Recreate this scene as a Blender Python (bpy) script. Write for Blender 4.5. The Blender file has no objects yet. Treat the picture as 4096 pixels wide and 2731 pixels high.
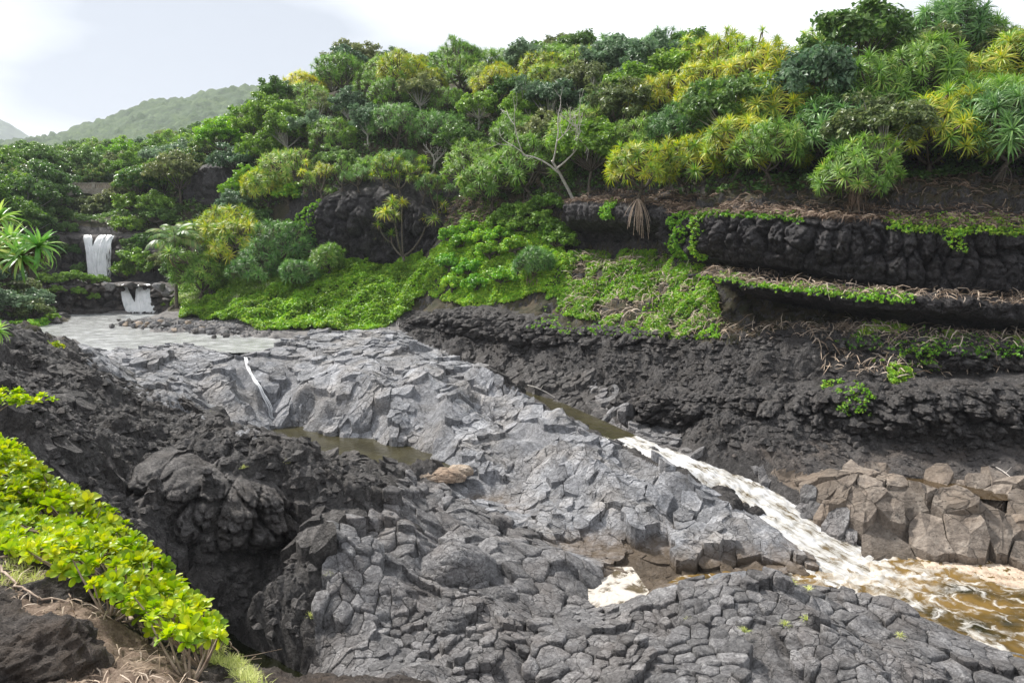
import bpy, math, random
import numpy as np
from mathutils import Vector, Matrix

random.seed(7)
RNG = np.random.default_rng(11)
sc = bpy.context.scene
C = sc.collection

# ------------------------------------------------------------------ camera
F_PX = 760.0
CAM_Z = 16.0
PITCH = math.atan(96.0 / F_PX)
cam_d = bpy.data.cameras.new('camera')
cam_d.sensor_width = 36.0
cam_d.lens = 36.0 * F_PX / 1024.0
cam_d.clip_end = 20000
cam_d.clip_start = 0.05
cam = bpy.data.objects.new('camera', cam_d)
cam.location = (0, 0, CAM_Z)
cam.rotation_euler = (math.pi / 2 - PITCH, 0, 0)
C.objects.link(cam)
sc.camera = cam

# ------------------------------------------------------------------ sky and sun
SUN_EL, SUN_AZ = math.radians(47), math.radians(-52)      # azimuth clockwise from +Y (view direction)
world = bpy.data.worlds.new('World')
sc.world = world
world.use_nodes = True
wn, wl = world.node_tree.nodes, world.node_tree.links
wn.clear()
w_out = wn.new('ShaderNodeOutputWorld')
w_bg = wn.new('ShaderNodeBackground')
w_bg.inputs['Strength'].default_value = 0.1
w_sky = wn.new('ShaderNodeTexSky')
w_sky.sky_type = 'NISHITA'
w_sky.sun_disc = False
w_sky.sun_elevation = SUN_EL
w_sky.sun_rotation = SUN_AZ
w_tc = wn.new('ShaderNodeTexCoord')
w_map = wn.new('ShaderNodeMapping')
w_map.inputs['Scale'].default_value = (1.0, 1.0, 2.6)
w_map.inputs['Location'].default_value = (4.1, 2.2, 0.7)
w_n = wn.new('ShaderNodeTexNoise')
w_n.inputs['Scale'].default_value = 1.5
w_n.inputs['Detail'].default_value = 5
w_n.inputs['Roughness'].default_value = 0.5
w_r = wn.new('ShaderNodeValToRGB')
w_r.color_ramp.elements[0].position = 0.41
w_r.color_ramp.elements[0].color = (4.7, 5.05, 5.6, 1)
w_r.color_ramp.elements[1].position = 0.58
w_r.color_ramp.elements[1].color = (9.6, 9.8, 10.1, 1)
e = w_r.color_ramp.elements.new(0.48)
e.color = (6.6, 6.9, 7.3, 1)
w_mix = wn.new('ShaderNodeMixRGB')
w_mix.inputs['Fac'].default_value = 0.93                  # nearly closed cloud cover over the clear sky
wl.new(w_tc.outputs['Generated'], w_map.inputs['Vector'])
wl.new(w_map.outputs['Vector'], w_n.inputs['Vector'])
wl.new(w_n.outputs['Fac'], w_r.inputs['Fac'])
wl.new(w_sky.outputs['Color'], w_mix.inputs['Color1'])
wl.new(w_r.outputs['Color'], w_mix.inputs['Color2'])
wl.new(w_mix.outputs['Color'], w_bg.inputs['Color'])
wl.new(w_bg.outputs['Background'], w_out.inputs['Surface'])

sun_d = bpy.data.lights.new('sun', 'SUN')
sun_d.energy = 5.0
sun_d.angle = math.radians(6)
sun_d.color = (1.0, 0.96, 0.9)
sun = bpy.data.objects.new('sun', sun_d)
sdir = Vector((math.sin(SUN_AZ) * math.cos(SUN_EL), math.cos(SUN_AZ) * math.cos(SUN_EL), math.sin(SUN_EL)))
sun.rotation_euler = sdir.to_track_quat('Z', 'Y').to_euler()
sun.location = (20, 20, 80)
C.objects.link(sun)

sc.view_settings.view_transform = 'Standard'
sc.view_settings.look = 'None'
sc.view_settings.exposure = 0.55
sc.view_settings.gamma = 1.0
sc.cycles.max_bounces = 6
sc.cycles.diffuse_bounces = 3
sc.cycles.glossy_bounces = 2
sc.cycles.transmission_bounces = 3
sc.cycles.volume_bounces = 0

# ------------------------------------------------------------------ pixel <-> world (1024 x 682 picture)
SP, CP_ = math.sin(PITCH), math.cos(PITCH)
def ray(u, v):
    return np.array([u - 512.0, (341.0 - v) * SP + F_PX * CP_, (341.0 - v) * CP_ - F_PX * SP])
def at_y(u, v, Y):
    r = ray(u, v); r = r * (Y / r[1])
    return np.array([r[0], r[1], CAM_Z + r[2]])
def at_z(u, v, z):
    r = ray(u, v); r = r * ((z - CAM_Z) / r[2])
    return np.array([r[0], r[1], z])
def project(x, y, z):
    zz = z - CAM_Z
    d = y * CP_ - zz * SP
    d = np.where(np.abs(d) < 1e-6, 1e-6, d)
    up = y * SP + zz * CP_
    return 512 + F_PX * x / d, 341 - F_PX * up / d
def in_poly(u, v, poly):
    u = np.asarray(u); v = np.asarray(v)
    inside = np.zeros(u.shape, bool)
    n = len(poly)
    for i in range(n):
        x1, y1 = poly[i]; x2, y2 = poly[(i + 1) % n]
        if y1 == y2: continue
        c = ((y1 > v) != (y2 > v)) & (u < (x2 - x1) * (v - y1) / (y2 - y1) + x1)
        inside ^= c
    return inside

# ------------------------------------------------------------------ noise
def _h(ix, iy, iz):
    h = (ix.astype(np.int64) * 374761393 + iy.astype(np.int64) * 668265263 + iz.astype(np.int64) * 2147483647) & 0xffffffff
    h = ((h ^ (h >> 13)) * 1274126177) & 0xffffffff
    h = ((h ^ (h >> 16)) * 2246822519) & 0xffffffff
    return ((h ^ (h >> 15)) & 0xffffff) / float(0xffffff)
def vnoise(x, y, z=None):
    x = np.asarray(x, float); y = np.asarray(y, float)
    z = np.zeros_like(x) if z is None else np.asarray(z, float)
    ix, iy, iz = np.floor(x), np.floor(y), np.floor(z)
    fx, fy, fz = x - ix, y - iy, z - iz
    fx = fx * fx * fx * (fx * (fx * 6 - 15) + 10); fy = fy * fy * fy * (fy * (fy * 6 - 15) + 10); fz = fz * fz * (3 - 2 * fz)
    r = 0
    for dx in (0, 1):
        wx = fx if dx else 1 - fx
        for dy in (0, 1):
            wy = fy if dy else 1 - fy
            for dz in (0, 1):
                wz = fz if dz else 1 - fz
                r = r + wx * wy * wz * _h(ix + dx, iy + dy, iz + dz)
    return r * 2 - 1
def fbm(x, y, z=None, oct=4, gain=0.5, ridged=False):
    a, s, t, f = 1.0, 0, 0, 1.0
    for o in range(oct):
        n = vnoise(x * f + o * 17.3, y * f + o * 9.1, None if z is None else z * f + o * 5.7)
        if ridged: n = 1 - 2 * np.abs(n)
        s = s + a * n; t += a; a *= gain; f *= 2.03
    return s / t
def worley(x, y, jit=0.95, centres=False):
    x = np.asarray(x, float); y = np.asarray(y, float)
    ix, iy = np.floor(x), np.floor(y)
    f1 = np.full(x.shape, 9.0); f2 = np.full(x.shape, 9.0); cid = np.zeros(x.shape); mx = np.zeros(x.shape); my = np.zeros(x.shape)
    z0 = np.zeros_like(ix)
    for dx in (-1, 0, 1):
        for dy in (-1, 0, 1):
            cx, cy = ix + dx, iy + dy
            px = cx + 0.5 + jit * (_h(cx, cy, z0) - 0.5); py = cy + 0.5 + jit * (_h(cx, cy, z0 + 7) - 0.5)
            d = np.hypot(px - x, py - y); r = _h(cx, cy, z0 + 13)
            n1 = d < f1
            f2 = np.where(n1, f1, np.minimum(f2, d)); cid = np.where(n1, r, cid); f1 = np.where(n1, d, f1)
            mx = np.where(n1, px, mx); my = np.where(n1, py, my)
    return (f1, f2, cid, mx, my) if centres else (f1, f2, cid)

# ------------------------------------------------------------------ mesh helpers
def np_mesh(name, verts, quads=None, tris=None, mats=(), smooth=False, mat_idx=None):
    verts = np.asarray(verts, np.float32).reshape(-1, 3)
    loops, starts = [], []
    n = 0
    if quads is not None and len(quads):
        q = np.asarray(quads, np.int32).reshape(-1, 4); loops.append(q.ravel()); starts.append(n + 4 * np.arange(len(q))); n += 4 * len(q)
    if tris is not None and len(tris):
        t = np.asarray(tris, np.int32).reshape(-1, 3); loops.append(t.ravel()); starts.append(n + 3 * np.arange(len(t))); n += 3 * len(t)
    loops = np.concatenate(loops).astype(np.int32); starts = np.concatenate(starts).astype(np.int32)
    me = bpy.data.meshes.new(name)
    me.vertices.add(len(verts)); me.vertices.foreach_set('co', verts.ravel())
    me.loops.add(len(loops)); me.loops.foreach_set('vertex_index', loops)
    me.polygons.add(len(starts)); me.polygons.foreach_set('loop_start', starts)
    if mat_idx is not None: me.polygons.foreach_set('material_index', np.asarray(mat_idx, np.int32))
    me.polygons.foreach_set('use_smooth', np.full(len(starts), bool(smooth)))
    me.update(calc_edges=True)
    for m in mats: me.materials.append(m)
    return me
def link(name, me, parent=None, loc=(0, 0, 0), rot=(0, 0, 0), scale=(1, 1, 1)):
    o = bpy.data.objects.new(name, me)
    o.location = loc; o.rotation_euler = rot; o.scale = scale
    if parent is not None: o.parent = parent
    C.objects.link(o)
    return o
def tag(o, label=None, cat=None, group=None, kind=None):
    if label: o['label'] = label
    if cat: o['category'] = cat
    if group: o['group'] = group
    if kind: o['kind'] = kind
    return o
def grid_faces(nr, nc, wrap=False):
    i = np.arange(nr - 1)[:, None] * nc; j = np.arange(nc if wrap else nc - 1)[None, :]
    j2 = (j + 1) % nc
    return np.stack([i + j, i + j2, i + nc + j2, i + nc + j], -1).reshape(-1, 4)
class MB:
    """collects geometry of one object"""
    def __init__(s): s.v = []; s.q = []; s.t = []; s.qm = []; s.tm = []; s.n = 0
    def add(s, v, q=None, t=None, m=0):
        v = np.asarray(v, float).reshape(-1, 3); s.v.append(v)
        if q is not None and len(q): q = np.asarray(q).reshape(-1, 4); s.q.append(q + s.n); s.qm.append(np.full(len(q), m))
        if t is not None and len(t): t = np.asarray(t).reshape(-1, 3); s.t.append(t + s.n); s.tm.append(np.full(len(t), m))
        s.n += len(v)
    def box(s, c, d, rz=0, m=0):
        x, y, z = np.array(d) / 2.0
        v = np.array([(a * x, b * y, e_ * z) for e_ in (-1, 1) for b in (-1, 1) for a in (-1, 1)])
        cs, sn = math.cos(rz), math.sin(rz)
        v = np.stack([v[:, 0] * cs - v[:, 1] * sn, v[:, 0] * sn + v[:, 1] * cs, v[:, 2]], -1) + np.array(c)
        s.add(v, [(0, 2, 3, 1), (4, 5, 7, 6), (0, 1, 5, 4), (2, 6, 7, 3), (0, 4, 6, 2), (1, 3, 7, 5)], m=m)
    def tube(s, pts, rad, sides=6, m=0, cap=True):
        pts = np.asarray(pts, float); n = len(pts); rad = np.broadcast_to(np.asarray(rad, float), (n,))
        T = np.gradient(pts, axis=0); T /= np.linalg.norm(T, axis=1)[:, None] + 1e-9
        ref = np.array([0, 0, 1.0]) if abs(T[:, 2]).mean() < 0.8 else np.array([1.0, 0, 0])
        A = np.cross(T, ref); A /= np.linalg.norm(A, axis=1)[:, None] + 1e-9
        B = np.cross(T, A)
        th = np.linspace(0, 2 * math.pi, sides, endpoint=False)
        v = pts[:, None, :] + rad[:, None, None] * (A[:, None, :] * np.cos(th)[None, :, None] + B[:, None, :] * np.sin(th)[None, :, None])
        q = grid_faces(n, sides, True)
        s.add(v.reshape(-1, 3), q, m=m)
        if cap:
            base = (n - 1) * sides
            s.add(v[-1], None, [(0, k, k + 1) for k in range(1, sides - 1)], m=m)
    def mesh(s, name, mats, smooth=False):
        q = np.concatenate(s.q) if s.q else None; t = np.concatenate(s.t) if s.t else None
        mi = np.concatenate((s.qm if s.q else []) + (s.tm if s.t else []))
        return np_mesh(name, np.concatenate(s.v), q, t, mats, smooth, mi)

# ------------------------------------------------------------------ materials
MATS = {}
def new_mat(name):
    m = bpy.data.materials.new(name); m.use_nodes = True
    nt = m.node_tree; nt.nodes.clear()
    out = nt.nodes.new('ShaderNodeOutputMaterial')
    MATS[name] = m
    return m, nt, out
def N(nt, typ, **kw):
    n = nt.nodes.new(typ)
    for k, val in kw.items():
        if k in n.inputs: n.inputs[k].default_value = val
        else: setattr(n, k, val)
    return n
def noise_node(nt, vec, scale, detail=4, rough=0.55, dist=0.0):
    n = N(nt, 'ShaderNodeTexNoise', Scale=scale, Detail=detail, Roughness=rough, Distortion=dist)
    if vec is not None: nt.links.new(vec, n.inputs['Vector'])
    return n.outputs['Fac']
def ramp(nt, fac, stops):
    r = nt.nodes.new('ShaderNodeValToRGB')
    els = r.color_ramp.elements
    while len(els) < len(stops): els.new(0.5)
    for el, (p, c) in zip(els, stops):
        el.position = p
        el.color = tuple(c) + (1,) if len(c) == 3 else c
    nt.links.new(fac, r.inputs['Fac'])
    return r.outputs['Color']
def mixc(nt, fac, a, b, typ='MIX'):
    n = nt.nodes.new('ShaderNodeMixRGB'); n.blend_type = typ
    for s, val in (('Fac', fac), ('Color1', a), ('Color2', b)):
        if hasattr(val, 'is_output'): nt.links.new(val, n.inputs[s])
        elif s == 'Fac': n.inputs[s].default_value = val
        else: n.inputs[s].default_value = tuple(val) + (1,) if len(val) == 3 else val
    return n.outputs['Color']
def math_n(nt, op, a, b=None, clamp=False):
    n = nt.nodes.new('ShaderNodeMath'); n.operation = op; n.use_clamp = clamp
    for i, val in enumerate((a, b)):
        if val is None: continue
        if hasattr(val, 'is_output'): nt.links.new(val, n.inputs[i])
        else: n.inputs[i].default_value = val
    return n.outputs[0]
def bump(nt, height, strength, dist, prev=None):
    b = N(nt, 'ShaderNodeBump', Strength=strength, Distance=dist)
    nt.links.new(height, b.inputs['Height'])
    if prev is not None: nt.links.new(prev, b.inputs['Normal'])
    return b.outputs['Normal']
def pos_node(nt):
    return nt.nodes.new('ShaderNodeNewGeometry').outputs['Position']
def sep(nt, vec):
    s = nt.nodes.new('ShaderNodeSeparateXYZ'); nt.links.new(vec, s.inputs[0])
    return s.outputs
def map_range(nt, val, a, b, c=0.0, d=1.0):
    n = N(nt, 'ShaderNodeMapRange'); n.clamp = True
    for i, x in enumerate((a, b, c, d)): n.inputs[i + 1].default_value = x
    nt.links.new(val, n.inputs[0])
    return n.outputs[0]

def rock_mat(name, dark, mid, light, warm=(0.2, 0.16, 0.12), warm_amt=0.25, scale=1.0, stain=None, rough=0.75, bumpd=0.05, obj_var=0.3, pit=1.0):
    m, nt, out = new_mat(name)
    p = pos_node(nt)
    big = noise_node(nt, p, 0.35 * scale, 3)
    med = noise_node(nt, p, 1.5 * scale, 6, 0.65, 0.6)
    fin = noise_node(nt, p, 7.0 * scale, 6, 0.72)
    mixv = math_n(nt, 'ADD', math_n(nt, 'MULTIPLY', med, 0.5), math_n(nt, 'MULTIPLY', fin, 0.5))
    col = ramp(nt, mixv, [(0.36, dark), (0.5, mid), (0.63, light)])
    col = mixc(nt, math_n(nt, 'MULTIPLY', map_range(nt, big, 0.45, 0.7), warm_amt), col, warm)
    oi = nt.nodes.new('ShaderNodeObjectInfo')
    g = nt.nodes.new('ShaderNodeNewGeometry')
    rnd = math_n(nt, 'FRACT', math_n(nt, 'ADD', oi.outputs['Random'], g.outputs['Random Per Island']))
    v = map_range(nt, rnd, 0, 1, 1 - obj_var, 1 + obj_var)
    hsv = nt.nodes.new('ShaderNodeHueSaturation'); nt.links.new(col, hsv.inputs['Color']); nt.links.new(v, hsv.inputs['Value'])
    col = hsv.outputs['Color']
    # vesicles: small dark gas holes in the basalt
    vo = N(nt, 'ShaderNodeTexVoronoi', Scale=6.0 * scale); nt.links.new(p, vo.inputs['Vector'])
    hole = math_n(nt, 'MULTIPLY', map_range(nt, vo.outputs['Distance'], 0.12, 0.28, 1, 0), map_range(nt, med, 0.45, 0.6))
    col = mixc(nt, math_n(nt, 'MULTIPLY', hole, 0.7 * pit), col, tuple(0.3 * x for x in dark))
    # hairline cracks
    wob = nt.nodes.new('ShaderNodeVectorMath'); wob.operation = 'MULTIPLY_ADD'
    nz = N(nt, 'ShaderNodeTexNoise', Scale=1.2 * scale, Detail=3.0); nt.links.new(p, nz.inputs['Vector'])
    nt.links.new(nz.outputs['Color'], wob.inputs[0]); wob.inputs[1].default_value = (0.9, 0.9, 0.9); nt.links.new(p, wob.inputs[2])
    vc = N(nt, 'ShaderNodeTexVoronoi', Scale=1.15 * scale); vc.feature = 'DISTANCE_TO_EDGE'; nt.links.new(wob.outputs[0], vc.inputs['Vector'])
    crack = math_n(nt, 'MULTIPLY', map_range(nt, vc.outputs['Distance'], 0.0, 0.035, 1, 0), map_range(nt, big, 0.38, 0.55))
    col = mixc(nt, math_n(nt, 'MULTIPLY', crack, 0.75), col, tuple(0.35 * x for x in dark))
    if stain:
        z = sep(nt, p)[2]
        zz = math_n(nt, 'ADD', z, math_n(nt, 'MULTIPLY', math_n(nt, 'SUBTRACT', med, 0.5), 0.7))
        for (lo, hi, colr, amt) in stain:
            f = math_n(nt, 'MULTIPLY', map_range(nt, zz, lo, hi, 1, 0), amt)
            col = mixc(nt, f, col, colr)
    b = N(nt, 'ShaderNodeBsdfPrincipled', Roughness=rough)
    b.inputs['Specular IOR Level'].default_value = 0.35
    nt.links.new(col, b.inputs['Base Color'])
    nrm = bump(nt, noise_node(nt, p, 2.6 * scale, 8, 0.66, 0.5), 1.0, bumpd * 5)
    nrm = bump(nt, fin, 0.9, bumpd * 1.6, nrm)
    nrm = bump(nt, math_n(nt, 'MAXIMUM', hole, crack), 0.8, -bumpd * 0.8, nrm)
    nt.links.new(nrm, b.inputs['Normal'])
    nt.links.new(b.outputs[0], out.inputs['Surface'])
    return m

STAIN = [(0.1, 0.9, (0.16, 0.105, 0.055), 0.75), (0.0, 0.35, (0.05, 0.035, 0.02), 0.7)]
rock_mat('grey_basalt', (0.085, 0.087, 0.093), (0.245, 0.247, 0.26), (0.43, 0.432, 0.45), warm=(0.30, 0.26, 0.215), warm_amt=0.4, stain=STAIN)
rock_mat('slate_basalt', (0.058, 0.056, 0.058), (0.175, 0.17, 0.172), (0.34, 0.332, 0.33), warm=(0.2, 0.165, 0.14), warm_amt=0.35, stain=None, scale=1.2)
rock_mat('dark_basalt', (0.03, 0.028, 0.027), (0.092, 0.085, 0.081), (0.21, 0.196, 0.187), warm=(0.085, 0.065, 0.05), warm_amt=0.3, scale=1.3, bumpd=0.07)
rock_mat('lava', (0.025, 0.023, 0.022), (0.085, 0.078, 0.075), (0.20, 0.186, 0.178), warm=(0.075, 0.06, 0.05), warm_amt=0.4, scale=1.6, bumpd=0.09, obj_var=0.1)
rock_mat('cliff_rock', (0.014, 0.013, 0.0133), (0.048, 0.044, 0.045), (0.12, 0.109, 0.11), warm=(0.06, 0.05, 0.045), warm_amt=0.4, scale=1.0, bumpd=0.09, obj_var=0.1)
rock_mat('brown_basalt', (0.10, 0.08, 0.065), (0.20, 0.165, 0.135), (0.29, 0.25, 0.21), warm=(0.22, 0.16, 0.11), warm_amt=0.5, scale=0.7, stain=[(0.0, 0.5, (0.05, 0.035, 0.02), 0.8)], bumpd=0.05)
rock_mat('shelf_rock', (0.05, 0.045, 0.043), (0.095, 0.085, 0.08), (0.16, 0.145, 0.135), warm=(0.16, 0.125, 0.1), warm_amt=0.5, scale=1.3, bumpd=0.06, obj_var=0.1)
rock_mat('tan_rock', (0.2, 0.15, 0.11), (0.36, 0.28, 0.21), (0.48, 0.4, 0.32), warm=(0.4, 0.26, 0.17), warm_amt=0.5, scale=1.0, bumpd=0.04)
# ------------------------------------------------------------------ terrain height field from control points
Z_LOW, Z_MID, Z_UP = 0.0, 1.6, 6.3
PTS = []
def cy(*a):
    for (u, v, Y) in a: PTS.append(at_y(u, v, Y))
def cz(*a):
    for (u, v, z) in a: PTS.append(at_z(u, v, z))
def bed(level, depth, *a):
    for (u, v) in a:
        p = at_z(u, v, level); p[2] -= depth; PTS.append(p)
# upper pool and its gravel bar
bed(Z_UP, 0.8, (55, 333), (90, 328), (120, 340), (160, 338), (205, 337), (258, 341), (100, 318), (125, 315), (145, 314), (250, 345))
cz((300, 336.5, 6.6), (330, 334.5, 6.8), (120, 322, 6.5), (150, 321, 6.6), (200, 324, 6.7), (240, 327, 6.6), (255, 333, 6.5), (175, 329, 6.45), (225, 333, 6.42), (300, 331.5, 6.55), (350, 330, 6.6), (385, 327, 6.8))
# grey bar in front of the upper pool
cy((85, 355, 64.5), (110, 356, 65), (140, 356, 65), (170, 351, 67), (195, 346, 69), (215, 350, 67.5), (262, 351, 67.5), (280, 346, 70), (300, 341, 72.5), (330, 337, 75.5), (355, 332, 78))
cz((236, 355, 6.0))
cy((150, 375, 61.5), (200, 370, 63), (238, 393, 58.5), (200, 398, 57.8), (150, 393, 56.5), (222, 415, 56), (246, 362, 64.5), (254, 374, 63), (262, 392, 61.4))
cz((273, 425, 1.3), (255, 430, 1.9), (235, 428, 2.6), (300, 427, 1.5), (340, 432, 1.5), (380, 440, 1.5), (408, 443, 1.6))
cy((235, 402, 57.2), (250, 408, 56.6), (290, 362, 66), (300, 393, 60.5), (320, 370, 64.5), (318, 408, 59))
# main grey ridge, crest then face
cy((330, 350, 70.5), (360, 341, 74), (390, 332, 77.5), (420, 345, 71.5), (450, 362, 66), (480, 377, 62), (500, 389, 59.2), (530, 407, 55.7), (560, 423, 52.8), (590, 439, 49.8), (620, 454, 47.6), (650, 471, 45), (690, 491, 42.2), (730, 511, 40.2), (770, 538, 38), (800, 558, 36.8), (822, 574, 36))
cy((420, 385, 60), (450, 410, 56), (450, 438, 52.6), (380, 410, 57.2), (350, 398, 59.5), (345, 415, 57.5), (395, 428, 54.8), (330, 380, 62.5), (480, 430, 53), (520, 440, 51), (500, 468, 47.3), (560, 468, 46.4), (600, 488, 43.8), (560, 508, 41.9), (620, 528, 39.4), (680, 538, 38.4), (740, 556, 37), (600, 552, 38))
cz((470, 457, 1.9), (455, 461, 1.5), (440, 470, 1.95), (420, 478, 1.9), (640, 588, 0.0), (700, 591, -0.1), (760, 591, -0.1), (822, 584, -0.1), (600, 566, 0.5))
bed(Z_MID, 0.8, (275, 430), (300, 433), (340, 440), (370, 448), (400, 455), (420, 463), (440, 463))
bed(0.15, 0.6, (605, 590), (625, 590), (612, 600))
cz((575, 585, 0.7), (580, 603, 0.7), (572, 568, 0.8), (600, 612, 0.7), (648, 590, 0.5))
cy((480, 490, 44.5), (520, 520, 41), (560, 548, 38))
# channel of the stream
CHAN = [(300, 337, 6.0), (400, 352, 5.4), (436, 358, 5.0), (462, 368, 4.2), (500, 386, 3.5), (545, 402, 3.2), (580, 417, 3.05), (620, 435, 2.9), (644, 446, 2.75), (680, 460, 2.4), (715, 473, 1.95), (750, 488, 1.45), (790, 518, 0.75), (825, 546, 0.2), (860, 567, 0.0)]
for (u, v, z) in CHAN[2:]:
    p = at_z(u, v, z); p[2] -= 0.45; PTS.append(p)
# blocks between ridge and camera
cz((400, 474, 2.0), (420, 490, 2.0), (470, 520, 1.6), (520, 540, 1.0), (450, 552, 1.2), (430, 575, 1.2), (500, 580, 0.9), (540, 585, 0.6), (580, 606, 0.45))
cz((350, 650, 0.9), (350, 600, 1.7), (400, 600, 1.5), (400, 650, 1.1), (450, 640, 1.0), (500, 620, 0.9), (512, 660, 1.0), (560, 640, 0.6), (400, 682, 1.2), (600, 682, 1.0), (560, 610, 0.5), (540, 628, 0.3))
# near ridge, lower right
cz((620, 603, 0.9), (650, 597, 1.1), (700, 590, 1.3), (760, 585, 1.4), (810, 582, 1.3), (850, 594, 1.0), (900, 607, 0.8), (950, 631, 0.5), (1000, 651, 0.3), (1040, 662, 0.1))
cz((650, 640, 1.0), (750, 630, 1.3), (850, 640, 1.2), (950, 668, 0.6), (700, 682, 1.1), (850, 682, 1.2), (1000, 682, 0.5), (1060, 700, 0.3))
for (x, y, z) in [(-22, 19, 1), (-10, 19, .2), (0, 19, .9), (10, 19, 1), (20, 19, 1), (30, 20, .5), (-30, 22, 4)]: PTS.append(np.array([x, y, z], float))
# dark mass on the left
cz((280, 443, 2.0), (330, 454, 1.72), (370, 468, 1.7), (250, 437, 2.8), (200, 412, 4.7), (150, 404, 5.1), (105, 393, 5.9), (60, 383, 7.0), (30, 360, 8.5), (0, 334, 10.0), (28, 333, 9.0), (50, 341, 7.8), (68, 346, 7.0), (-40, 315, 12), (-40, 380, 11))
cz((0, 400, 9.0), (50, 430, 7.5), (100, 460, 6.6), (150, 470, 6.2), (200, 475, 5.8), (250, 476, 5.2), (300, 490, 4.4), (350, 500, 3.4), (400, 520, 2.6), (100, 430, 6.6), (200, 440, 5.4), (300, 467, 3.5), (360, 484, 2.5), (380, 545, 2.2), (330, 535, 3.0))
cy((150, 545, 32.4), (200, 560, 32.9), (250, 562, 33.6), (292, 548, 34.6), (230, 520, 33.5), (300, 560, 33.6))
cz((180, 590, 1.9), (200, 605, 1.5), (250, 612, 1.0), (300, 620, 1.2), (280, 650, 0.2), (325, 668, 0.2), (320, 590, 1.9))
bed(-0.4, 0.6, (260, 668), (240, 650), (290, 682), (230, 680), (225, 640), (250, 700), (210, 640))
# lower pool
bed(Z_LOW, 0.8, (880, 585), (900, 592), (950, 612), (1000, 630), (950, 582), (1000, 595), (850, 576), (1060, 610), (1080, 645), (1040, 585))
cz((905, 549, .15), (872, 542, .6), (852, 515, 1.4), (830, 500, 1.9), (900, 500, 1.7), (900, 522, 1.3), (960, 522, 1.5), (960, 553, .25), (1024, 563, .2), (1024, 525, 1.5), (1080, 560, .3), (950, 495, 2.1), (1024, 500, 2.3), (850, 481, 2.2), (800, 474, 2.35), (760, 464, 2.7), (720, 454, 2.95), (690, 444, 3.1))
bed(2.15, 0.25, (890, 479), (930, 484), (970, 491), (1000, 493))
cz((900, 458, 2.9), (1000, 460, 3.0), (1040, 445, 3.5), (800, 447, 3.4), (900, 440, 3.4), (960, 450, 3.1))
# right bank: rough lava
cy((950, 436, 49.6), (950, 400, 48.8), (1030, 395, 48.2), (1030, 430, 49.2), (870, 402, 50.2), (800, 395, 52), (750, 400, 53), (700, 400, 55), (660, 410, 56.5), (860, 420, 50.2))
cy((1000, 375, 50.5), (900, 370, 52), (800, 365, 54), (740, 370, 56), (680, 380, 58), (640, 385, 60.5), (1000, 345, 52.5), (900, 345, 54), (800, 340, 56.5), (720, 345, 59), (650, 350, 62.5), (600, 350, 66), (550, 345, 69), (500, 350, 71), (460, 345, 75), (420, 335, 80), (1080, 380, 49), (1080, 340, 52))
cy((470, 361, 68.5), (500, 371, 66.5), (540, 377, 65), (580, 384, 63), (600, 394, 61), (630, 420, 56), (660, 435, 53))
cy((800, 322, 59.5), (900, 327, 57.7), (1000, 335, 56.3), (1080, 340, 55), (900, 300, 60), (800, 297, 62), (1000, 305, 58.6), (720, 290, 64.5))
cy((1040, 287, 58.6), (970, 285, 59.7), (900, 280, 61), (830, 275, 63), (760, 270, 65.5), (710, 266, 68.5), (1100, 290, 57))
CLIFF_R = [(664, 258, 71.2), (700, 262, 66.5), (730, 266, 64), (760, 268, 62.2), (800, 272, 60.5), (840, 282, 58.9), (880, 288, 57.6), (920, 291, 56.6), (960, 294, 55.8), (1000, 297, 55.0), (1050, 300, 54.2), (1110, 302, 53.2)]
cy((700, 206, 70), (760, 208, 66.5), (830, 214, 64), (900, 217, 61.5), (970, 219, 60), (1040, 219, 59), (1110, 215, 58))
cy((700, 190, 75), (800, 190, 71), (900, 188, 67.5), (1000, 183, 65), (1100, 180, 64))
CLIFF_C = [(562, 252, 82), (590, 253, 79.2), (620, 254, 76.6), (650, 256, 73.6), (680, 258, 70.4)]
cy((590, 254, 84), (620, 254, 81.5), (650, 255, 78), (680, 257, 75), (590, 200, 85.5), (620, 201, 83), (650, 202, 80), (680, 202, 76.5))
cy((570, 260, 80), (620, 265, 75), (680, 275, 70), (600, 300, 73), (660, 300, 68), (700, 300, 65.5), (600, 330, 69), (640, 335, 66), (680, 330, 64))
cy((500, 240, 88), (470, 260, 88), (540, 225, 87), (440, 270, 90), (500, 285, 82), (450, 300, 86), (560, 285, 78), (520, 305, 78), (480, 320, 80), (430, 310, 88))
cy((400, 265, 98), (350, 268, 99), (310, 275, 99), (280, 290, 97), (250, 300, 97), (230, 312, 98), (400, 300, 92), (350, 300, 93), (300, 310, 93), (190, 312, 98))
CLIFF_F = [(296, 262, 105.5), (312, 262, 104.2), (330, 263, 102.5), (350, 264, 101.6), (370, 265, 100.8), (390, 265, 100), (410, 265, 99.2), (428, 264, 98.2), (444, 262, 96.6)]
cy((305, 258, 108), (350, 262, 105.5), (400, 262, 103.5), (435, 258, 101), (305, 196, 109), (350, 190, 107), (400, 192, 105), (435, 200, 103), (450, 215, 98))
cy((270, 232, 109), (280, 262, 103.5), (230, 240, 113), (200, 260, 113), (180, 290, 108.5), (165, 306, 106))
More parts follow.
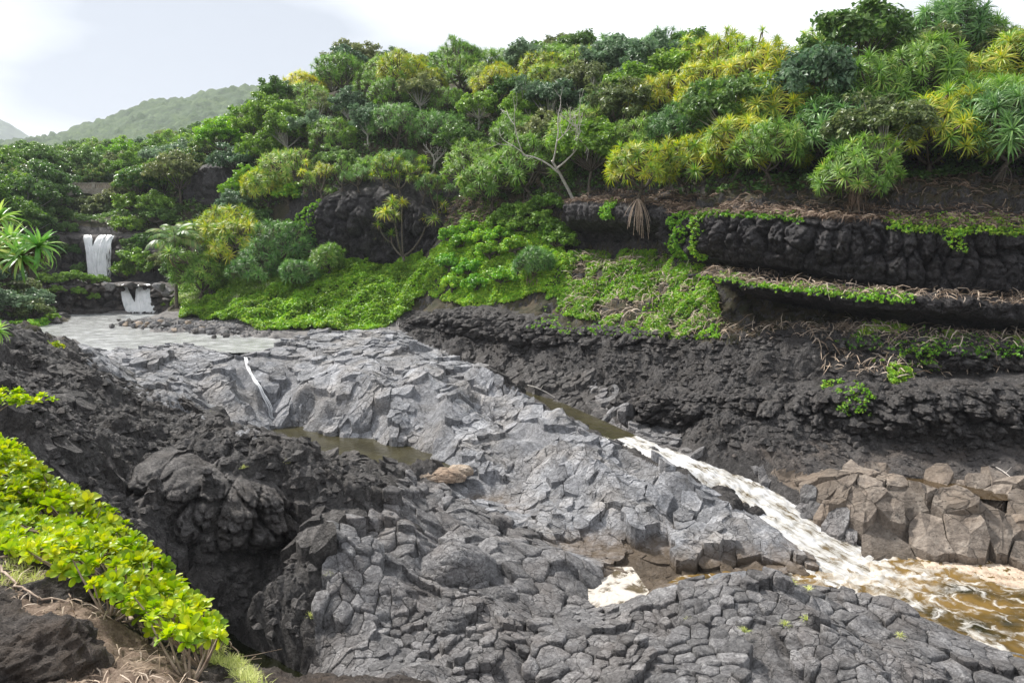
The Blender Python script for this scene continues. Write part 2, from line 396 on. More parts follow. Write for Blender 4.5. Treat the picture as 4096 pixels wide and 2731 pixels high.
# falls and valley
cy((100, 303, 112), (60, 303, 110), (40, 312, 104), (60, 281, 114), (100, 283, 114), (172, 281, 114), (150, 300, 110.5), (170, 302, 108))
bed(10.2, 0.7, (130, 284), (115, 282.5), (145, 284))
cy((70, 272, 121), (70, 236, 123), (58, 226, 126), (100, 237, 124.5), (115, 237, 124.5), (132, 242, 123), (132, 272, 120.5), (165, 252, 118.5), (165, 226, 124), (100, 222, 137), (100, 272, 122.5))
cy((100, 216, 152), (48, 184, 152), (132, 192, 150), (20, 250, 112), (0, 280, 97), (20, 300, 96), (28, 318, 92), (0, 308, 88), (-40, 250, 92), (-60, 200, 110))
cy((0, 180, 170), (50, 182, 188), (95, 182, 205), (150, 172, 195), (200, 162, 188), (250, 150, 178), (170, 200, 132), (150, 182, 152), (222, 172, 142), (250, 160, 130), (270, 172, 123), (215, 215, 127), (235, 205, 124), (215, 168, 134), (-80, 172, 170), (50, 170, 240), (150, 158, 250), (250, 142, 240))
# hillside above the cliffs
cy((860, 120, 75), (860, 95, 84), (1000, 115, 76), (1000, 85, 86), (940, 88, 83), (1080, 110, 74), (760, 115, 84), (760, 95, 92), (700, 118, 90), (700, 100, 100), (600, 125, 100), (600, 100, 111), (500, 124, 108), (500, 100, 118), (400, 120, 116), (400, 97, 124), (330, 122, 125), (322, 97, 134), (290, 132, 126), (640, 170, 86), (500, 182, 95.5), (420, 172, 108), (560, 202, 88), (330, 168, 114), (450, 206, 98), (290, 175, 116), (940, 150, 70), (790, 150, 77))
cy((700, 96, 140), (400, 92, 160), (1000, 78, 130), (1100, 75, 110), (320, 100, 170), (600, 96, 240), (1000, 90, 240), (300, 108, 240), (1200, 80, 240))
PTS = np.array(PTS)
_A = PTS[:, :2]
_D = np.sqrt(((_A[:, None] - _A[None]) ** 2).sum(-1) + 0.09)
_n = len(PTS)
_M = np.zeros((_n + 3, _n + 3))
_M[:_n, :_n] = _D + 0.0 * np.eye(_n) - 0.05 * np.eye(_n)
_M[:_n, _n] = 1; _M[:_n, _n + 1:] = _A; _M[_n, :_n] = 1; _M[_n + 1:, :_n] = _A.T
_W = np.linalg.solve(_M, np.concatenate([PTS[:, 2], np.zeros(3)]))
def zbase(x, y):
    x = np.asarray(x, float); sh = x.shape
    x = x.ravel(); y = np.asarray(y, float).ravel()
    out = np.empty(len(x))
    for i in range(0, len(x), 20000):
        X, Y = x[i:i + 20000], y[i:i + 20000]
        D = np.sqrt((X[:, None] - _A[None, :, 0]) ** 2 + (Y[:, None] - _A[None, :, 1]) ** 2 + 0.09)
        out[i:i + 20000] = D @ _W[:_n] + _W[_n] + _W[_n + 1] * X + _W[_n + 2] * Y
    return out.reshape(sh)
def terrain_hit(u, v, y0=22.0, y1=260.0, n=900):
    """first point where the pixel's ray meets the terrain"""
    ys = np.geomspace(y0, y1, n); r = ray(u, v)
    x = r[0] / r[1] * ys; z = CAM_Z + r[2] / r[1] * ys
    k = np.nonzero(zbase(x, ys) > z)[0]
    k = k[0] if len(k) else n - 1
    return np.array([x[k], ys[k], z[k]])

# regions of rock, as outlines in the picture, tested on projected ground points
REG = {
    'bar': [(85, 340), (140, 346), (200, 332), (230, 340), (243, 352), (252, 372), (264, 395), (275, 430), (250, 434), (215, 422), (190, 410), (150, 398), (110, 380), (88, 360)],
    'ridge_up': [(250, 352), (262, 345), (300, 333), (350, 325), (392, 328), (452, 355), (502, 384), (562, 418), (624, 450), (600, 500), (540, 490), (470, 462), (440, 460), (410, 448), (320, 434), (272, 430), (264, 395), (252, 372)],
    'ridge_low': [(624, 450), (652, 464), (700, 488), (772, 532), (830, 572), (838, 588), (760, 596), (650, 592), (600, 572), (560, 562), (500, 522), (440, 485), (440, 460), (470, 462), (540, 490), (600, 500)],
    'mid': [(440, 485), (500, 522), (560, 562), (600, 572), (595, 605), (560, 640), (500, 655), (420, 700), (330, 700), (312, 640), (312, 590), (330, 548), (385, 520), (410, 480)],
    'near': [(560, 640), (595, 605), (650, 588), (760, 576), (820, 574), (905, 596), (965, 626), (1060, 665), (1100, 690), (1100, 900), (330, 900), (330, 700), (420, 700), (500, 655)],
    'right': [(765, 468), (860, 474), (960, 486), (1100, 498), (1100, 575), (1024, 572), (905, 556), (868, 548), (838, 518), (800, 488)],
    'rgrey': [(592, 388), (650, 402), (700, 438), (765, 460), (802, 484), (840, 516), (870, 548), (850, 562), (800, 530), (750, 498), (700, 474), (640, 446), (600, 422)],
    'wall': [(465, 355), (520, 366), (592, 382), (602, 420), (560, 412), (500, 386), (462, 368)],
    'dark': [(-100, 330), (28, 330), (88, 345), (110, 380), (150, 398), (190, 410), (250, 434), (290, 437), (330, 448), (370, 460), (410, 480), (385, 520), (330, 548), (312, 590), (312, 640), (280, 655), (200, 620), (120, 560), (-100, 500)],
}
def region_of(x, y, z):
    u, v = project(x, y, z)
    wz = np.clip((60 - y) / 20, 0.25, 1)                         # ragged borders between kinds of rock
    u = u + 22 * wz * fbm(x * 0.3, y * 0.3, None, 3); v = v + 9 * wz * fbm(x * 0.3 + 60, y * 0.3, None, 3)
    r = np.zeros(u.shape, int)
    for i, k in enumerate(REG):
        r = np.where((r == 0) & in_poly(u, v, REG[k]) & (y < 82), i + 1, r)
    return r
RID = {k: i + 1 for i, k in enumerate(REG)}

AX = np.array([0.55, -0.835]); AXN = np.array([0.835, 0.55])      # run of the lava ridge and across it
def relief(x, y, z):
    """landform of the jointed rock: ridges and clefts a few metres wide that run with the flow"""
    wx = x + 1.3 * fbm(x * 0.16, y * 0.16, None, 2); wy = y + 1.3 * fbm(x * 0.16 + 40, y * 0.16, None, 2)
    s_, t_ = wx * AX[0] + wy * AX[1], wx * AXN[0] + wy * AXN[1]
    r = 1.25 * fbm(t_ * 0.20, s_ * 0.085, None, 3, 0.5, ridged=True) + 0.55 * fbm(x * 0.42 + 8, y * 0.42, None, 2) - 0.15
    r = r + 0.55 * fbm(t_ * 0.42 + 6, s_ * 0.15, None, 2, 0.5, ridged=True)            # folds of the flow
    r = r + np.clip((40 - y) / 6, 0, 1) * 0.45 * fbm(x * 0.33 + 2, y * 0.33 + 9, None, 3, ridged=True)
    return r * np.clip((z - 0.25) / 1.2, 0, 1) * (1 - 0.8 * np.clip((y - 60) / 7, 0, 1))
_CHP = np.array([at_z(*c) for c in CHAN[2:]]); _CHW = np.interp(np.arange(len(_CHP)), [0, 5, 9, 11, len(_CHP) - 1], [0.9, 0.95, 1.1, 1.5, 2.8])
def carve(x, y, z):
    """the bed the stream has cut"""
    for i in range(len(_CHP) - 1):
        a, b = _CHP[i], _CHP[i + 1]; ab = (b - a)[:2]
        t = np.clip(((x - a[0]) * ab[0] + (y - a[1]) * ab[1]) / (ab @ ab), 0, 1)
        d = np.hypot(x - a[0] - t * ab[0], y - a[1] - t * ab[1]); w = _CHW[i] + t * (_CHW[i + 1] - _CHW[i])
        zz = a[2] + t * (b[2] - a[2]) - 0.35 + np.maximum(0, d - 0.8 * w) * 1.6
        z = np.where(d < w + 5, np.minimum(z, zz), z)
    return z
def chan_dist(x, y):
    best = np.full(np.shape(x), 99.0)
    for i in range(len(_CHP) - 1):
        a, b = _CHP[i], _CHP[i + 1]; ab = (b - a)[:2]
        t = np.clip(((x - a[0]) * ab[0] + (y - a[1]) * ab[1]) / (ab @ ab), 0, 1)
        best = np.minimum(best, np.hypot(x - a[0] - t * ab[0], y - a[1] - t * ab[1]) - _CHW[i] - t * (_CHW[i + 1] - _CHW[i]))
    return best
def zrock(x, y):
    z = zbase(x, y)
    return carve(x, y, z + relief(x, y, z))
def lumps(x, y, z):
    """clinker: rounded rubble of several sizes with deep creases"""
    wx = x + 0.5 * fbm(x * 0.6, y * 0.6, z * 0.6, 2); wy = y + 0.5 * fbm(x * 0.6 + 20, y * 0.6, z * 0.6, 2) + 0.55 * z
    d = 0
    for sc_, a in ((0.42, 0.75), (1.0, 0.40), (2.3, 0.19)):
        f1, f2, cid = worley(wx * sc_ + 3.3 * sc_, wy * sc_)
        d = d + a * (np.clip(1 - 1.5 * f1 * f1, 0, 1) - 0.55 + 0.5 * (cid - 0.5))
    return d
def detail(x, y, z, reg):
    """rock relief added to the base height"""
    rough = 0.5 * fbm(x * 0.3, y * 0.3, z * 0.3, 3, ridged=True) + 0.9 * lumps(x, y, z) + 0.15 * fbm(x * 3.4, y * 3.4, z * 3, 3, 0.6, ridged=True)
    s_, t_ = x * AX[0] + y * AX[1], x * AXN[0] + y * AXN[1]
    ropy = 0.42 * fbm(x * 0.4, y * 0.4, z * 0.4, 3, ridged=True) + 0.30 * fbm(s_ * 0.7, t_ * 1.5, z, 3, 0.55, ridged=True) + 0.13 * fbm(s_ * 2.6, t_ * 4.2, z * 2, 3, 0.6, ridged=True)
    f1, f2, cid = worley(x * 0.7 + 0.4 * fbm(x * 0.8, y * 0.8, None, 2), y * 0.7)
    ropy = ropy + 0.45 * (cid - 0.5) + 0.22 * np.clip((f2 - f1) * 4, 0, 1) - 0.15
    return rough, ropy, relief(x, y, z)

PUD = [(890, 479), (930, 484), (970, 491), (1000, 493)]
FLAT = [((700, 448), (760, 440), (850, 440), (960, 448), (1100, 440), (1100, 500), (960, 488), (860, 476), (780, 470))]
def blur(m, k):
    m = m.astype(float)
    for ax in (0, 1):
        for _ in range(2):
            p = np.pad(m, [(k, k) if a == ax else (0, 0) for a in (0, 1)], 'edge')
            cs = np.cumsum(p, ax); cs = np.insert(cs, 0, 0, ax)
            n = m.shape[ax]
            m = (np.take(cs, np.arange(2 * k + 1, 2 * k + 1 + n), ax) - np.take(cs, np.arange(0, n), ax)) / (2 * k + 1)
    return m
def shape_terrain(x, y):
    z = zbase(x, y); reg = region_of(x, y, z)
    rough, ropy, rel = detail(x, y, z, reg)
    u, v = project(x, y, z)
    mst, mdk = blur((reg > 0) & (reg != RID['dark']), 4), blur(reg == RID['dark'], 4)
    d = rough * (1 - mst - mdk) + mst * (rel - 0.30) + mdk * (ropy + 0.6 * rel)
    um, vm = project(x, y, np.full(x.shape, Z_MID)); nearp = np.clip(blur(in_poly(um, vm, MIDP), 26) * 5, 0, 1)
    d = d * (1 - 0.75 * nearp * mdk)                             # low shore of the middle pool
    fl = blur(in_poly(u, v, FLAT[0]) & (y < 60) & (reg == 0), 6)           # smooth shelf by the puddle
    d = d * (1 - fl) + fl * 0.16 * fbm(x * 0.7, y * 0.7, None, 4, ridged=True)
    gb = in_poly(u, v, [(90, 314), (260, 314), (400, 326), (400, 334), (300, 334), (240, 337), (110, 326)]) & (y > 70) & (y < 112)
    d = np.where(gb, 0.06 * fbm(x * 1.2, y * 1.2, None, 3), d)
    far = np.clip((y - 85) / 20, 0, 1)
    d = d * (1 - far) + far * (0.9 * fbm(x * 0.12, y * 0.12, None, 3) + 0.3 * fbm(x * 0.9, y * 0.9, None, 3)) * (1 - gb)
    zz = carve(x, y, z + d)
    for poly, lev in POOLS:
        up, vp = project(x, y, np.full(x.shape, lev))
        m = blur(in_poly(up, vp, poly), 2)
        zz = zz * (1 - m) + np.minimum(zz, lev - 0.45) * m
    return zz, reg
MIDP = [(266, 428), (300, 430), (340, 435), (380, 443), (408, 446), (440, 458), (452, 463), (430, 466), (413, 472), (380, 462), (330, 447), (290, 438), (266, 433)]
LOWP = [(835, 570), (860, 560), (905, 554), (960, 558), (1024, 566), (1100, 575), (1100, 670), (1024, 650), (960, 624), (905, 598), (850, 586), (820, 580)]
LEFTP = [(215, 625), (240, 640), (282, 660), (330, 690), (330, 740), (150, 740), (180, 620)]
UPP = [(-40, 328), (40, 323), (95, 319), (118, 314), (160, 312), (165, 315), (120, 320), (112, 325), (150, 331), (215, 336), (245, 337), (265, 337), (274, 339), (268, 342), (258, 347), (252, 351), (240, 352), (226, 345), (210, 340), (194, 340), (168, 344), (142, 350), (118, 351), (90, 348), (70, 341), (40, 335), (-40, 332)]
SMALLP = [(590, 575), (625, 575), (640, 592), (612, 607), (590, 600)]
MIDX = [(258, 424), (460, 455), (470, 478), (420, 494), (370, 480), (320, 464), (258, 450)]
POOLS = ((MIDP, Z_MID), (LOWP, 0.0), (LEFTP, -0.4), (SMALLP, 0.15), (UPP, Z_UP))
GRIDS = []
def build_terrain():
    def zone(y0, y1, nr, a0, a1, nc):
        ys = np.geomspace(y0, y1, nr); tx = np.linspace(a0, a1, nc)
        Y, T = np.meshgrid(ys, tx, indexing='ij'); X = Y * T
        Z, reg = shape_terrain(X, Y)
        GRIDS.append((math.log(y0), math.log(y1), nr, a0, a1, nc, Z))
        # sideways relief: lava bulges over its own foot
        w = np.where(reg == 0, 0.28, 0.05) * np.clip((95 - Y) / 15, 0, 1)
        X2 = X + w * fbm(X * 0.9, Y * 0.9, Z * 0.9, 3); Y2 = Y + w * 1.3 * fbm(X * 0.9 + 31, Y * 0.9, Z * 0.9, 3)
        return X2, Y2, Z, reg
    X, Y, Z, reg = zone(21, 96, 560, -0.86, 0.86, 700)
    V = np.stack([X, Y, Z], -1).reshape(-1, 3)
    Q = grid_faces(*X.shape)
    cen = V[Q].mean(1); u, v = project(cen[:, 0], cen[:, 1], cen[:, 2])
    mi = np.zeros(len(Q), int)                                   # lava
    r = region_of(cen[:, 0], cen[:, 1], cen[:, 2])
    for k, idx in (('bar', 1), ('ridge_up', 1), ('ridge_low', 1), ('mid', 2), ('near', 2), ('right', 5), ('dark', 3)):
        mi[r == RID[k]] = idx
    mi[in_poly(u, v, FLAT[0]) & (r == 0)] = 4
    mi[(cen[:, 1] > 70) & in_poly(u, v, [(90, 312), (400, 322), (400, 345), (300, 350), (60, 345), (20, 330)]) & (cen[:, 2] < 7.4)] = 6
    n1 = np.cross(V[Q[:, 1]] - V[Q[:, 0]], V[Q[:, 3]] - V[Q[:, 0]]); n1 /= np.linalg.norm(n1, axis=1)[:, None] + 1e-9
    up = (cen[:, 1] > 58) & (cen[:, 2] > 8.5)
    mi[up & (n1[:, 2] > 0.45) & (mi == 0)] = 7
    me = np_mesh('gorge_terrain', V, Q, None, [MATS[k] for k in ('lava', 'grey_basalt', 'slate_basalt', 'dark_basalt', 'shelf_rock', 'brown_basalt', 'gravel', 'hill_soil')], True, mi)
    tag(link('gorge_ground', me), kind='structure')
    X, Y, Z, reg = zone(94.5, 275, 150, -0.95, 0.95, 300)
    Z[0] -= 1.0
    V = np.stack([X, Y, Z], -1).reshape(-1, 3); Q = grid_faces(*X.shape)
    cen = V[Q].mean(1); u, v = project(cen[:, 0], cen[:, 1], cen[:, 2])
    mi = np.full(len(Q), 1)
    n1 = np.cross(V[Q[:, 1]] - V[Q[:, 0]], V[Q[:, 3]] - V[Q[:, 0]]); n1 /= np.linalg.norm(n1, axis=1)[:, None] + 1e-9
    mi[(n1[:, 2] < 0.5)] = 0
    mi[in_poly(u, v, [(55, 222), (140, 232), (180, 270), (165, 312), (60, 318), (30, 300), (50, 260)])] = 0
    mi[in_poly(u, v, [(90, 311), (260, 311), (400, 326), (240, 337), (60, 330)]) & (cen[:, 2] < 7.4)] = 2
    me = np_mesh('hill_terrain', V, Q, None, [MATS['cliff_rock'], MATS['hill_soil'], MATS['gravel']], True, mi)
    tag(link('hillside', me), kind='structure')

def soil_mat(name, stops, scale=1.0, bd=0.1):
    m, nt, out = new_mat(name)
    p = pos_node(nt)
    n = math_n(nt, 'ADD', math_n(nt, 'MULTIPLY', noise_node(nt, p, 0.8 * scale, 5), 0.5), math_n(nt, 'MULTIPLY', noise_node(nt, p, 7 * scale, 5, 0.65), 0.5))
    b = N(nt, 'ShaderNodeBsdfPrincipled', Roughness=0.9)
    b.inputs['Specular IOR Level'].default_value = 0.2
    nt.links.new(ramp(nt, n, stops), b.inputs['Base Color'])
    nt.links.new(bump(nt, noise_node(nt, p, 6 * scale, 8, 0.7), 0.9, bd), b.inputs['Normal'])
    nt.links.new(b.outputs[0], out.inputs['Surface'])
    return m
soil_mat('gravel', [(0.35, (0.09, 0.085, 0.085)), (0.5, (0.17, 0.16, 0.155)), (0.68, (0.28, 0.265, 0.25))], 2.0)
soil_mat('hill_soil', [(0.35, (0.025, 0.03, 0.012)), (0.5, (0.05, 0.045, 0.028)), (0.65, (0.10, 0.075, 0.05))])
build_terrain()

# ------------------------------------------------------------------ jointed basalt: one stone per cell
STONE = {   # region: spacing, material, rounded, block size, block step, stone jitter, stone tilt
    'bar': (1.1, 'grey_basalt', 0, 2.9, 0.75, 0.12, 0.10), 'ridge_up': (1.08, 'grey_basalt', 0, 2.8, 0.85, 0.13, 0.12), 'ridge_low': (0.95, 'grey_basalt', 0, 2.7, 0.75, 0.11, 0.09),
    'mid': (1.0, 'slate_basalt', 1, 2.6, 0.65, 0.12, 0.16), 'near': (0.85, 'slate_basalt', 1, 2.4, 0.34, 0.08, 0.18), 'right': (1.75, 'brown_basalt', 0, 3.0, 0.45, 0.12, 0.16),
    'rgrey': (0.85, 'slate_basalt', 0, 2.4, 0.4, 0.08, 0.15), 'wall': (0.8, 'dark_basalt', 0, 2.0, 0.5, 0.15, 0.15), 'dark': (0.70, 'dark_basalt', 0, 1.8, 0.4, 0.12, 0.35),
}
OUT_INFO = {
    'bar': 'grey_rock_bar', 'ridge_up': 'grey_basalt_ridge', 'ridge_low': 'fractured_basalt_slope', 'mid': 'rounded_boulder_field', 'near': 'dark_pillow_ridge',
    'right': 'brown_stone_shelf', 'rgrey': 'grey_stream_edge', 'wall': 'columnar_channel_wall', 'dark': 'dark_lava_bank',
}
TRICKLE = [(246, 357), (250, 366), (255, 376), (261, 388), (266, 402), (270, 414), (272, 421)]
def vwarp(P, a=0.30, f=0.75):
    return np.column_stack([P[:, 0] + a * fbm(P[:, 0] * f, P[:, 1] * f, None, 2), P[:, 1] + a * fbm(P[:, 0] * f + 50, P[:, 1] * f, None, 2)])
def build_stones():
    rng = np.random.default_rng(5)
    n = 420000
    y = 21 + 63 * rng.random(n); x = (rng.random(n) * 1.8 - 0.9) * y * 0.86
    z = zbase(x, y); reg = region_of(x, y, z)
    u, v = project(x, y, z)
    keep = (reg > 0) & (u > -40) & (u < 1064) & (v < 720)
    keep &= (reg != RID['dark']) | (fbm(x * 0.22 + 7, y * 0.22, None, 3) > -0.12)
    # no stones in the stream or the pools
    for poly, lev in POOLS:
        up, vp = project(x, y, np.full(x.shape, lev)); keep &= ~(in_poly(up, vp, poly) & (z < lev + 1.5))
    um, vm = project(x, y, np.full(x.shape, Z_MID))
    keep &= ~(in_poly(um, vm, MIDX) & (reg == RID['dark']))
    keep &= chan_dist(x, y) > -0.15
    x, y, z, reg = x[keep], y[keep], z[keep], reg[keep]
    names = list(REG)
    sp = np.array([0] + [STONE[k][0] for k in names])[reg]
    bs = np.array([1] + [STONE[k][3] for k in names])[reg]
    def block(x, y, bs):
        wx, wy = x + 0.5 * fbm(x * 0.5, y * 0.5, None, 2), y + 0.5 * fbm(x * 0.5 + 9, y * 0.5, None, 2)
        f1, f2, cid, mx, my = worley(wx / bs, wy / bs, centres=True)
        return cid, mx * bs, my * bs
    bid = block(x, y, bs)[0]
    tk = np.array([terrain_hit(*p, y0=40)[:2] for p in TRICKLE])
    gone = ((bid * 3.77) % 1.0 < 0.10) & (reg != RID['right'])            # water-worn patches without joints
    for a, b in zip(tk[:-1], tk[1:]):
        ab = b - a; t_ = np.clip(((x - a[0]) * ab[0] + (y - a[1]) * ab[1]) / (ab @ ab), 0, 1); gone |= np.hypot(x - a[0] - t_ * ab[0], y - a[1] - t_ * ab[1]) < 0.6
    x, y, z, reg, sp, bs, bid = [q[~gone] for q in (x, y, z, reg, sp, bs, bid)]
    dens = sp * (0.42 + 1.5 * ((bid * 7.31) % 1.0) ** 1.7) * (0.85 + 0.3 * rng.random(len(x)))    # every block is jointed at its own spacing
    order = rng.permutation(len(x)); cell = 2.4; gridd = {}; acc = []
    for i in order:
        gx, gy = int(x[i] // cell), int(y[i] // cell); ok = True
        for dx in (-1, 0, 1):
            for dy in (-1, 0, 1):
                for j in gridd.get((gx + dx, gy + dy), ()):
                    if (x[i] - x[j]) ** 2 + (y[i] - y[j]) ** 2 < (0.5 * (dens[i] + dens[j])) ** 2 * 0.72: ok = False; break
                if not ok: break
            if not ok: break
        if ok: gridd.setdefault((gx, gy), []).append(i); acc.append(i)
    acc = np.array(acc); X, Yv, R, Sz, BS = x[acc], y[acc], reg[acc], dens[acc], bs[acc]
    m = len(acc)
    h = 0.5
    cid, bx, by = block(X, Yv, BS)
    bz = zrock(bx, by); bgx = (zrock(bx + h, by) - zrock(bx - h, by)) / (2 * h); bgy = (zrock(bx, by + h) - zrock(bx, by - h)) / (2 * h)
    gl = np.hypot(bgx, bgy); lim = np.minimum(1, 1.1 / (gl + 1e-6))
    bgx = bgx * lim * 0.7 + 0.42 * (((cid * 131.7) % 1) - 0.5); bgy = bgy * lim * 0.7 + 0.42 * (((cid * 57.3) % 1) - 0.5)
    Zt = zrock(X, Yv)
    nn = np.empty((m, 18), int)
    for i in range(0, m, 500):
        D = (X[i:i + 500, None] - X[None]) ** 2 + (Yv[i:i + 500, None] - Yv[None]) ** 2
        k = np.argpartition(D, 19, axis=1)[:, :19]; o = np.argsort(np.take_along_axis(D, k, 1), 1); nn[i:i + 500] = np.take_along_axis(k, o, 1)[:, 1:]
    data = {k: [] for k in names}
    for i in range(m):
        k = names[R[i] - 1]
        c = np.array([X[i], Yv[i]]); r0 = Sz[i] * 0.85
        a0 = rng.random() * 6.28
        poly = [c + r0 * np.array([math.cos(a0 + t * math.pi / 4), math.sin(a0 + t * math.pi / 4)]) for t in range(8)]
        for j in nn[i]:
            q = np.array([X[j], Yv[j]]); d = q - c; L = d @ d
            if L > (2.2 * r0) ** 2: break
            lim_ = L * (0.5 + 0.12 * (Sz[i] - Sz[j]) / (Sz[i] + Sz[j]))
            new = []
            for a in range(len(poly)):
                p1, p2 = poly[a], poly[(a + 1) % len(poly)]
                s1, s2 = (p1 - c) @ d - lim_, (p2 - c) @ d - lim_
                if s1 <= 0: new.append(p1)
                if (s1 < 0) != (s2 < 0) and s1 != s2: new.append(p1 + (p2 - p1) * (s1 / (s1 - s2)))
            poly = new
            if len(poly) < 3: break
        if len(poly) < 3: continue
        P = np.array(poly)
        dd = np.linalg.norm(P - np.roll(P, -1, 0), axis=1); P = P[dd > 0.06 * Sz[i]]
        if len(P) < 3: continue
        area = 0.5 * abs(np.dot(P[:, 0], np.roll(P[:, 1], -1)) - np.dot(P[:, 1], np.roll(P[:, 0], -1)))
        # midpoints give every edge a bend of its own
        Mid = 0.5 * (P + np.roll(P, -1, 0)); P = np.stack([P, Mid], 1).reshape(-1, 2)
        data[k].append((i, P, area))
    allP = np.concatenate([d[1] for k in names for d in data[k]])
    warped = vwarp(allP); tz = zrock(warped[:, 0], warped[:, 1])
    pos = 0; stats = {}
    for k in names:
        spc, mat, rnd, bsz, bstep, hj, tilt = STONE[k]
        root = tag(link(OUT_INFO[k], None), kind='structure')
        items = data[k]
        order = sorted(range(len(items)), key=lambda a: -items[a][2] / Yv[items[a][0]] ** 2)   # size in the picture
        single = set(order[:300]); rest = MB()
        stats[k] = len(items)
        for a, (i, P0, area) in enumerate(items):
            nP = len(P0); P = warped[pos:pos + nP]; tzv = tz[pos:pos + nP]; pos += nP
            c = P.mean(0); s = Sz[i]
            tl = (rng.random(2) - 0.5) * 2 * tilt
            off = (((cid[i] * 917.1) % 1) - 0.5) * 2 * bstep * 0.6 * (1 - 0.65 * np.clip((Yv[i] - 60) / 6, 0, 1)) + (rng.random() - 0.5) * 2 * hj + (0.18 if rng.random() < 0.08 else 0)
            if k == 'dark': off += 0.02
            if k == 'wall': off += 0.1
            def plane(q):
                zz = bz[i] + bgx[i] * (q[:, 0] - bx[i]) + bgy[i] * (q[:, 1] - by[i])
                return zz
            pz = plane(P); zc = 0.5 * (pz.mean() + Zt[i])
            blocky = ((cid[i] * 5.3) % 1.0) < (0.62 if k in ('bar', 'ridge_up', 'ridge_low') else 0.45) or k in ('right', 'rgrey', 'dark', 'wall')                       # some blocks break in steps, the rest keep the worn surface
            if not blocky: off *= 0.22; tl = tl * 0.35
            kp = 0.65 if blocky else 0.12
            top = np.clip(kp * pz + (1 - kp) * tzv, tzv - 0.6, tzv + 0.5) + off + (P - c) @ tl
            mean = top.mean(); top = mean + np.clip(top - mean, -0.5 * s if blocky else -0.9 * s, 0.5 * s if blocky else 0.9 * s)
            low = min(tzv.min(), top.min()) - 0.75
            if rnd: rings = [(1.0, None), (0.995, -0.20), (0.965, -0.07), (0.88, -0.01), (0.55, 0.01)]
            else: rings = [(1.0, None), (0.995, -0.028), (0.975, 0.0), (0.66, 0.004)]
            gap = 0.996 - 0.022 * rng.random() if blocky else 1.0 - 0.006 * rng.random()
            if not blocky: rings = [(a_, b_ if b_ is None else b_ * 0.45) for a_, b_ in rings]
            Vv = []
            jit = (rng.random((nP,)) - 0.5)
            for (sh, dz) in rings:
                q = c + (P - c) * sh * gap
                if dz is None: zz = np.full(nP, low)
                else:
                    q = q + (rng.random((nP, 2)) - 0.5) * 0.035 * s
                    zz = mean + (top - mean) * sh + dz * s + jit * 0.05 * s + (rng.random(nP) - 0.5) * 0.035 * s
                    zz = zz + (0.13 if blocky else 0.06) * s * vnoise(q[:, 0] * 1.7, q[:, 1] * 1.7, np.full(nP, cid[i] * 9))
                Vv.append(np.column_stack([q, zz]))
            Vv.append(np.array([[c[0] + (rng.random() - .5) * .3 * s, c[1] + (rng.random() - .5) * .3 * s, mean + (0.03 if rnd else 0.0) * s + (rng.random() - 0.4) * 0.08 * s]]))
            V = np.concatenate(Vv); nr = len(rings)
            Q = grid_faces(nr, nP, True)
            tp = (nr - 1) * nP; cc = nr * nP
            T = [(tp + t, tp + (t + 1) % nP, cc) for t in range(nP)]
            if np.dot(P[:, 0], np.roll(P[:, 1], -1)) - np.dot(P[:, 1], np.roll(P[:, 0], -1)) < 0: Q = Q[:, ::-1]; T = [t[::-1] for t in T]
            if a in single:
                ctr = np.array([c[0], c[1], mean])
                link('stone', np_mesh('stone', V - ctr, Q, T, [MATS[mat]], bool(rnd)), root, ctr)
            else: rest.add(V, Q, T)
        if rest.n: tag(link('small_stones', rest.mesh('small_stones', [MATS[mat]], bool(rnd)), root), kind='stuff')
    print('STONES', stats)
build_stones()

def ground(x, y):
    """height of the finished terrain sheet"""
    x = np.asarray(x, float); y = np.asarray(y, float); out = np.zeros(x.shape)
    for k, (l0, l1, nr, a0, a1, nc, Z) in enumerate(GRIDS):
        r = np.clip((np.log(np.maximum(y, 1e-3)) - l0) / (l1 - l0) * (nr - 1), 0, nr - 1.001); c = np.clip((x / y - a0) / (a1 - a0) * (nc - 1), 0, nc - 1.001)
        i, j = r.astype(int), c.astype(int); fr, fc = r - i, c - j
        zz = (Z[i, j] * (1 - fc) + Z[i, j + 1] * fc) * (1 - fr) + (Z[i + 1, j] * (1 - fc) + Z[i + 1, j + 1] * fc) * fr
        out = np.where((np.log(y) >= l0) & (np.log(y) <= l1) & ((k == 0) | (y > 96)), zz, out)
    return out
# ------------------------------------------------------------------ water
def water_mat(name, col, rough=0.08, rip=6.0, rdist=0.03, stretch=(1, 1, 1), foam=None):
    m, nt, out = new_mat(name)
    p = pos_node(nt)
    mp = N(nt, 'ShaderNodeMapping'); mp.inputs['Scale'].default_value = stretch
    nt.links.new(p, mp.inputs['Vector'])
    b = N(nt, 'ShaderNodeBsdfPrincipled', Roughness=rough, IOR=1.333)
    b.inputs['Specular IOR Level'].default_value = 0.5
    c = ramp(nt, noise_node(nt, p, 0.5, 3), [(0.35, tuple(0.75 * x for x in col)), (0.65, tuple(1.25 * x for x in col))])
    nrm = bump(nt, noise_node(nt, mp.outputs[0], rip, 4, 0.6), 0.6, rdist)
    if foam:
        c2, r2, n2 = foam(nt, p, c, nrm)
        nt.links.new(c2, b.inputs['Base Color']); nt.links.new(r2, b.inputs['Roughness']); nrm = n2
    else: nt.links.new(c, b.inputs['Base Color'])
    nt.links.new(nrm, b.inputs['Normal'])
    nt.links.new(b.outputs[0], out.inputs['Surface'])
    return m
water_mat('still_water', (0.045, 0.04, 0.02), 0.05, 3.0, 0.09, (1, 0.6, 1))
water_mat('dark_water', (0.008, 0.009, 0.004), 0.08, 3.0, 0.01)
water_mat('pool_water', (0.38, 0.385, 0.38), 0.12, 3.0, 0.12, (1, 0.7, 1))  # pale base colour paints the bright sky's reflection into the murky upper pool
water_mat('puddle_water', (0.05, 0.032, 0.014), 0.05, 2.0, 0.006)
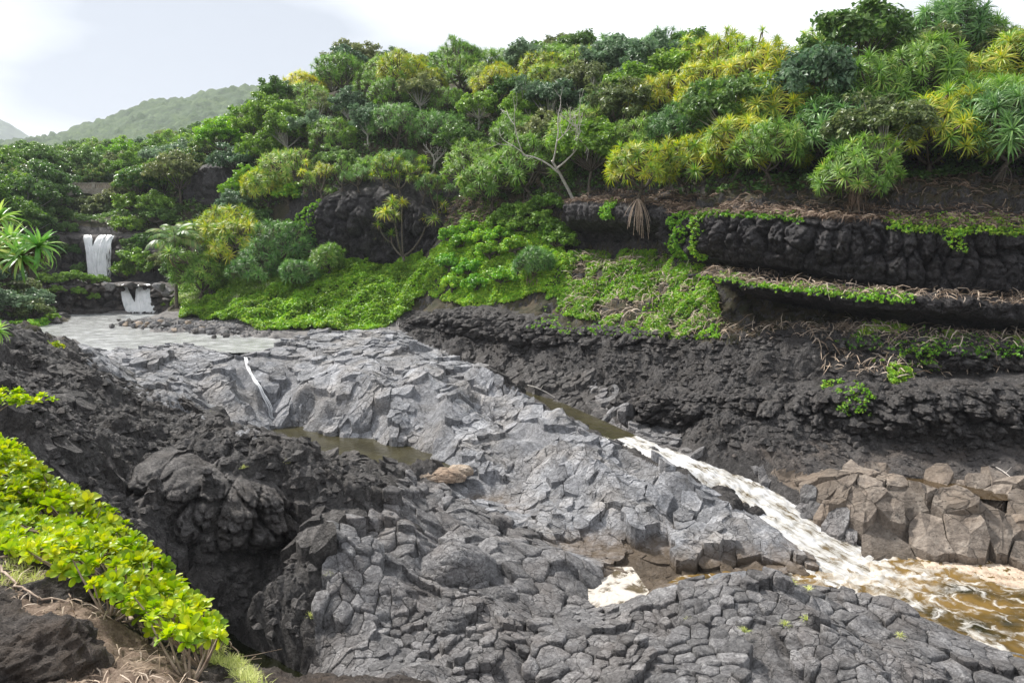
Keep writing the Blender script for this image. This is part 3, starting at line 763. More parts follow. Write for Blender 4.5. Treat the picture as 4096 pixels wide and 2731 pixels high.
def foam_fn(nt, p, c, nrm):
    """foam lines and patches that thin out away from the foot of the cascade"""
    foot = at_z(862, 572, 0)
    vm = nt.nodes.new('ShaderNodeVectorMath'); vm.operation = 'DISTANCE'
    nt.links.new(p, vm.inputs[0]); vm.inputs[1].default_value = tuple(foot)
    d = vm.outputs['Value']
    nz = nt.nodes.new('ShaderNodeTexNoise'); nz.inputs['Scale'].default_value = 0.7; nz.inputs['Detail'].default_value = 4
    nt.links.new(p, nz.inputs['Vector'])
    wv = nt.nodes.new('ShaderNodeVectorMath'); wv.operation = 'MULTIPLY_ADD'
    nt.links.new(nz.outputs['Color'], wv.inputs[0]); wv.inputs[1].default_value = (2.2, 2.2, 0); nt.links.new(p, wv.inputs[2])
    vo = N(nt, 'ShaderNodeTexVoronoi', Scale=0.75); vo.feature = 'DISTANCE_TO_EDGE'; nt.links.new(wv.outputs[0], vo.inputs['Vector'])
    lines = map_range(nt, vo.outputs['Distance'], 0.015, 0.09, 1, 0)
    nf = noise_node(nt, wv.outputs[0], 1.3, 6, 0.65)
    near = map_range(nt, d, 0.5, 5.5, 1, 0)
    mid = map_range(nt, d, 3.0, 16.0, 1, 0.25)
    lines = math_n(nt, 'MULTIPLY', math_n(nt, 'MULTIPLY', lines, map_range(nt, nf, 0.42, 0.6)), mid)
    patch = map_range(nt, math_n(nt, 'ADD', nf, math_n(nt, 'MULTIPLY', near, 0.26)), 0.56, 0.84)
    f = math_n(nt, 'MAXIMUM', lines, patch, True)
    # aerated water is paler and amber
    amber = mixc(nt, map_range(nt, math_n(nt, 'ADD', noise_node(nt, p, 0.35, 3), math_n(nt, 'MULTIPLY', mid, 0.2)), 0.5, 0.72), (0.022, 0.02, 0.008), (0.17, 0.105, 0.03))
    col = mixc(nt, f, amber, (0.60, 0.58, 0.54))
    return col, map_range(nt, f, 0, 1, 0.08, 0.6), bump(nt, f, 0.5, 0.06, nrm)
water_mat('frothy_pool', (0.03, 0.03, 0.01), 0.08, 3.5, 0.05, foam=foam_fn)
def white_mat(name, lo, hi, scale, water=(0.16, 0.12, 0.06), stretch=(1, 1, 1), c1=(0.86, 0.86, 0.85), rot=0.0, mid=None, trans=0.0):
    m, nt, out = new_mat(name)
    p = pos_node(nt)
    mp0 = N(nt, 'ShaderNodeMapping'); mp0.inputs['Rotation'].default_value = (0, 0, rot); nt.links.new(p, mp0.inputs['Vector'])
    mp = N(nt, 'ShaderNodeMapping'); mp.inputs['Scale'].default_value = stretch; nt.links.new(mp0.outputs[0], mp.inputs['Vector'])
    n = noise_node(nt, mp.outputs[0], scale, 7, 0.72, 0.6)
    n2 = noise_node(nt, p, scale * 0.35, 3, 0.5)
    f = map_range(nt, math_n(nt, 'ADD', n, math_n(nt, 'MULTIPLY', math_n(nt, 'SUBTRACT', n2, 0.5), 0.7)), lo, hi)
    b = N(nt, 'ShaderNodeBsdfPrincipled')
    col = mixc(nt, f, water, c1) if mid is None else ramp(nt, f, [(0.0, water), (0.45, mid), (0.95, c1)])
    nt.links.new(col, b.inputs['Base Color'])
    nt.links.new(map_range(nt, f, 0, 1, 0.12, 0.65), b.inputs['Roughness'])
    nt.links.new(bump(nt, n, 1.0, 0.22), b.inputs['Normal'])
    if trans:                                                    # light shines through the falling drops
        tr = nt.nodes.new('ShaderNodeBsdfTranslucent'); nt.links.new(col, tr.inputs['Color'])
        mx = nt.nodes.new('ShaderNodeMixShader'); mx.inputs[0].default_value = trans
        nt.links.new(b.outputs[0], mx.inputs[1]); nt.links.new(tr.outputs[0], mx.inputs[2]); nt.links.new(mx.outputs[0], out.inputs['Surface'])
    else: nt.links.new(b.outputs[0], out.inputs['Surface'])
    return m
FLOW = math.atan2(0.835, 0.55)
white_mat('cascade_water', 0.31, 0.66, 3.0, (0.12, 0.085, 0.035), (0.18, 1.5, 0.6), (0.74, 0.74, 0.75), FLOW, (0.50, 0.48, 0.44))
white_mat('fall_water', 0.30, 0.55, 2.2, (0.80, 0.82, 0.83), (1.4, 1.4, 0.22), (0.96, 0.96, 0.97))
white_mat('froth', 0.40, 0.50, 0.8, (0.10, 0.075, 0.04), (1, 1, 1), (0.56, 0.51, 0.45))
white_mat('foam_raft', 0.30, 0.55, 2.5, (0.42, 0.30, 0.20), (1, 1, 1), (0.66, 0.53, 0.41))

def flat_water(name, poly, z, mat, n=1):
    P = np.array([at_z(u, v, z) for u, v in poly])
    c = P.mean(0)
    V = np.concatenate([P, c[None]])
    T = [(i, (i + 1) % len(P), len(P)) for i in range(len(P))]
    a = sum(P[i, 0] * P[(i + 1) % len(P), 1] - P[(i + 1) % len(P), 0] * P[i, 1] for i in range(len(P)))
    if a < 0: T = [t[::-1] for t in T]
    return tag(link(name, np_mesh(name, V, None, T, [MATS[mat]])), kind='structure')
UPW = [(-60, 320), (60, 310), (115, 308), (165, 310), (180, 318), (260, 322), (400, 320), (420, 336), (340, 345), (262, 352), (232, 352.3), (195, 350), (140, 358), (60, 352), (-60, 340)]
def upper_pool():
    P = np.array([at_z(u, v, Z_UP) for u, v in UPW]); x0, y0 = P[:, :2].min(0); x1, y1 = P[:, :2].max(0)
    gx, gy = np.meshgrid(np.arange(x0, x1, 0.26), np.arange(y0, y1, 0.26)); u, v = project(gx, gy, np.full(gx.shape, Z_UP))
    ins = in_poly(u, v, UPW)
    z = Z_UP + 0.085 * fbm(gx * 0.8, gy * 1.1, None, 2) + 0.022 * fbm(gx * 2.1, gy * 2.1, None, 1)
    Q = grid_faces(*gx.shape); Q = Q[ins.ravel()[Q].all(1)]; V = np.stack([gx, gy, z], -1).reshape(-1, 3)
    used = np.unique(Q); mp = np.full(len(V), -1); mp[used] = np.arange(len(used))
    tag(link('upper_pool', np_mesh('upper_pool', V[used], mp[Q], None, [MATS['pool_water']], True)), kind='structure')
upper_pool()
flat_water('middle_pool', [(255, 422), (300, 420), (350, 425), (420, 436), (470, 452), (475, 468), (440, 480), (400, 480), (330, 462), (250, 444)], Z_MID, 'still_water')
LOWW = [(800, 566), (850, 545), (905, 540), (1024, 550), (1150, 560), (1150, 720), (1024, 672), (930, 640), (850, 605), (780, 598), (640, 598), (680, 575)]
def lower_pool():
    P = np.array([at_z(u, v, 0) for u, v in LOWW]); x0, y0 = P[:, :2].min(0); x1, y1 = P[:, :2].max(0)
    gx, gy = np.meshgrid(np.arange(x0, x1, 0.11), np.arange(y0, y1, 0.11)); u, v = project(gx, gy, np.zeros_like(gx))
    ins = in_poly(u, v, LOWW); f = at_z(858, 570, 0); d = np.hypot(gx - f[0], gy - f[1])
    a = 0.05 + 0.22 * np.clip(1 - d / 9, 0, 1)
    z = a * fbm(gx * 1.1, gy * 1.1, None, 4, 0.6, ridged=True) + 0.02
    Q = grid_faces(*gx.shape); Q = Q[ins.ravel()[Q].all(1)]; V = np.stack([gx, gy, z], -1).reshape(-1, 3)
    used = np.unique(Q); mp = np.full(len(V), -1); mp[used] = np.arange(len(used))
    tag(link('lower_pool', np_mesh('lower_pool', V[used], mp[Q], None, [MATS['frothy_pool']], True)), kind='structure')
lower_pool()
flat_water('small_rock_pool', [(583, 566), (632, 566), (650, 592), (640, 603), (612, 614), (583, 606)], 0.15, 'froth')
flat_water('dark_side_pool', [(150, 600), (215, 615), (260, 635), (310, 655), (370, 700), (370, 800), (100, 800)], -0.4, 'dark_water')
flat_water('shelf_puddle', [(870, 471), (905, 474), (960, 482), (1005, 490), (1040, 498), (1000, 500), (940, 494), (885, 484)], 2.17, 'puddle_water')
flat_water('falls_plunge_pool', [(95, 281), (170, 281), (172, 285.0), (118, 286)], 10.2, 'still_water')

def smooth_path(P, n):
    P = np.asarray(P, float); d = np.r_[0, np.cumsum(np.linalg.norm(np.diff(P, axis=0), axis=1))]
    t = np.linspace(0, d[-1], n)
    Q = np.stack([np.interp(t, d, P[:, k]) for k in range(P.shape[1])], -1)
    k = max(3, n // len(P)); ker = np.hanning(k + 2)[1:-1]; ker /= ker.sum()
    pad = np.concatenate([np.repeat(Q[:1], k, 0), Q, np.repeat(Q[-1:], k, 0)])
    S = np.stack([np.convolve(pad[:, j], ker, 'same') for j in range(Q.shape[1])], -1)[k:-k]
    return S
def stream():
    cp = [tuple(at_z(*c)) for c in CHAN] + [tuple(at_z(885, 580, -0.12))]
    wid = [2.6, 1.5, 1.1, 1.1, 1.3, 1.2, 1.1, 1.0, 0.95, 1.0, 1.05, 1.2, 1.5, 2.0, 2.9, 3.3]
    P = np.array([list(c) + [w] for c, w in zip(cp, wid)])
    S = smooth_path(P, 420); nc = 34
    T = np.gradient(S[:, :3], axis=0); T[:, 2] = 0; T /= np.linalg.norm(T, axis=1)[:, None]
    A = np.stack([T[:, 1], -T[:, 0], np.zeros(len(T))], -1)
    w = np.linspace(-1, 1, nc)
    V = S[:, None, :3] + A[:, None, :] * (w[None, :, None] * 1.35 * S[:, 3][:, None, None])
    V[..., 2] -= 0.42 * (np.clip(np.abs(w) - 0.78, 0, 1) / 0.22)[None, :] ** 1.5
    slope = np.abs(np.gradient(S[:, 2]) / (np.linalg.norm(np.gradient(S[:, :2], axis=0), axis=1) + 1e-6))
    turb = np.clip(slope * 6, 0.08, 1.0)
    turb = np.convolve(np.pad(turb, 20, 'edge'), np.hanning(41) / np.hanning(41).sum(), 'same')[20:-20]
    s_ = np.arange(len(S)) * 0.12
    N1 = fbm(V[..., 0] * 1.6, V[..., 1] * 1.6, None, 4, 0.6, ridged=True)
    V[..., 2] += turb[:, None] * (0.13 * N1 + 0.06 * fbm(V[..., 0] * 5, V[..., 1] * 5, None, 2)) + 0.10 * (1 - w[None, :] ** 2) * turb[:, None]
    Q = grid_faces(len(S), nc)
    calm = turb[:-1].repeat(nc - 1) < 0.30
    me = np_mesh('stream', V.reshape(-1, 3), Q, None, [MATS['cascade_water'], MATS['still_water']], True, calm.astype(int))
    tag(link('stream', me), kind='structure')
    # the side spill over the ledge left of the cascade
    P = np.array([list(at_z(672, 458, 2.5)) + [0.25], list(at_z(690, 474, 2.15)) + [0.35], list(at_z(684, 484, 2.0)) + [0.5], list(at_z(676, 493, 1.95)) + [0.35]])
    return S
stream()
def ribbon(name, pts, widths, mat, n=60, nc=10, depth=0.25, amp=0.15, parent=None):
    """a rounded tongue of falling water"""
    S = smooth_path(np.array([list(p) + [w] for p, w in zip(pts, widths)]), n)
    T = np.gradient(S[:, :3], axis=0); T /= np.linalg.norm(T, axis=1)[:, None] + 1e-9
    view = np.array([0, -1.0, 0.25])
    A = np.cross(T, view); A /= np.linalg.norm(A, axis=1)[:, None] + 1e-9
    B = np.cross(A, T); B *= np.sign(B[:, 1:2] * -1 + 1e-9)
    w = np.linspace(-1, 1, nc)
    wn_ = 1 + 0.35 * fbm(np.arange(n) * 0.23, np.zeros(n), None, 3)
    V = S[:, None, :3] + A[:, None, :] * (w[None, :, None] * (S[:, 3] * wn_)[:, None, None]) + B[:, None, :] * (depth * (1 - w ** 2))[None, :, None]
    V += B[:, None, :] * (amp * fbm(V[..., 0] * 2.2, V[..., 2] * 0.9, V[..., 1], 4, 0.6, ridged=True))[..., None]
    V += A[:, None, :] * (amp * 0.8 * fbm(V[..., 0] * 1.5 + 9, V[..., 2] * 0.8, None, 3))[..., None]
    return V.reshape(-1, 3), grid_faces(n, nc)
def torrent(name, pts, wd, parent, o, k=7, seed=0, mat='fall_water', rw=1.2):
    """a fall made of several ropes of water side by side"""
    rng = np.random.default_rng(seed); mb = MB(); pts = np.array(pts); wd = np.array(wd)
    for j in range(k):
        off = (j + 0.5) / k * 2 - 1 + rng.normal() * 0.06
        P = pts + np.column_stack([off * wd * 0.9, -0.12 * rng.random(len(pts)) - 0.10 * (1 - off * off), 0 * wd]) + rng.normal(size=pts.shape) * np.array([0.05, 0.04, 0.02])
        v, q = ribbon('r', P, np.maximum(wd / k * (rw + 0.8 * rng.random()), 0.03), None, 46, 6, 0.10, 0.07)
        mb.add(v - o, q)
    link(name, mb.mesh(name, [MATS[mat]], True), parent)
def falls():
    g = tag(link('upper_waterfall', None, None, at_y(100, 280, 119)), 'tall white waterfall plunging in three strands beneath the arched bridge', 'waterfall')
    o = np.array(g.location)
    for q, (pts, wd) in enumerate((([(87, 235, 122.6), (88, 237, 121.6), (90, 250, 120.6), (92, 265, 120), (93.5, 281, 119.5)], [.55, .7, .6, .65, .8]),
                    ([(106, 235, 122.8), (104.5, 237, 121.8), (100, 246, 120.9), (98.5, 258, 120.4), (98.5, 270, 120), (99, 283, 119.5)], [1.1, 1.2, 1.1, 1.3, 1.35, 1.45]),
                    ([(112.5, 235.5, 122.6), (110.5, 240, 121.6), (108.5, 247, 120.8), (107, 254, 120.5)], [.4, .3, .25, .15]))):
        torrent('water_strand', [at_y(*p) for p in pts], wd, g, o, (6, 10, 3)[q], q)
    mb = MB(); rng = np.random.default_rng(3)
    for k in range(120):
        u = 105.5 + 5.5 * rng.random(); v0 = 244 + 30 * rng.random(); L = 2 + 6 * rng.random()
        a, b = at_y(u, v0, 120.2), at_y(u + .1, v0 + L, 120.0)
        mb.tube([a - o, (a + b) / 2 - o, b - o], [0.02, 0.035, 0.015], 3)
    tag(link('spray', mb.mesh('spray_drops', [MATS['fall_water']]), g), kind='stuff')
    g = tag(link('lower_waterfall', None, None, at_z(140, 312.5, Z_UP)), 'short twin waterfall splitting round a dark rock into the upper pool', 'waterfall')
    o = np.array(g.location)
    for q, (pts, wd) in enumerate((([(121, 284.3, 112.0), (123, 286, 111.0), (126, 294, 110.2), (130, 304, 109.6), (137, 312, 109)], [.55, .6, .6, .75, 1.3]),
                    ([(144, 284, 112.2), (143.5, 286, 111.2), (143, 294, 110.3), (143, 303, 109.6), (145, 312, 108.9)], [.95, 1.1, 1.1, 1.3, 1.9]))):
        torrent('water_strand', [at_y(*p) for p in pts], wd, g, o, (6, 9)[q], 10 + q)
    # churned foam at the foot
    V = []; nr, nc = 14, 40
    for i in range(nr):
        t = i / (nr - 1)
        for j in range(nc):
            a = j / nc * 2 * math.pi
            c = at_z(141, 311.5, Z_UP)
            V.append((c[0] + (1 - t) * 3.0 * math.cos(a) * (1 + .2 * math.sin(3 * a + 1)), c[1] - 0.3 + (1 - t) * 1.8 * math.sin(a), Z_UP + 0.02 + 1.0 * t ** 0.7))
    V = np.array(V); V[:, 2] += 0.2 * fbm(V[:, 0] * 1.5, V[:, 1] * 1.5, None, 3) * ((V[:, 2] - Z_UP) > 0.05)
    link('foam', np_mesh('foam', V - o, grid_faces(nr, nc, True), None, [MATS['fall_water']], True), g)
    g = tag(link('rock_trickle', None, None, at_z(272, 424, Z_MID)), 'thin white trickle sliding down grey rock into the middle pool', 'waterfall')
    o = np.array(g.location)
    hp = [terrain_hit(*p, y0=40) for p in TRICKLE]
    pts = [np.array([p[0] + 0.14 * math.sin(3 * p[1]), p[1] - 0.1, float(ground(np.array([p[0]]), np.array([p[1]]))[0]) + 0.10 + 0.08 * math.sin(p[1] * 9)]) for p in hp] + [at_z(273, 425, Z_MID)]
    for a_ in range(len(pts) - 2, -1, -1): pts[a_][2] = max(pts[a_][2], pts[a_ + 1][2] + 0.05)
    torrent('water_strand', pts, [.10, .10, .12, .15, .20, .26, .34, .42], g, o, 6, 31, rw=0.25)
    th = np.linspace(0, 2 * math.pi, 20, endpoint=False); sp_ = at_z(273, 425.5, Z_MID) - o
    V = np.concatenate([np.stack([sp_[0] + r_ * np.cos(th) * (1 + .2 * np.sin(3 * th)), sp_[1] - 0.2 + 0.7 * r_ * np.sin(th), sp_[2] + h_ + 0 * th], -1) for r_, h_ in ((0.85, 0.01), (0.5, 0.05), (0.2, 0.12))])
    link('splash_foam', np_mesh('splash_foam', V, grid_faces(3, 20, True), None, [MATS['froth']], True), g)
    # tan foam raft drifting by the brown stones
    poly = [(912, 556), (940, 553), (965, 556), (1000, 559), (1030, 570), (1060, 580), (1060, 600), (1020, 588), (990, 582), (960, 572), (925, 567)]
    P = np.array([at_z(u, v, 0.0)[:2] for u, v in poly])
    x0, y0 = P.min(0); x1, y1 = P.max(0)
    gx, gy = np.meshgrid(np.linspace(x0, x1, 170), np.linspace(y0, y1, 70))
    u, v = project(gx, gy, np.zeros_like(gx)); jit = 3.0 * fbm(gx * 1.2, gy * 1.2, None, 3)
    ins = in_poly(u + jit, v + jit * 0.5, poly)
    hz = 0.05 + 0.10 * np.abs(fbm(gx * 2.2, gy * 2.2, None, 4, 0.6)) + 0.04 * worley(gx * 4, gy * 4)[0]
    zz = np.where(ins, hz, -0.05)
    Q = grid_faces(*gx.shape); keepf = ins.ravel()[Q].any(1)
    V = np.stack([gx, gy, zz], -1).reshape(-1, 3); Q = Q[keepf]
    used = np.unique(Q); mp = np.full(len(V), -1); mp[used] = np.arange(len(used)); V = V[used]; Q = mp[Q]
    c = V.mean(0); c[2] = 0
    tag(link('foam_raft', np_mesh('foam_raft', V - c, Q, None, [MATS['foam_raft']], True), None, c), 'tan bubbly foam raft floating beside the brown boulders', 'foam')
falls()

# ------------------------------------------------------------------ cliffs: faces that overhang, built as strips along a line
def cliff(name, line, ztop, profile, mat, ds=0.16, nt_=70, amp=0.5, col_w=1.0, seed=0, depth_fn=None, aniso=2.6):
    P = np.array([at_y(*p) for p in line]); zt = np.interp(np.linspace(0, 1, len(P)), np.linspace(0, 1, len(ztop)), ztop)
    P4 = np.column_stack([P, zt]); L = np.linalg.norm(np.diff(P[:, :2], axis=0), axis=1).sum(); n = int(L / ds)
    S = smooth_path(P4, n)
    T = np.gradient(S[:, :2], axis=0); T /= np.linalg.norm(T, axis=1)[:, None]
    Nn = np.stack([T[:, 1], -T[:, 0]], -1)                      # toward the gorge when the line runs left to right
    pr = np.array(profile, float); t = np.linspace(0, 1, len(pr)); tt = np.linspace(0, 1, nt_)
    po, pz = np.interp(tt, t, pr[:, 0]), np.interp(tt, t, pr[:, 1])
    s_ = np.linspace(0, L, n)
    off = np.repeat(po[None], n, 0); hz = S[:, 2][:, None] + pz[None] * (S[:, 3] - S[:, 2])[:, None]
    if depth_fn is not None: off = off + depth_fn(s_ / L, pz)
    sx = s_[:, None] + 0 * hz
    sxw = sx + 0.7 * fbm(sx * 0.4, hz * 0.3, None, 2)
    f1, f2, cid = worley(sxw / col_w + seed, hz / (col_w * aniso) + seed)
    g1, g2, gid = worley(sxw / (col_w * 0.4), hz / (col_w * 0.7))
    face = np.clip(1 - np.abs(pz - 0.55) * 1.5, 0.15, 1)[None]
    d = amp * (0.9 * (cid - 0.5) + 0.9 * np.clip(1 - 1.6 * f1 * f1, 0, 1) - 0.5) + amp * 0.35 * (gid - 0.5 + np.clip((g2 - g1) * 2, 0, 0.6)) + amp * 0.9 * fbm(sx * 0.25 + seed, hz * 0.3, None, 3) + amp * 0.25 * fbm(sx * 2.5, hz * 2.5, None, 3, ridged=True)
    d = d - amp * 0.75 * np.exp(-((f2 - f1) / 0.10) ** 2) - amp * 0.22 * np.exp(-((g2 - g1) / 0.12) ** 2)      # joints between columns
    off = off + d * face
    hz = hz + 0.35 * fbm(sx * 0.5 + seed, off * 0.5, None, 3) + 0.14 * fbm(sx * 2.2, off * 2 + seed, hz, 3)
    V = np.stack([S[:, 0][:, None] + Nn[:, 0][:, None] * off, S[:, 1][:, None] + Nn[:, 1][:, None] * off, hz], -1)
    me = np_mesh(name, V.reshape(-1, 3), grid_faces(n, nt_), None, [MATS[mat]], True)
    tag(link(name, me), kind='structure')
    return V
PROF = [(-5.0, 1.25), (-2.5, 1.08), (-0.6, 1.0), (0.1, 0.92), (0.35, 0.75), (0.4, 0.5), (0.35, 0.25), (0.0, 0.08), (-0.8, 0.02), (-2.6, -0.02), (-4.5, -0.15)]
CLV = {}
CLV['right'] = cliff('overhanging_cliff', CLIFF_R, [18.9, 18.7, 18.4, 18.0, 17.7, 17.5, 17.4, 17.3], PROF, 'cliff_rock', 0.12, 96, 1.0, 1.15, 1)
CAVE = [(-5, 1.25), (-2.5, 1.06), (-0.6, 1.0), (0.2, 0.9), (0.3, 0.75), (0.0, 0.60), (-1.2, 0.52), (-3.0, 0.40), (-3.8, 0.2), (-3.5, 0.0), (-3.0, -0.15)]
CLV['cave'] = cliff('cave_cliff', CLIFF_C, [20.6, 20.4, 20.0, 19.4], CAVE, 'cliff_rock', 0.16, 80, 0.45, 1.3, 5)
CLV['far'] = cliff('far_dark_cliff', CLIFF_F, [20, 22.5, 23, 22.8, 21.5, 18.5], PROF, 'cliff_rock', 0.22, 90, 1.5, 1.5, 9)
LEDGE_L = [(690, 272, 64), (712, 282, 60.5), (735, 290, 58.5), (770, 296, 57), (820, 303, 55.5), (870, 309, 54.2), (920, 315, 53.2), (970, 319, 52.4), (1020, 323, 51.6), (1100, 326, 50.4)]
PROF_L = [(-6, 1.15), (-3, 1.08), (-0.8, 1.0), (0.0, 0.85), (0.15, 0.55), (-0.1, 0.2), (-0.8, 0.0), (-2.2, -0.35), (-4.0, -0.8), (-5.5, -1.4)]
CLV['ledge'] = cliff('jutting_ledge', LEDGE_L, [13.8, 13.4, 13.0, 12.8, 12.6, 12.4, 12.2, 12.0], PROF_L, 'cliff_rock', 0.14, 60, 0.45, 1.2, 15)
V2 = cliff('valley_cliff', [(183, 214, 131), (195, 214, 129), (210, 214, 127.5), (225, 213, 126), (238, 210, 125)], [24, 28.5, 29.5, 29, 25], PROF, 'cliff_rock', 0.3, 60, 0.8, 1.8, 21)

PROFF = [(-6.0, 1.03), (-2.5, 1.03), (-0.7, 1.0), (0.0, 0.92), (0.2, 0.75), (0.1, 0.5), (0.3, 0.25), (0.5, 0.08), (0.6, -0.05), (0.4, -0.2)]
cliff('upper_falls_rock', [(40, 272, 118), (56, 278, 120), (70, 281, 121.6), (85, 281, 122.4), (100, 281, 122.6), (112, 281, 122.4), (126, 281, 121), (140, 279, 119.5), (160, 274, 117.5)], [17.0, 18.2, 17.9, 17.4, 17.4, 17.5, 18.0, 16.5, 15.0], PROFF, 'shelf_rock', 0.2, 60, 1.3, 1.7, 31, aniso=1.3)
cliff('lower_falls_rock', [(30, 312, 104), (50, 314, 106.5), (75, 314, 108), (100, 314, 109.4), (116, 314, 110.6), (132, 313.5, 110.6), (150, 313.5, 110.6), (160, 312, 109.5), (176, 306, 107)], [8.6, 10.0, 10.9, 10.4, 10.2, 10.4, 10.1, 10.8, 9.2], PROFF, 'shelf_rock', 0.18, 70, 1.4, 1.5, 37, aniso=0.8)

# ------------------------------------------------------------------ loose boulders
import bmesh
def hull_rock(rng, n=18, flat=0.7):
    p = rng.normal(size=(n, 3)); p /= np.linalg.norm(p, axis=1)[:, None]; p *= (0.8 + 0.3 * rng.random((n, 1))) * np.array([1, 0.8, flat])
    bm = bmesh.new()
    for q in p: bm.verts.new(q)
    r = bmesh.ops.convex_hull(bm, input=bm.verts)
    bmesh.ops.delete(bm, geom=[v for v in bm.verts if not v.link_faces], context='VERTS')
    bmesh.ops.bevel(bm, geom=bm.edges[:], offset=0.05, segments=1, affect='EDGES')
    me = bpy.data.meshes.new('boulder'); bm.to_mesh(me); bm.free()
    return me
HULL = {}
for mt in ('slate_basalt', 'dark_basalt', 'tan_rock', 'grey_basalt'):
    HULL[mt] = [hull_rock(np.random.default_rng(50 + k)) for k in range(5)]
    for me in HULL[mt]: me.materials.append(MATS[mt])
def boulder(u, v, z, s, mat, label, group=None, k=0):
    p = at_z(u, v, z) if z is not None else terrain_hit(u, v)
    tag(link('boulder', HULL[mat][k % 5], None, (p[0], p[1], p[2] + 0.15 * s), (0.2 * math.sin(k), 0.2 * math.cos(k * 2), k * 1.9), (s, s, s)), label, 'boulder', group)
rb = np.random.default_rng(15)
for k in range(70):
    u = 108 + 150 * rb.random(); v = 319 + 13 * rb.random() ** 0.8 + (u - 108) * 0.02
    if v > 326 + (u - 108) * 0.07: v = 320 + 4 * rb.random()
    m_ = 'tan_rock' if rb.random() < 0.2 else ('slate_basalt' if rb.random() < 0.7 else 'dark_basalt')
    w_ = {'tan_rock': 'tan', 'slate_basalt': 'grey', 'dark_basalt': 'dark'}[m_]
    boulder(u, v, 6.5, 0.25 + 0.5 * rb.random() ** 2, m_, f'{w_} angular stone on the gravel bar of the upper pool', f'{w_} stones on the gravel bar', k)
for k, (u, v, s, m_, lab) in enumerate([(50, 321, 1.1, 'slate_basalt', 'large pale-topped boulder at the left shore of the upper pool'), (58, 322, .8, 'dark_basalt', 'dark boulder beside the pale-topped one on the left shore'), (64, 317, .9, 'dark_basalt', 'dark boulder below the shelf left of the lower waterfall'), (42, 320, .7, 'slate_basalt', 'grey boulder beside the low lime bushes'), (267, 331, .9, 'dark_basalt', 'dark boulder at the foot of the bright green carpet'), (258, 330, .6, 'slate_basalt', 'grey boulder on the shore below the green carpet'), (345, 330, 1.0, 'dark_basalt', 'dark hump of rock breaking the green water by the carpet'), (362, 330, .8, 'slate_basalt', 'grey rock beside the dark hump under the carpet edge'), (226, 336, .5, 'dark_basalt', 'small dark stone standing in the upper pool'), (214, 337, .35, 'dark_basalt', 'tiny dark stone poking out of the upper pool'), (180, 298, 1.3, 'dark_basalt', 'dark block at the right of the lower waterfall'), (168, 292, 1.2, 'slate_basalt', 'grey block above the right strand of the lower waterfall'), (132, 286, 0.8, 'dark_basalt', 'rock knob splitting the lower waterfall'), (159, 288, 1.1, 'slate_basalt', 'wide slab beside the lower waterfall lip'), (110, 287, 1.0, 'slate_basalt', 'slab left of the lower waterfall lip')]):
    boulder(u, v, {13: 10.2, 12: 10.3, 14: 10.2, 10: 8.0, 11: 9.6}.get(k, 6.4), s, m_, lab, None, k)
def round_boulder(u, v, z, r, mat, label, seed, yaw=0.0):
    p = at_z(u, v, z); nr, nc = 44, 72
    th = np.linspace(0.02, math.pi * 0.62, nr)[:, None]; ph = np.linspace(0, 2 * math.pi, nc, endpoint=False)[None]
    X, Y, Z = np.sin(th) * np.cos(ph), np.sin(th) * np.sin(ph), np.cos(th) * np.ones_like(ph)
    f1, f2, cid = worley(X * 2.0 + Z + seed, Y * 2.0 + 0.7 * Z + seed)
    d = 1 + 0.16 * vnoise(X * 1.6 + seed, Y * 1.6, Z * 1.6) + 0.06 * fbm(X * 4, Y * 4 + seed, Z * 4, 3) + 0.10 * (cid - 0.5) - 0.055 * np.clip(1 - (f2 - f1) * 9, 0, 1)
    V = np.stack([X * d * r[0], Y * d * r[1], Z * d * r[2]], -1).reshape(-1, 3)
    tag(link('round_boulder', np_mesh('round_boulder', V, grid_faces(nr, nc, True), None, [MATS[mat]], True), None, p, (0, 0, yaw)), label, 'boulder')
round_boulder(452, 580, 0.9, (2.1, 1.5, 1.75), 'slate_basalt', 'largest rounded cracked grey boulder among the near rocks', 3, 0.3)
round_boulder(330, 578, 1.7, (0.95, 0.8, 0.85), 'dark_basalt', 'dark faceted boulder perched above the side pool', 8)
round_boulder(352, 540, 2.2, (1.5, 1.1, 0.95), 'dark_basalt', 'wide dark boulder jutting from the lava bank', 12)
round_boulder(408, 540, 1.9, (0.8, 0.8, 0.8), 'dark_basalt', 'dark round-topped boulder wedged beside the largest grey one', 22)
round_boulder(450, 625, 1.0, (0.85, 0.8, 0.75), 'slate_basalt', 'smooth grey boulder below the largest cracked one', 27)
round_boulder(498, 600, 0.9, (0.8, 0.7, 0.6), 'slate_basalt', 'low grey boulder right of the largest cracked one', 33)
round_boulder(437, 477, 1.85, (1.7, 0.9, 0.55), 'tan_rock', 'tan flat-topped rock at the tip of the middle pool', 41)
round_boulder(460, 471, 1.85, (0.8, 0.6, 0.45), 'tan_rock', 'small tan rock beside the flat-topped one', 43)

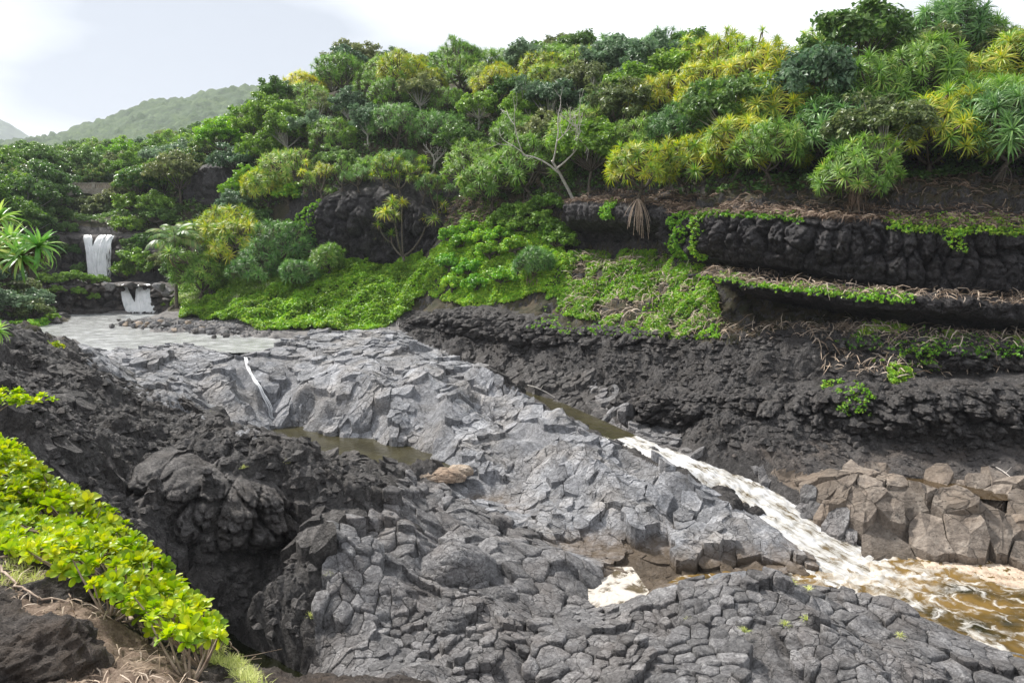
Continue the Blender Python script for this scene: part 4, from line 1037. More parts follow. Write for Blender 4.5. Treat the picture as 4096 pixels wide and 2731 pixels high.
PROFA = [(-4.5, 1.10), (-2.0, 1.05), (-0.8, 0.98), (-0.1, 0.85), (0.35, 0.66), (0.6, 0.45), (0.45, 0.24), (-0.1, 0.10), (-0.9, 0.03), (-2.2, -0.02), (-3.5, -0.15)]
CLV['low'] = cliff('lower_lava_band', [(610, 420, 58), (645, 425, 55.6), (690, 427, 53.4), (740, 430, 51.6), (800, 434, 50), (860, 440, 48.6), (920, 445, 47.6), (980, 449, 47.0), (1040, 452, 46.4), (1100, 452, 46)], [4.4, 4.9, 5.4, 5.9, 6.3, 6.6, 6.9, 7.0, 7.0], PROFA, 'lava', 0.11, 100, 1.25, 1.3, 51, aniso=0.9)
CLV['mid'] = cliff('middle_lava_band', [(690, 350, 61.5), (740, 356, 59), (790, 360, 57), (840, 364, 55.2), (890, 368, 53.6), (940, 371, 52.2), (1000, 374, 51.0), (1090, 374, 50)], [8.4, 8.9, 9.4, 9.6, 9.6, 9.5, 9.4, 9.4], PROFA, 'lava', 0.12, 90, 1.1, 1.2, 57, aniso=0.9)
CLV['upl'] = cliff('upper_lava_band', [(395, 326, 89), (420, 331, 83.5), (450, 338, 78.5), (490, 345, 74), (530, 350, 70.5), (570, 353, 68), (620, 355, 65.3), (670, 355, 62.4)], [7.4, 8.6, 9.4, 9.2, 8.8, 8.5, 8.6, 8.6], PROFA, 'lava', 0.14, 90, 1.2, 1.4, 63, aniso=0.9)

def rubble(name, P, smin, smax, mat, label, seed):
    rng = np.random.default_rng(seed); n = len(P); s = smin + (smax - smin) * rng.random(n) ** 3
    base = np.array([(1, 0, 0), (0.3, 0.95, 0), (-0.8, 0.6, 0), (-0.8, -0.6, 0), (0.3, -0.95, 0), (0.25, 0.3, 0.75), (-0.35, 0.1, 0.7), (0.1, -0.4, 0.72), (0, 0, -0.7)])
    a = 6.28 * rng.random(n); R = np.stack([np.stack([np.cos(a), -np.sin(a), 0 * a], -1), np.stack([np.sin(a), np.cos(a), 0 * a], -1), np.stack([0 * a, 0 * a, 1 + 0 * a], -1)], 1)
    V = base[None] * (0.7 + 0.6 * rng.random((n, 9, 3))) * np.array([1.15, 0.8, 0.8]); V = np.einsum('nij,nkj->nki', R, V) * s[:, None, None] + P[:, None, :]
    T = np.array([(0, 1, 5), (1, 2, 6), (1, 6, 5), (2, 3, 6), (3, 4, 7), (3, 7, 6), (4, 0, 7), (0, 5, 7), (5, 6, 7), (1, 0, 8), (2, 1, 8), (3, 2, 8), (4, 3, 8), (0, 4, 8)])
    tag(link(name, np_mesh(name, V.reshape(-1, 3), None, (np.arange(n)[:, None, None] * 9 + T[None]).reshape(-1, 3), [MATS[mat]])), label, 'rubble', kind='stuff')
rg = np.random.default_rng(91)
def gpts(poly, n, y0, y1):
    y = y0 + (y1 - y0) * rg.random(n); us = [p[0] for p in poly]
    x = ((min(us) - 512) + (max(us) - min(us)) * rg.random(n)) / F_PX * y * 1.02; z = ground(x, y); u, v = project(x, y, z); k = in_poly(u, v, poly)
    return np.stack([x, y, z], -1)[k]
def band_pts(V, n, lo=0.1, hi=0.85): return V[rg.integers(0, V.shape[0], n), rg.integers(int(lo * V.shape[1]), int(hi * V.shape[1]), n)]
RB = gpts([(400, 325), (470, 318), (560, 340), (700, 335), (800, 330), (1060, 335), (1060, 455), (900, 450), (760, 450), (690, 440), (600, 395), (500, 368), (430, 345)], 26000, 46, 90)
rubble('lava_rubble', np.concatenate([RB[:7000], band_pts(CLV['low'], 2200), band_pts(CLV['mid'], 1600), band_pts(CLV['upl'], 1600)]), 0.05, 0.45, 'lava', 'rough dark clinker rubble covering the right lava bank', 1)
DB = gpts([(-40, 335), (90, 350), (110, 380), (200, 410), (280, 442), (370, 470), (400, 500), (320, 545), (300, 640), (260, 640), (140, 540), (-40, 450)], 26000, 27, 62)
_um, _vm = project(DB[:, 0], DB[:, 1], np.full(len(DB), Z_MID)); DB = DB[~in_poly(_um, _vm, MIDX)]
rubble('dark_rubble', DB[:7000], 0.04, 0.34, 'dark_basalt', 'jagged broken crust strewn over the dark lava bank', 2)
SH = gpts([(690, 450), (800, 442), (1060, 450), (1060, 492), (900, 476), (780, 468)], 5000, 42, 54)
rubble('shelf_rubble', SH[:900], 0.03, 0.2, 'shelf_rock', 'small stones scattered on the smooth rock shelf', 3)
GB = gpts([(100, 318), (260, 318), (300, 331), (240, 336), (110, 326)], 16000, 78, 108)
rubble('gravel_stones', GB[:3500], 0.05, 0.28, 'slate_basalt', 'loose gravel of the bar beside the upper pool', 4)

cliff('dark_lava_overhang', [(118, 540, 32.6), (150, 552, 32.2), (185, 560, 32.3), (215, 564, 32.5), (250, 564, 33.0), (285, 554, 33.9), (312, 545, 34.8), (335, 535, 36)], [6.0, 5.9, 5.7, 5.5, 5.2, 4.7, 4.1, 3.5], PROFA, 'dark_basalt', 0.07, 110, 0.85, 0.95, 71, aniso=1.3)
# ------------------------------------------------------------------ the near bank the camera stands on
BP = [(-60, 682, 4.0), (0, 682, 4.2), (100, 682, 4.35), (200, 682, 4.7), (0, 600, 5.3), (100, 620, 5.2), (150, 640, 5.2), (200, 655, 5.3), (0, 545, 6.5), (60, 560, 6.3), (110, 590, 5.9), (150, 600, 6.0), (0, 475, 9.5), (60, 512, 8.2), (110, 545, 7.4), (150, 575, 6.8), (185, 622, 6.1), (215, 655, 5.75), (-80, 470, 9.5), (-80, 560, 6.3)]
BPW = [at_y(*p) for p in BP] + [np.array(p, float) for p in [(0, 0, 14.35), (-3, 0.5, 14.3), (3, 0, 14.3), (-1, 2.5, 14.1), (1, 2.5, 14.1), (2.5, 2.2, 14.0), (-5, 2.5, 13.9)]]
EDGE = np.array([at_y(*p)[:2] for p in [(-120, 420, 14), (0, 458, 11.2), (60, 502, 8.9), (110, 538, 7.8), (150, 568, 7.15), (190, 618, 6.4), (226, 656, 5.95), (258, 692, 5.45), (300, 760, 4.8)]] + [np.array([0.5, 3.6]), np.array([3, 3.2]), np.array([6, 3.4])])
BPW = np.array(BPW)
_B = BPW[:, :2]; _DB = np.sqrt(((_B[:, None] - _B[None]) ** 2).sum(-1) + 0.05); _nb = len(_B)
_MB = np.zeros((_nb + 3, _nb + 3)); _MB[:_nb, :_nb] = _DB; _MB[:_nb, _nb] = 1; _MB[:_nb, _nb + 1:] = _B; _MB[_nb, :_nb] = 1; _MB[_nb + 1:, :_nb] = _B.T
_WB = np.linalg.solve(_MB, np.concatenate([BPW[:, 2], np.zeros(3)]))
def edge_side(x, y):
    """distance past the rim of the bank (positive over the gorge)"""
    best = np.full(x.shape, 1e9); sg = np.ones(x.shape)
    for i in range(len(EDGE) - 1):
        a, b = EDGE[i], EDGE[i + 1]; ab = b - a
        t = np.clip(((x - a[0]) * ab[0] + (y - a[1]) * ab[1]) / (ab @ ab), 0, 1)
        dx, dy = x - a[0] - t * ab[0], y - a[1] - t * ab[1]; d = np.hypot(dx, dy)
        s = np.sign(ab[0] * dy - ab[1] * dx)
        sg = np.where(d < best, s, sg); best = np.minimum(best, d)
    return best * sg
def zbank(x, y):
    D = np.sqrt((x[..., None] - _B[:, 0]) ** 2 + (y[..., None] - _B[:, 1]) ** 2 + 0.05)
    z = D @ _WB[:_nb] + _WB[_nb] + _WB[_nb + 1] * x + _WB[_nb + 2] * y
    e_ = edge_side(x, y)
    over = np.maximum(e_, 0)
    zi = np.clip(z, 12.6, 14.6)
    return zi - 2.6 * over - 0.5 * over ** 2 * 0.3, e_
rock_mat('bank_rock', (0.03, 0.024, 0.022), (0.075, 0.062, 0.055), (0.16, 0.135, 0.118), warm=(0.12, 0.085, 0.06), warm_amt=0.75, scale=7.0, bumpd=0.03, obj_var=0.05)
soil_mat('bank_soil', [(0.36, (0.07, 0.048, 0.036)), (0.5, (0.15, 0.108, 0.08)), (0.64, (0.27, 0.21, 0.16))], 9.0, 0.012)
def build_bank():
    ys = np.geomspace(1.2, 17, 330); tx = np.linspace(-1.05, 0.55, 420)
    Y, T = np.meshgrid(ys, tx, indexing='ij'); X = Y * T
    Z, e_ = zbank(X, Y)
    # soil hollow between bare rock humps
    Z = Z + 0.10 * fbm(X * 1.3, Y * 1.3, None, 3) + 0.055 * fbm(X * 4, Y * 4, None, 3, ridged=True) + 0.025 * fbm(X * 13, Y * 13, None, 3, ridged=True) + np.clip(e_, 0, 2) * 0.35 * fbm(X * 1.5, Y * 1.5, Z, 3, ridged=True)
    Z = np.maximum(Z, 1.0)
    V = np.stack([X, Y, Z], -1).reshape(-1, 3); Q = grid_faces(*X.shape)
    cen = V[Q].mean(1); keepf = cen[:, 2] > 1.2; Q = Q[keepf]; cen = cen[keepf]
    u, v = project(cen[:, 0], cen[:, 1], cen[:, 2])
    n = fbm(cen[:, 0] * 1.1 + 4, cen[:, 1] * 1.1, None, 4, 0.6)
    soil = in_poly(u + 25 * n, v + 25 * n, [(10, 560), (60, 580), (150, 640), (190, 665), (190, 700), (70, 700), (75, 650), (15, 600)])
    me = np_mesh('bank', V, Q, None, [MATS['bank_rock'], MATS['bank_soil']], True, soil.astype(int))
    tag(link('near_bank', me), kind='structure')
build_bank()

# ------------------------------------------------------------------ leaves
def leaf_mat(name, stops, trans=0.3, rough=0.42, tint=0.25, spec=0.4, gain=1.75):
    """stops: colours spread over the leaves of a plant (random per leaf)"""
    m, nt, out = new_mat(name)
    g = nt.nodes.new('ShaderNodeNewGeometry'); oi = nt.nodes.new('ShaderNodeObjectInfo')
    f = math_n(nt, 'ADD', math_n(nt, 'MULTIPLY', g.outputs['Random Per Island'], 0.62), math_n(nt, 'MULTIPLY', oi.outputs['Random'], 0.38))
    col = ramp(nt, f, [(p_, tuple(min(0.75, gain * x) for x in c_)) for p_, c_ in stops])
    big = noise_node(nt, g.outputs['Position'], 0.35, 2)
    hsv = nt.nodes.new('ShaderNodeHueSaturation'); nt.links.new(col, hsv.inputs['Color'])
    nt.links.new(map_range(nt, big, 0.3, 0.7, 1 - tint, 1 + tint), hsv.inputs['Value'])
    b = N(nt, 'ShaderNodeBsdfPrincipled', Roughness=rough); b.inputs['Specular IOR Level'].default_value = spec
    nt.links.new(hsv.outputs['Color'], b.inputs['Base Color'])
    t = nt.nodes.new('ShaderNodeBsdfTranslucent')
    tc = nt.nodes.new('ShaderNodeHueSaturation'); tc.inputs['Saturation'].default_value = 1.1; tc.inputs['Value'].default_value = 1.3
    nt.links.new(hsv.outputs['Color'], tc.inputs['Color']); nt.links.new(tc.outputs['Color'], t.inputs['Color'])
    mx = nt.nodes.new('ShaderNodeMixShader'); mx.inputs[0].default_value = trans
    nt.links.new(b.outputs[0], mx.inputs[1]); nt.links.new(t.outputs[0], mx.inputs[2])
    nt.links.new(mx.outputs[0], out.inputs['Surface'])
    return m
def plain_mat(name, lo, hi, scale=3.0, rough=0.85, bd=0.02, stretch=(1, 1, 1)):
    m, nt, out = new_mat(name)
    tc = nt.nodes.new('ShaderNodeTexCoord'); mp = N(nt, 'ShaderNodeMapping'); mp.inputs['Scale'].default_value = stretch
    nt.links.new(tc.outputs['Object'], mp.inputs['Vector'])
    n = noise_node(nt, mp.outputs[0], scale, 5, 0.6)
    b = N(nt, 'ShaderNodeBsdfPrincipled', Roughness=rough); b.inputs['Specular IOR Level'].default_value = 0.25
    nt.links.new(ramp(nt, n, [(0.35, lo), (0.65, hi)]), b.inputs['Base Color'])
    nt.links.new(bump(nt, n, 0.7, bd), b.inputs['Normal'])
    nt.links.new(b.outputs[0], out.inputs['Surface'])
    return m
leaf_mat('pandan_green', [(0.12, (0.06, 0.125, 0.022)), (0.45, (0.115, 0.205, 0.034)), (0.75, (0.19, 0.275, 0.055)), (0.93, (0.33, 0.32, 0.09))])
leaf_mat('pandan_yellow', [(0.10, (0.08, 0.17, 0.025)), (0.4, (0.17, 0.24, 0.03)), (0.7, (0.32, 0.31, 0.03)), (0.93, (0.45, 0.36, 0.06))])
leaf_mat('pandan_dark', [(0.12, (0.04, 0.095, 0.028)), (0.5, (0.08, 0.16, 0.04)), (0.85, (0.14, 0.23, 0.065))])
leaf_mat('pandan_near', [(0.12, (0.06, 0.16, 0.03)), (0.45, (0.15, 0.27, 0.06)), (0.75, (0.30, 0.36, 0.10)), (0.95, (0.45, 0.33, 0.12))])
leaf_mat('dead_leaf', [(0.1, (0.10, 0.065, 0.045)), (0.5, (0.20, 0.14, 0.10)), (0.9, (0.36, 0.28, 0.21))], trans=0.1, rough=0.8, gain=1.0)
leaf_mat('pale_straw', [(0.1, (0.16, 0.11, 0.075)), (0.5, (0.34, 0.26, 0.19)), (0.9, (0.56, 0.47, 0.38))], trans=0.1, rough=0.8, gain=1.0)
leaf_mat('broad_green', [(0.12, (0.05, 0.105, 0.016)), (0.5, (0.10, 0.18, 0.026)), (0.9, (0.18, 0.26, 0.045))])
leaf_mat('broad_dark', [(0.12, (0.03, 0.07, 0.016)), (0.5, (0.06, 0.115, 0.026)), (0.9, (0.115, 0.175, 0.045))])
leaf_mat('broad_blue', [(0.12, (0.04, 0.08, 0.04)), (0.5, (0.085, 0.135, 0.07)), (0.9, (0.16, 0.215, 0.13))])
leaf_mat('broad_lime', [(0.12, (0.07, 0.17, 0.015)), (0.5, (0.14, 0.26, 0.022)), (0.9, (0.24, 0.34, 0.04))])
leaf_mat('broad_olive', [(0.12, (0.05, 0.075, 0.025)), (0.5, (0.10, 0.125, 0.045)), (0.9, (0.17, 0.18, 0.075))])
leaf_mat('broad_rusty', [(0.12, (0.03, 0.085, 0.018)), (0.5, (0.07, 0.14, 0.025)), (0.8, (0.14, 0.15, 0.04)), (0.95, (0.24, 0.12, 0.05))])
leaf_mat('carpet_lime', [(0.12, (0.075, 0.18, 0.014)), (0.5, (0.15, 0.27, 0.022)), (0.9, (0.26, 0.34, 0.035))], tint=0.4, gain=1.5)
leaf_mat('vine_green', [(0.12, (0.05, 0.15, 0.015)), (0.5, (0.11, 0.24, 0.022)), (0.9, (0.26, 0.34, 0.04))])
leaf_mat('naupaka', [(0.10, (0.13, 0.24, 0.015)), (0.4, (0.27, 0.37, 0.02)), (0.75, (0.46, 0.47, 0.03)), (0.96, (0.60, 0.45, 0.03))], trans=0.35, rough=0.4, tint=0.3, gain=1.2, spec=0.25)
leaf_mat('palm_leaf', [(0.12, (0.05, 0.11, 0.025)), (0.5, (0.10, 0.17, 0.045)), (0.93, (0.22, 0.21, 0.08))])
leaf_mat('grass', [(0.12, (0.16, 0.20, 0.05)), (0.5, (0.30, 0.32, 0.10)), (0.9, (0.48, 0.44, 0.22))], rough=0.7)
leaf_mat('silver_grass', [(0.12, (0.22, 0.24, 0.12)), (0.5, (0.40, 0.40, 0.24)), (0.9, (0.58, 0.52, 0.36))], rough=0.7)
plain_mat('bark', (0.06, 0.048, 0.038), (0.16, 0.135, 0.11), 6, stretch=(1, 1, 3))
plain_mat('pale_bark', (0.28, 0.26, 0.23), (0.52, 0.49, 0.45), 6)
plain_mat('dead_wood', (0.38, 0.35, 0.32), (0.62, 0.58, 0.53), 6)
plain_mat('twig', (0.22, 0.16, 0.12), (0.48, 0.38, 0.30), 12)

def leaf_fan(rng, n, L, W, e_in, e_out, bend, seg=5, fold=0.25, jit=0.15, twist=0.3, wprof=None):
    """strap leaves from one point: e_in.. e_out elevation from the innermost to the outermost leaf"""
    V, Q = [], []
    base = 0
    t = np.linspace(0, 1, seg + 1)
    for i in range(n):
        f = i / max(1, n - 1)
        az = i * 2.39996 + rng.normal() * jit
        el = e_in + (e_out - e_in) * f ** 0.8 + rng.normal() * jit
        ll = L * (0.72 + 0.38 * f if f < 0.7 else 1.0) * (0.85 + 0.3 * rng.random())
        bd = bend * (0.5 + 0.9 * f) * (0.6 + 0.8 * rng.random())
        ang = el - bd * t ** 1.6
        dr, dz = np.cos(ang), np.sin(ang)
        r = np.concatenate([[0], np.cumsum(0.5 * (dr[1:] + dr[:-1]))]) * ll / seg; z = np.concatenate([[0], np.cumsum(0.5 * (dz[1:] + dz[:-1]))]) * ll / seg
        w = W * np.array([0.8, 1.0, 0.95, 0.8, 0.5, 0.04] if seg == 5 else np.interp(t, [0, .2, .6, 1], [.8, 1, .8, .04]))
        if wprof is not None: w = W * np.interp(t, np.linspace(0, 1, len(wprof)), wprof)
        ca, sa = math.cos(az), math.sin(az)
        tw = rng.normal() * twist
        side = np.array([-sa * math.cos(tw), ca * math.cos(tw), math.sin(tw)])
        C0 = np.stack([r * ca, r * sa, z], -1)
        up = np.stack([-dz * ca, -dz * sa, dr], -1)
        P = np.stack([C0 - side * w[:, None] + up * (fold * w)[:, None], C0, C0 + side * w[:, None] + up * (fold * w)[:, None]], 1)
        V.append(P.reshape(-1, 3)); Q.append(grid_faces(seg + 1, 3) + base); base += 3 * (seg + 1)
    return np.concatenate(V), np.concatenate(Q)
def rosette_mesh(name, rng, n, L, W, e_in, e_out, bend, mat, dead=8):
    mb = MB()
    v, q = leaf_fan(rng, n, L, W, e_in, e_out, bend); mb.add(v, q, m=0)
    if dead:
        v, q = leaf_fan(rng, dead, L * 0.8, W * 0.8, -0.3, -1.1, 0.6, 4, jit=0.3); v[:, 2] -= 0.12 * L; mb.add(v, q, m=1)
    return mb.mesh(name, [MATS[mat], MATS['dead_leaf']])
_r = np.random.default_rng(21)
ROS = {}
for kind, mat in (('green', 'pandan_green'), ('yellow', 'pandan_yellow'), ('dark', 'pandan_dark')):
    ROS[kind] = [rosette_mesh('leaf_rosette', _r, 44, 1.15, 0.045, 1.45, -0.25, 0.9, mat, 6), rosette_mesh('leaf_rosette', _r, 40, 1.05, 0.05, 1.35, -0.5, 0.7, mat, 9), rosette_mesh('leaf_rosette', _r, 46, 1.35, 0.045, 1.4, 0.0, 1.9, mat, 5), rosette_mesh('leaf_rosette', _r, 40, 1.5, 0.05, 1.3, -0.3, 2.3, mat, 6)]
ROS['near'] = [rosette_mesh('leaf_rosette', _r, 46, 0.85, 0.05, 1.45, -0.5, 0.9, 'pandan_near', 12), rosette_mesh('leaf_rosette', _r, 40, 0.80, 0.055, 1.4, -0.3, 1.2, 'pandan_near', 12)]

def bez(a, b, c, n=6):
    t = np.linspace(0, 1, n)[:, None]
    return (1 - t) ** 2 * np.asarray(a) + 2 * t * (1 - t) * np.asarray(b) + t ** 2 * np.asarray(c)
def pandan_layout(rng, H=5.0, spread=2.4, forks=4, subs=3, third=1, rise=0.5):
    """returns trunk mesh builder and rosette tips (pos, dir)"""
    tr = MB(); tips = []
    h0 = H * (0.16 + 0.1 * rng.random())
    lean = (rng.random(2) - 0.5) * 0.6
    top = np.array([lean[0], lean[1], h0])
    tr.tube(bez((0, 0, 0), (0, 0, h0 * .5), top), np.linspace(0.16, 0.12, 6), 6)
    for i in range(7):                                           # prop roots
        a = i * 0.9 + rng.random(); r = 0.35 + 0.5 * rng.random(); hh = h0 * (0.25 + 0.35 * rng.random())
        s = top * (hh / h0)
        tr.tube(bez(s, s + np.array([math.cos(a) * r * .7, math.sin(a) * r * .7, -hh * .2]), (math.cos(a) * r, math.sin(a) * r, -0.25)), np.linspace(0.045, 0.03, 6), 4, m=0)
    for i in range(forks):
        a = i * 2 * math.pi / forks + rng.random() * 0.8
        out = spread * (0.45 + 0.3 * rng.random()); up = (H - h0) * (0.18 + 0.4 * rng.random())
        p1 = top + np.array([math.cos(a) * out, math.sin(a) * out, up])
        tr.tube(bez(top, top + np.array([math.cos(a) * out * .6, math.sin(a) * out * .6, up * .2]), p1), np.linspace(0.10, 0.07, 6), 5)
        for j in range(subs):
            b = a + (j - (subs - 1) / 2) * 0.9 + rng.normal() * 0.3
            o2 = spread * (0.25 + 0.35 * rng.random()); u2 = (H - h0) * (0.1 + 0.4 * rng.random()) * (0.4 if j == 0 else 1)
            p2 = p1 + np.array([math.cos(b) * o2, math.sin(b) * o2, u2])
            mid = p1 + np.array([math.cos(b) * o2 * .7, math.sin(b) * o2 * .7, u2 * .15])
            tr.tube(bez(p1, mid, p2, 5), np.linspace(0.065, 0.05, 5), 5)
            tips.append((p2, p2 - mid + np.array([0, 0, rise])))
            if rng.random() < third:
                b2 = b + rng.normal() * 1.0
                p3 = mid + np.array([math.cos(b2) * .7, math.sin(b2) * .7, 0.45 + .5 * rng.random()])
                tr.tube(bez(mid, (mid + p3) / 2, p3, 4), 0.045, 4)
                tips.append((p3, p3 - mid + np.array([0, 0, rise])))
        tips.append((p1 + np.array([0, 0, .3 + .6 * rng.random()]), np.array([math.cos(a) * .2, math.sin(a) * .2, 1.0])))
    tips.append((top + np.array([0, 0, (H - h0) * 0.9]), np.array([0, 0, 1.0])))
    tr.tube(bez(top, top + np.array([.1, .1, (H - h0) * .4]), top + np.array([0, 0, (H - h0) * 0.9])), np.linspace(.08, .05, 6), 5)
    return tr, tips
LAY = []
def pandan_dome(rng, R, Hc, n, flat=0.8):
    """mature tree: rosettes packed over a dome of branches"""
    tr = MB(); tips = []
    h0 = Hc * 0.45; top = np.array([0.3 * rng.normal(), 0.3 * rng.normal(), h0])
    tr.tube(bez((0, 0, -0.3), (0, 0, h0 * .5), top), np.linspace(0.2, 0.15, 6), 7)
    for i in range(8):
        a = i * 0.8 + rng.random(); r = 0.5 + 0.5 * rng.random(); hh = h0 * (0.4 + 0.4 * rng.random()); s = top * (hh / h0)
        tr.tube(bez(s, s + np.array([math.cos(a) * r * .7, math.sin(a) * r * .7, -hh * .2]), (math.cos(a) * r, math.sin(a) * r, -0.3)), np.linspace(0.05, 0.035, 6), 4)
    ph0 = 6.28 * rng.random(); mains = []
    for i in range(5):
        a = i * 1.256 + rng.random() * .6; p = top + np.array([math.cos(a) * R * .45, math.sin(a) * R * .45, (Hc - h0) * (.5 + .5 * rng.random()) + .3]); mains.append(p)
        tr.tube(bez(top, top + (p - top) * np.array([.6, .6, .2]), p), np.linspace(.12, .08, 6), 5)
    lob = 5 * rng.random()
    for i in range(n):
        zf = 1 - 1.25 * (i + .5) / n; rf = math.sqrt(max(0, 1 - min(1, abs(zf)) ** 2)); a = ph0 + i * 2.39996 + rng.normal() * .2
        d = np.array([math.cos(a) * rf, math.sin(a) * rf, zf]); l = 1 + 0.28 * float(vnoise(np.array([d[0] * 1.7 + lob]), np.array([d[1] * 1.7]), np.array([d[2] * 1.7]))[0]) - 0.18 * rng.random()
        p = np.array([0, 0, Hc]) + d * np.array([R, R, R * flat]) * l
        m = mains[int(np.argmin([np.linalg.norm(q - p) for q in mains]))]
        tr.tube(bez(m, (m + p) / 2 + np.array([0, 0, -.3]), p, 4), np.linspace(.06, .045, 4), 4)
        tips.append((p, d * np.array([1, 1, .6]) + np.array([0, 0, .55])))
    return tr, tips
for k in range(7):
    rr = np.random.default_rng(100 + k)
    tr, tips = pandan_layout(rr, 4.6 + 1.4 * rr.random(), 2.3 + 0.9 * rr.random(), int(rr.integers(3, 6)), 3, 0.55)
    LAY.append((tr.mesh('trunk', [MATS['bark']], True), tips))
for k in range(6):
    rr = np.random.default_rng(130 + k)
    tr, tips = pandan_dome(rr, 2.7 + 0.9 * rr.random(), 2.5 + 0.6 * rr.random(), int(48 + 20 * rr.random()), 0.75 + 0.3 * rr.random())
    LAY.append((tr.mesh('trunk', [MATS['bark']], True), tips))
def tip_matrix(p, d, s, rng):
    d = Vector(d).normalized()
    q = d.to_track_quat('Z', 'Y').to_matrix().to_4x4()
    return Matrix.Translation(Vector(p)) @ q @ Matrix.Rotation(rng.random() * 6.28, 4, 'Z') @ Matrix.Scale(s, 4)
def mesh_np(me):
    v = np.empty(len(me.vertices) * 3, np.float32); me.vertices.foreach_get('co', v)
    l = np.empty(len(me.loops), np.int32); me.loops.foreach_get('vertex_index', l)
    mi = np.empty(len(me.polygons), np.int32); me.polygons.foreach_get('material_index', mi)
    return v.reshape(-1, 3), l.reshape(-1, 4), mi
CROWN = {}
def joined_crown(li, kind, form):
    key = (li, kind, form)
    if key in CROWN: return CROWN[key]
    rng = np.random.default_rng(li * 7 + len(kind))
    V, Q, M, base = [], [], [], 0
    for (p, d) in LAY[li][1]:
        me = ROS[kind][form[int(rng.integers(len(form)))]]
        v, q, mi = mesh_np(me); mt = np.array(tip_matrix(p, d, 0.58 + 0.40 * rng.random(), rng))
        V.append(v @ mt[:3, :3].T + mt[:3, 3]); Q.append(q + base); M.append(mi); base += len(v)
    CROWN[key] = np_mesh('crown', np.concatenate(V), np.concatenate(Q), None, [ROS[kind][0].materials[0], MATS['dead_leaf']], False, np.concatenate(M))
    return CROWN[key]
def pandanus(loc, s, rz, li, kind, form, label, group=None, detail=True, rscale=1.0, lean=(0, 0), seed=0):
    root = tag(link('pandanus_tree', None, None, loc, (lean[0], lean[1], rz), (s, s, s)), label, 'tree', group)
    link('trunk', LAY[li][0], root)
    if detail:
        rng = np.random.default_rng(seed + li * 13)
        cr = link('crown', None, root)
        for (p, d) in LAY[li][1]:
            o = link('leaf_rosette', ROS[kind][form[int(rng.integers(len(form)))]], cr)
            o.matrix_local = tip_matrix(p, d, rscale * (0.72 + 0.45 * rng.random()), rng)
    else: link('crown', joined_crown(li, kind, form), root)
    return root

# ------------------------------------------------------------------ broad-leaved trees and shrubs
def leaf_cloud(rng, clumps, per, r_cl, size, aspect=1.7, flat=0.5):
    """leaves as bent quads gathered in clumps; clumps: (n,3)"""
    n = len(clumps) * per
    c = np.repeat(clumps, per, 0)
    d = rng.normal(size=(n, 3)); d /= np.linalg.norm(d, axis=1)[:, None]
    p = c + d * (r_cl * (0.35 + 0.65 * rng.random((n, 1)))) * np.array([1, 1, 0.7])
    nrm = d * (1 - flat) + np.array([0, 0, 1.0]) * flat + rng.normal(size=(n, 3)) * 0.35
    nrm /= np.linalg.norm(nrm, axis=1)[:, None]
    a = np.cross(nrm, rng.normal(size=(n, 3))); a /= np.linalg.norm(a, axis=1)[:, None] + 1e-9
    b = np.cross(nrm, a)
    s = size * (0.6 + 0.8 * rng.random((n, 1)))
    V = np.stack([p - a * s * aspect * 0.5, p - b * s * 0.5 + nrm * s * 0.12, p + a * s * aspect * 0.5 - nrm * s * 0.15, p + b * s * 0.5 + nrm * s * 0.12], 1).reshape(-1, 3)
    return V, np.arange(4 * n).reshape(-1, 4)
def broad_layout(rng, R=(2.6, 2.6, 2.2), H=3.4, nclump=70, per=60, r_cl=0.62, size=0.2, hollow=0.55, sparse=0.0):
    a = rng.normal(size=(nclump, 3)); a /= np.linalg.norm(a, axis=1)[:, None]
    a[:, 2] = np.where(a[:, 2] < -0.35, -a[:, 2] * 0.6, a[:, 2])
    lob = 1 + 0.35 * vnoise(a[:, 0] * 2.2 + 5 * rng.random(), a[:, 1] * 2.2, a[:, 2] * 2.2)
    cl = a * np.array(R) * (lob * (hollow + (1 - hollow) * rng.random(nclump) ** 0.5))[:, None] + np.array([0, 0, H])
    V, Q = leaf_cloud(rng, cl, per, r_cl, size)
    tr = MB()
    fork = np.array([0.15 * rng.normal(), 0.15 * rng.normal(), H * 0.45])
    tr.tube(bez((0, 0, -0.3), (0.2 * rng.normal(), 0.2 * rng.normal(), H * .25), fork), np.linspace(0.17, 0.11, 6), 6)
    for c in cl[rng.permutation(nclump)[:16]]:
        m = (fork + c) / 2 + np.array([0, 0, -0.25]); tr.tube(bez(fork, m, c), np.linspace(0.075, 0.02, 6), 4)
    return tr.mesh('trunk', [MATS['bark']], True), np_mesh('crown', V, Q, None, [MATS['broad_green']])
BROAD = []
for k in range(6):
    rr = np.random.default_rng(300 + k)
    BROAD.append(broad_layout(rr, (2.3 + rr.random(), 2.3 + rr.random(), 1.7 + 0.9 * rr.random()), 3.0 + 0.9 * rr.random(), 80, 60))
SHRUB = []
for k in range(4):
    rr = np.random.default_rng(340 + k)
    SHRUB.append(broad_layout(rr, (1.1, 1.1, 0.75), 0.75, 34, 60, 0.36, 0.13))
def with_mat(o, mat):
    o.material_slots[0].link = 'OBJECT'; o.material_slots[0].material = MATS[mat]; return o
def broad(loc, s, rz, li, mat, label, group=None, name='broadleaf_tree', cat='tree', sz=None, lib=None, bark=None):
    lib = lib or BROAD
    root = tag(link(name, None, None, loc, (0, 0, rz), (s, s, sz or s)), label, cat, group)
    t = link('trunk' if lib is BROAD else 'stems', lib[li % len(lib)][0], root)
    if bark: with_mat(t, bark)
    with_mat(link('crown', lib[li % len(lib)][1], root), mat)
    return root
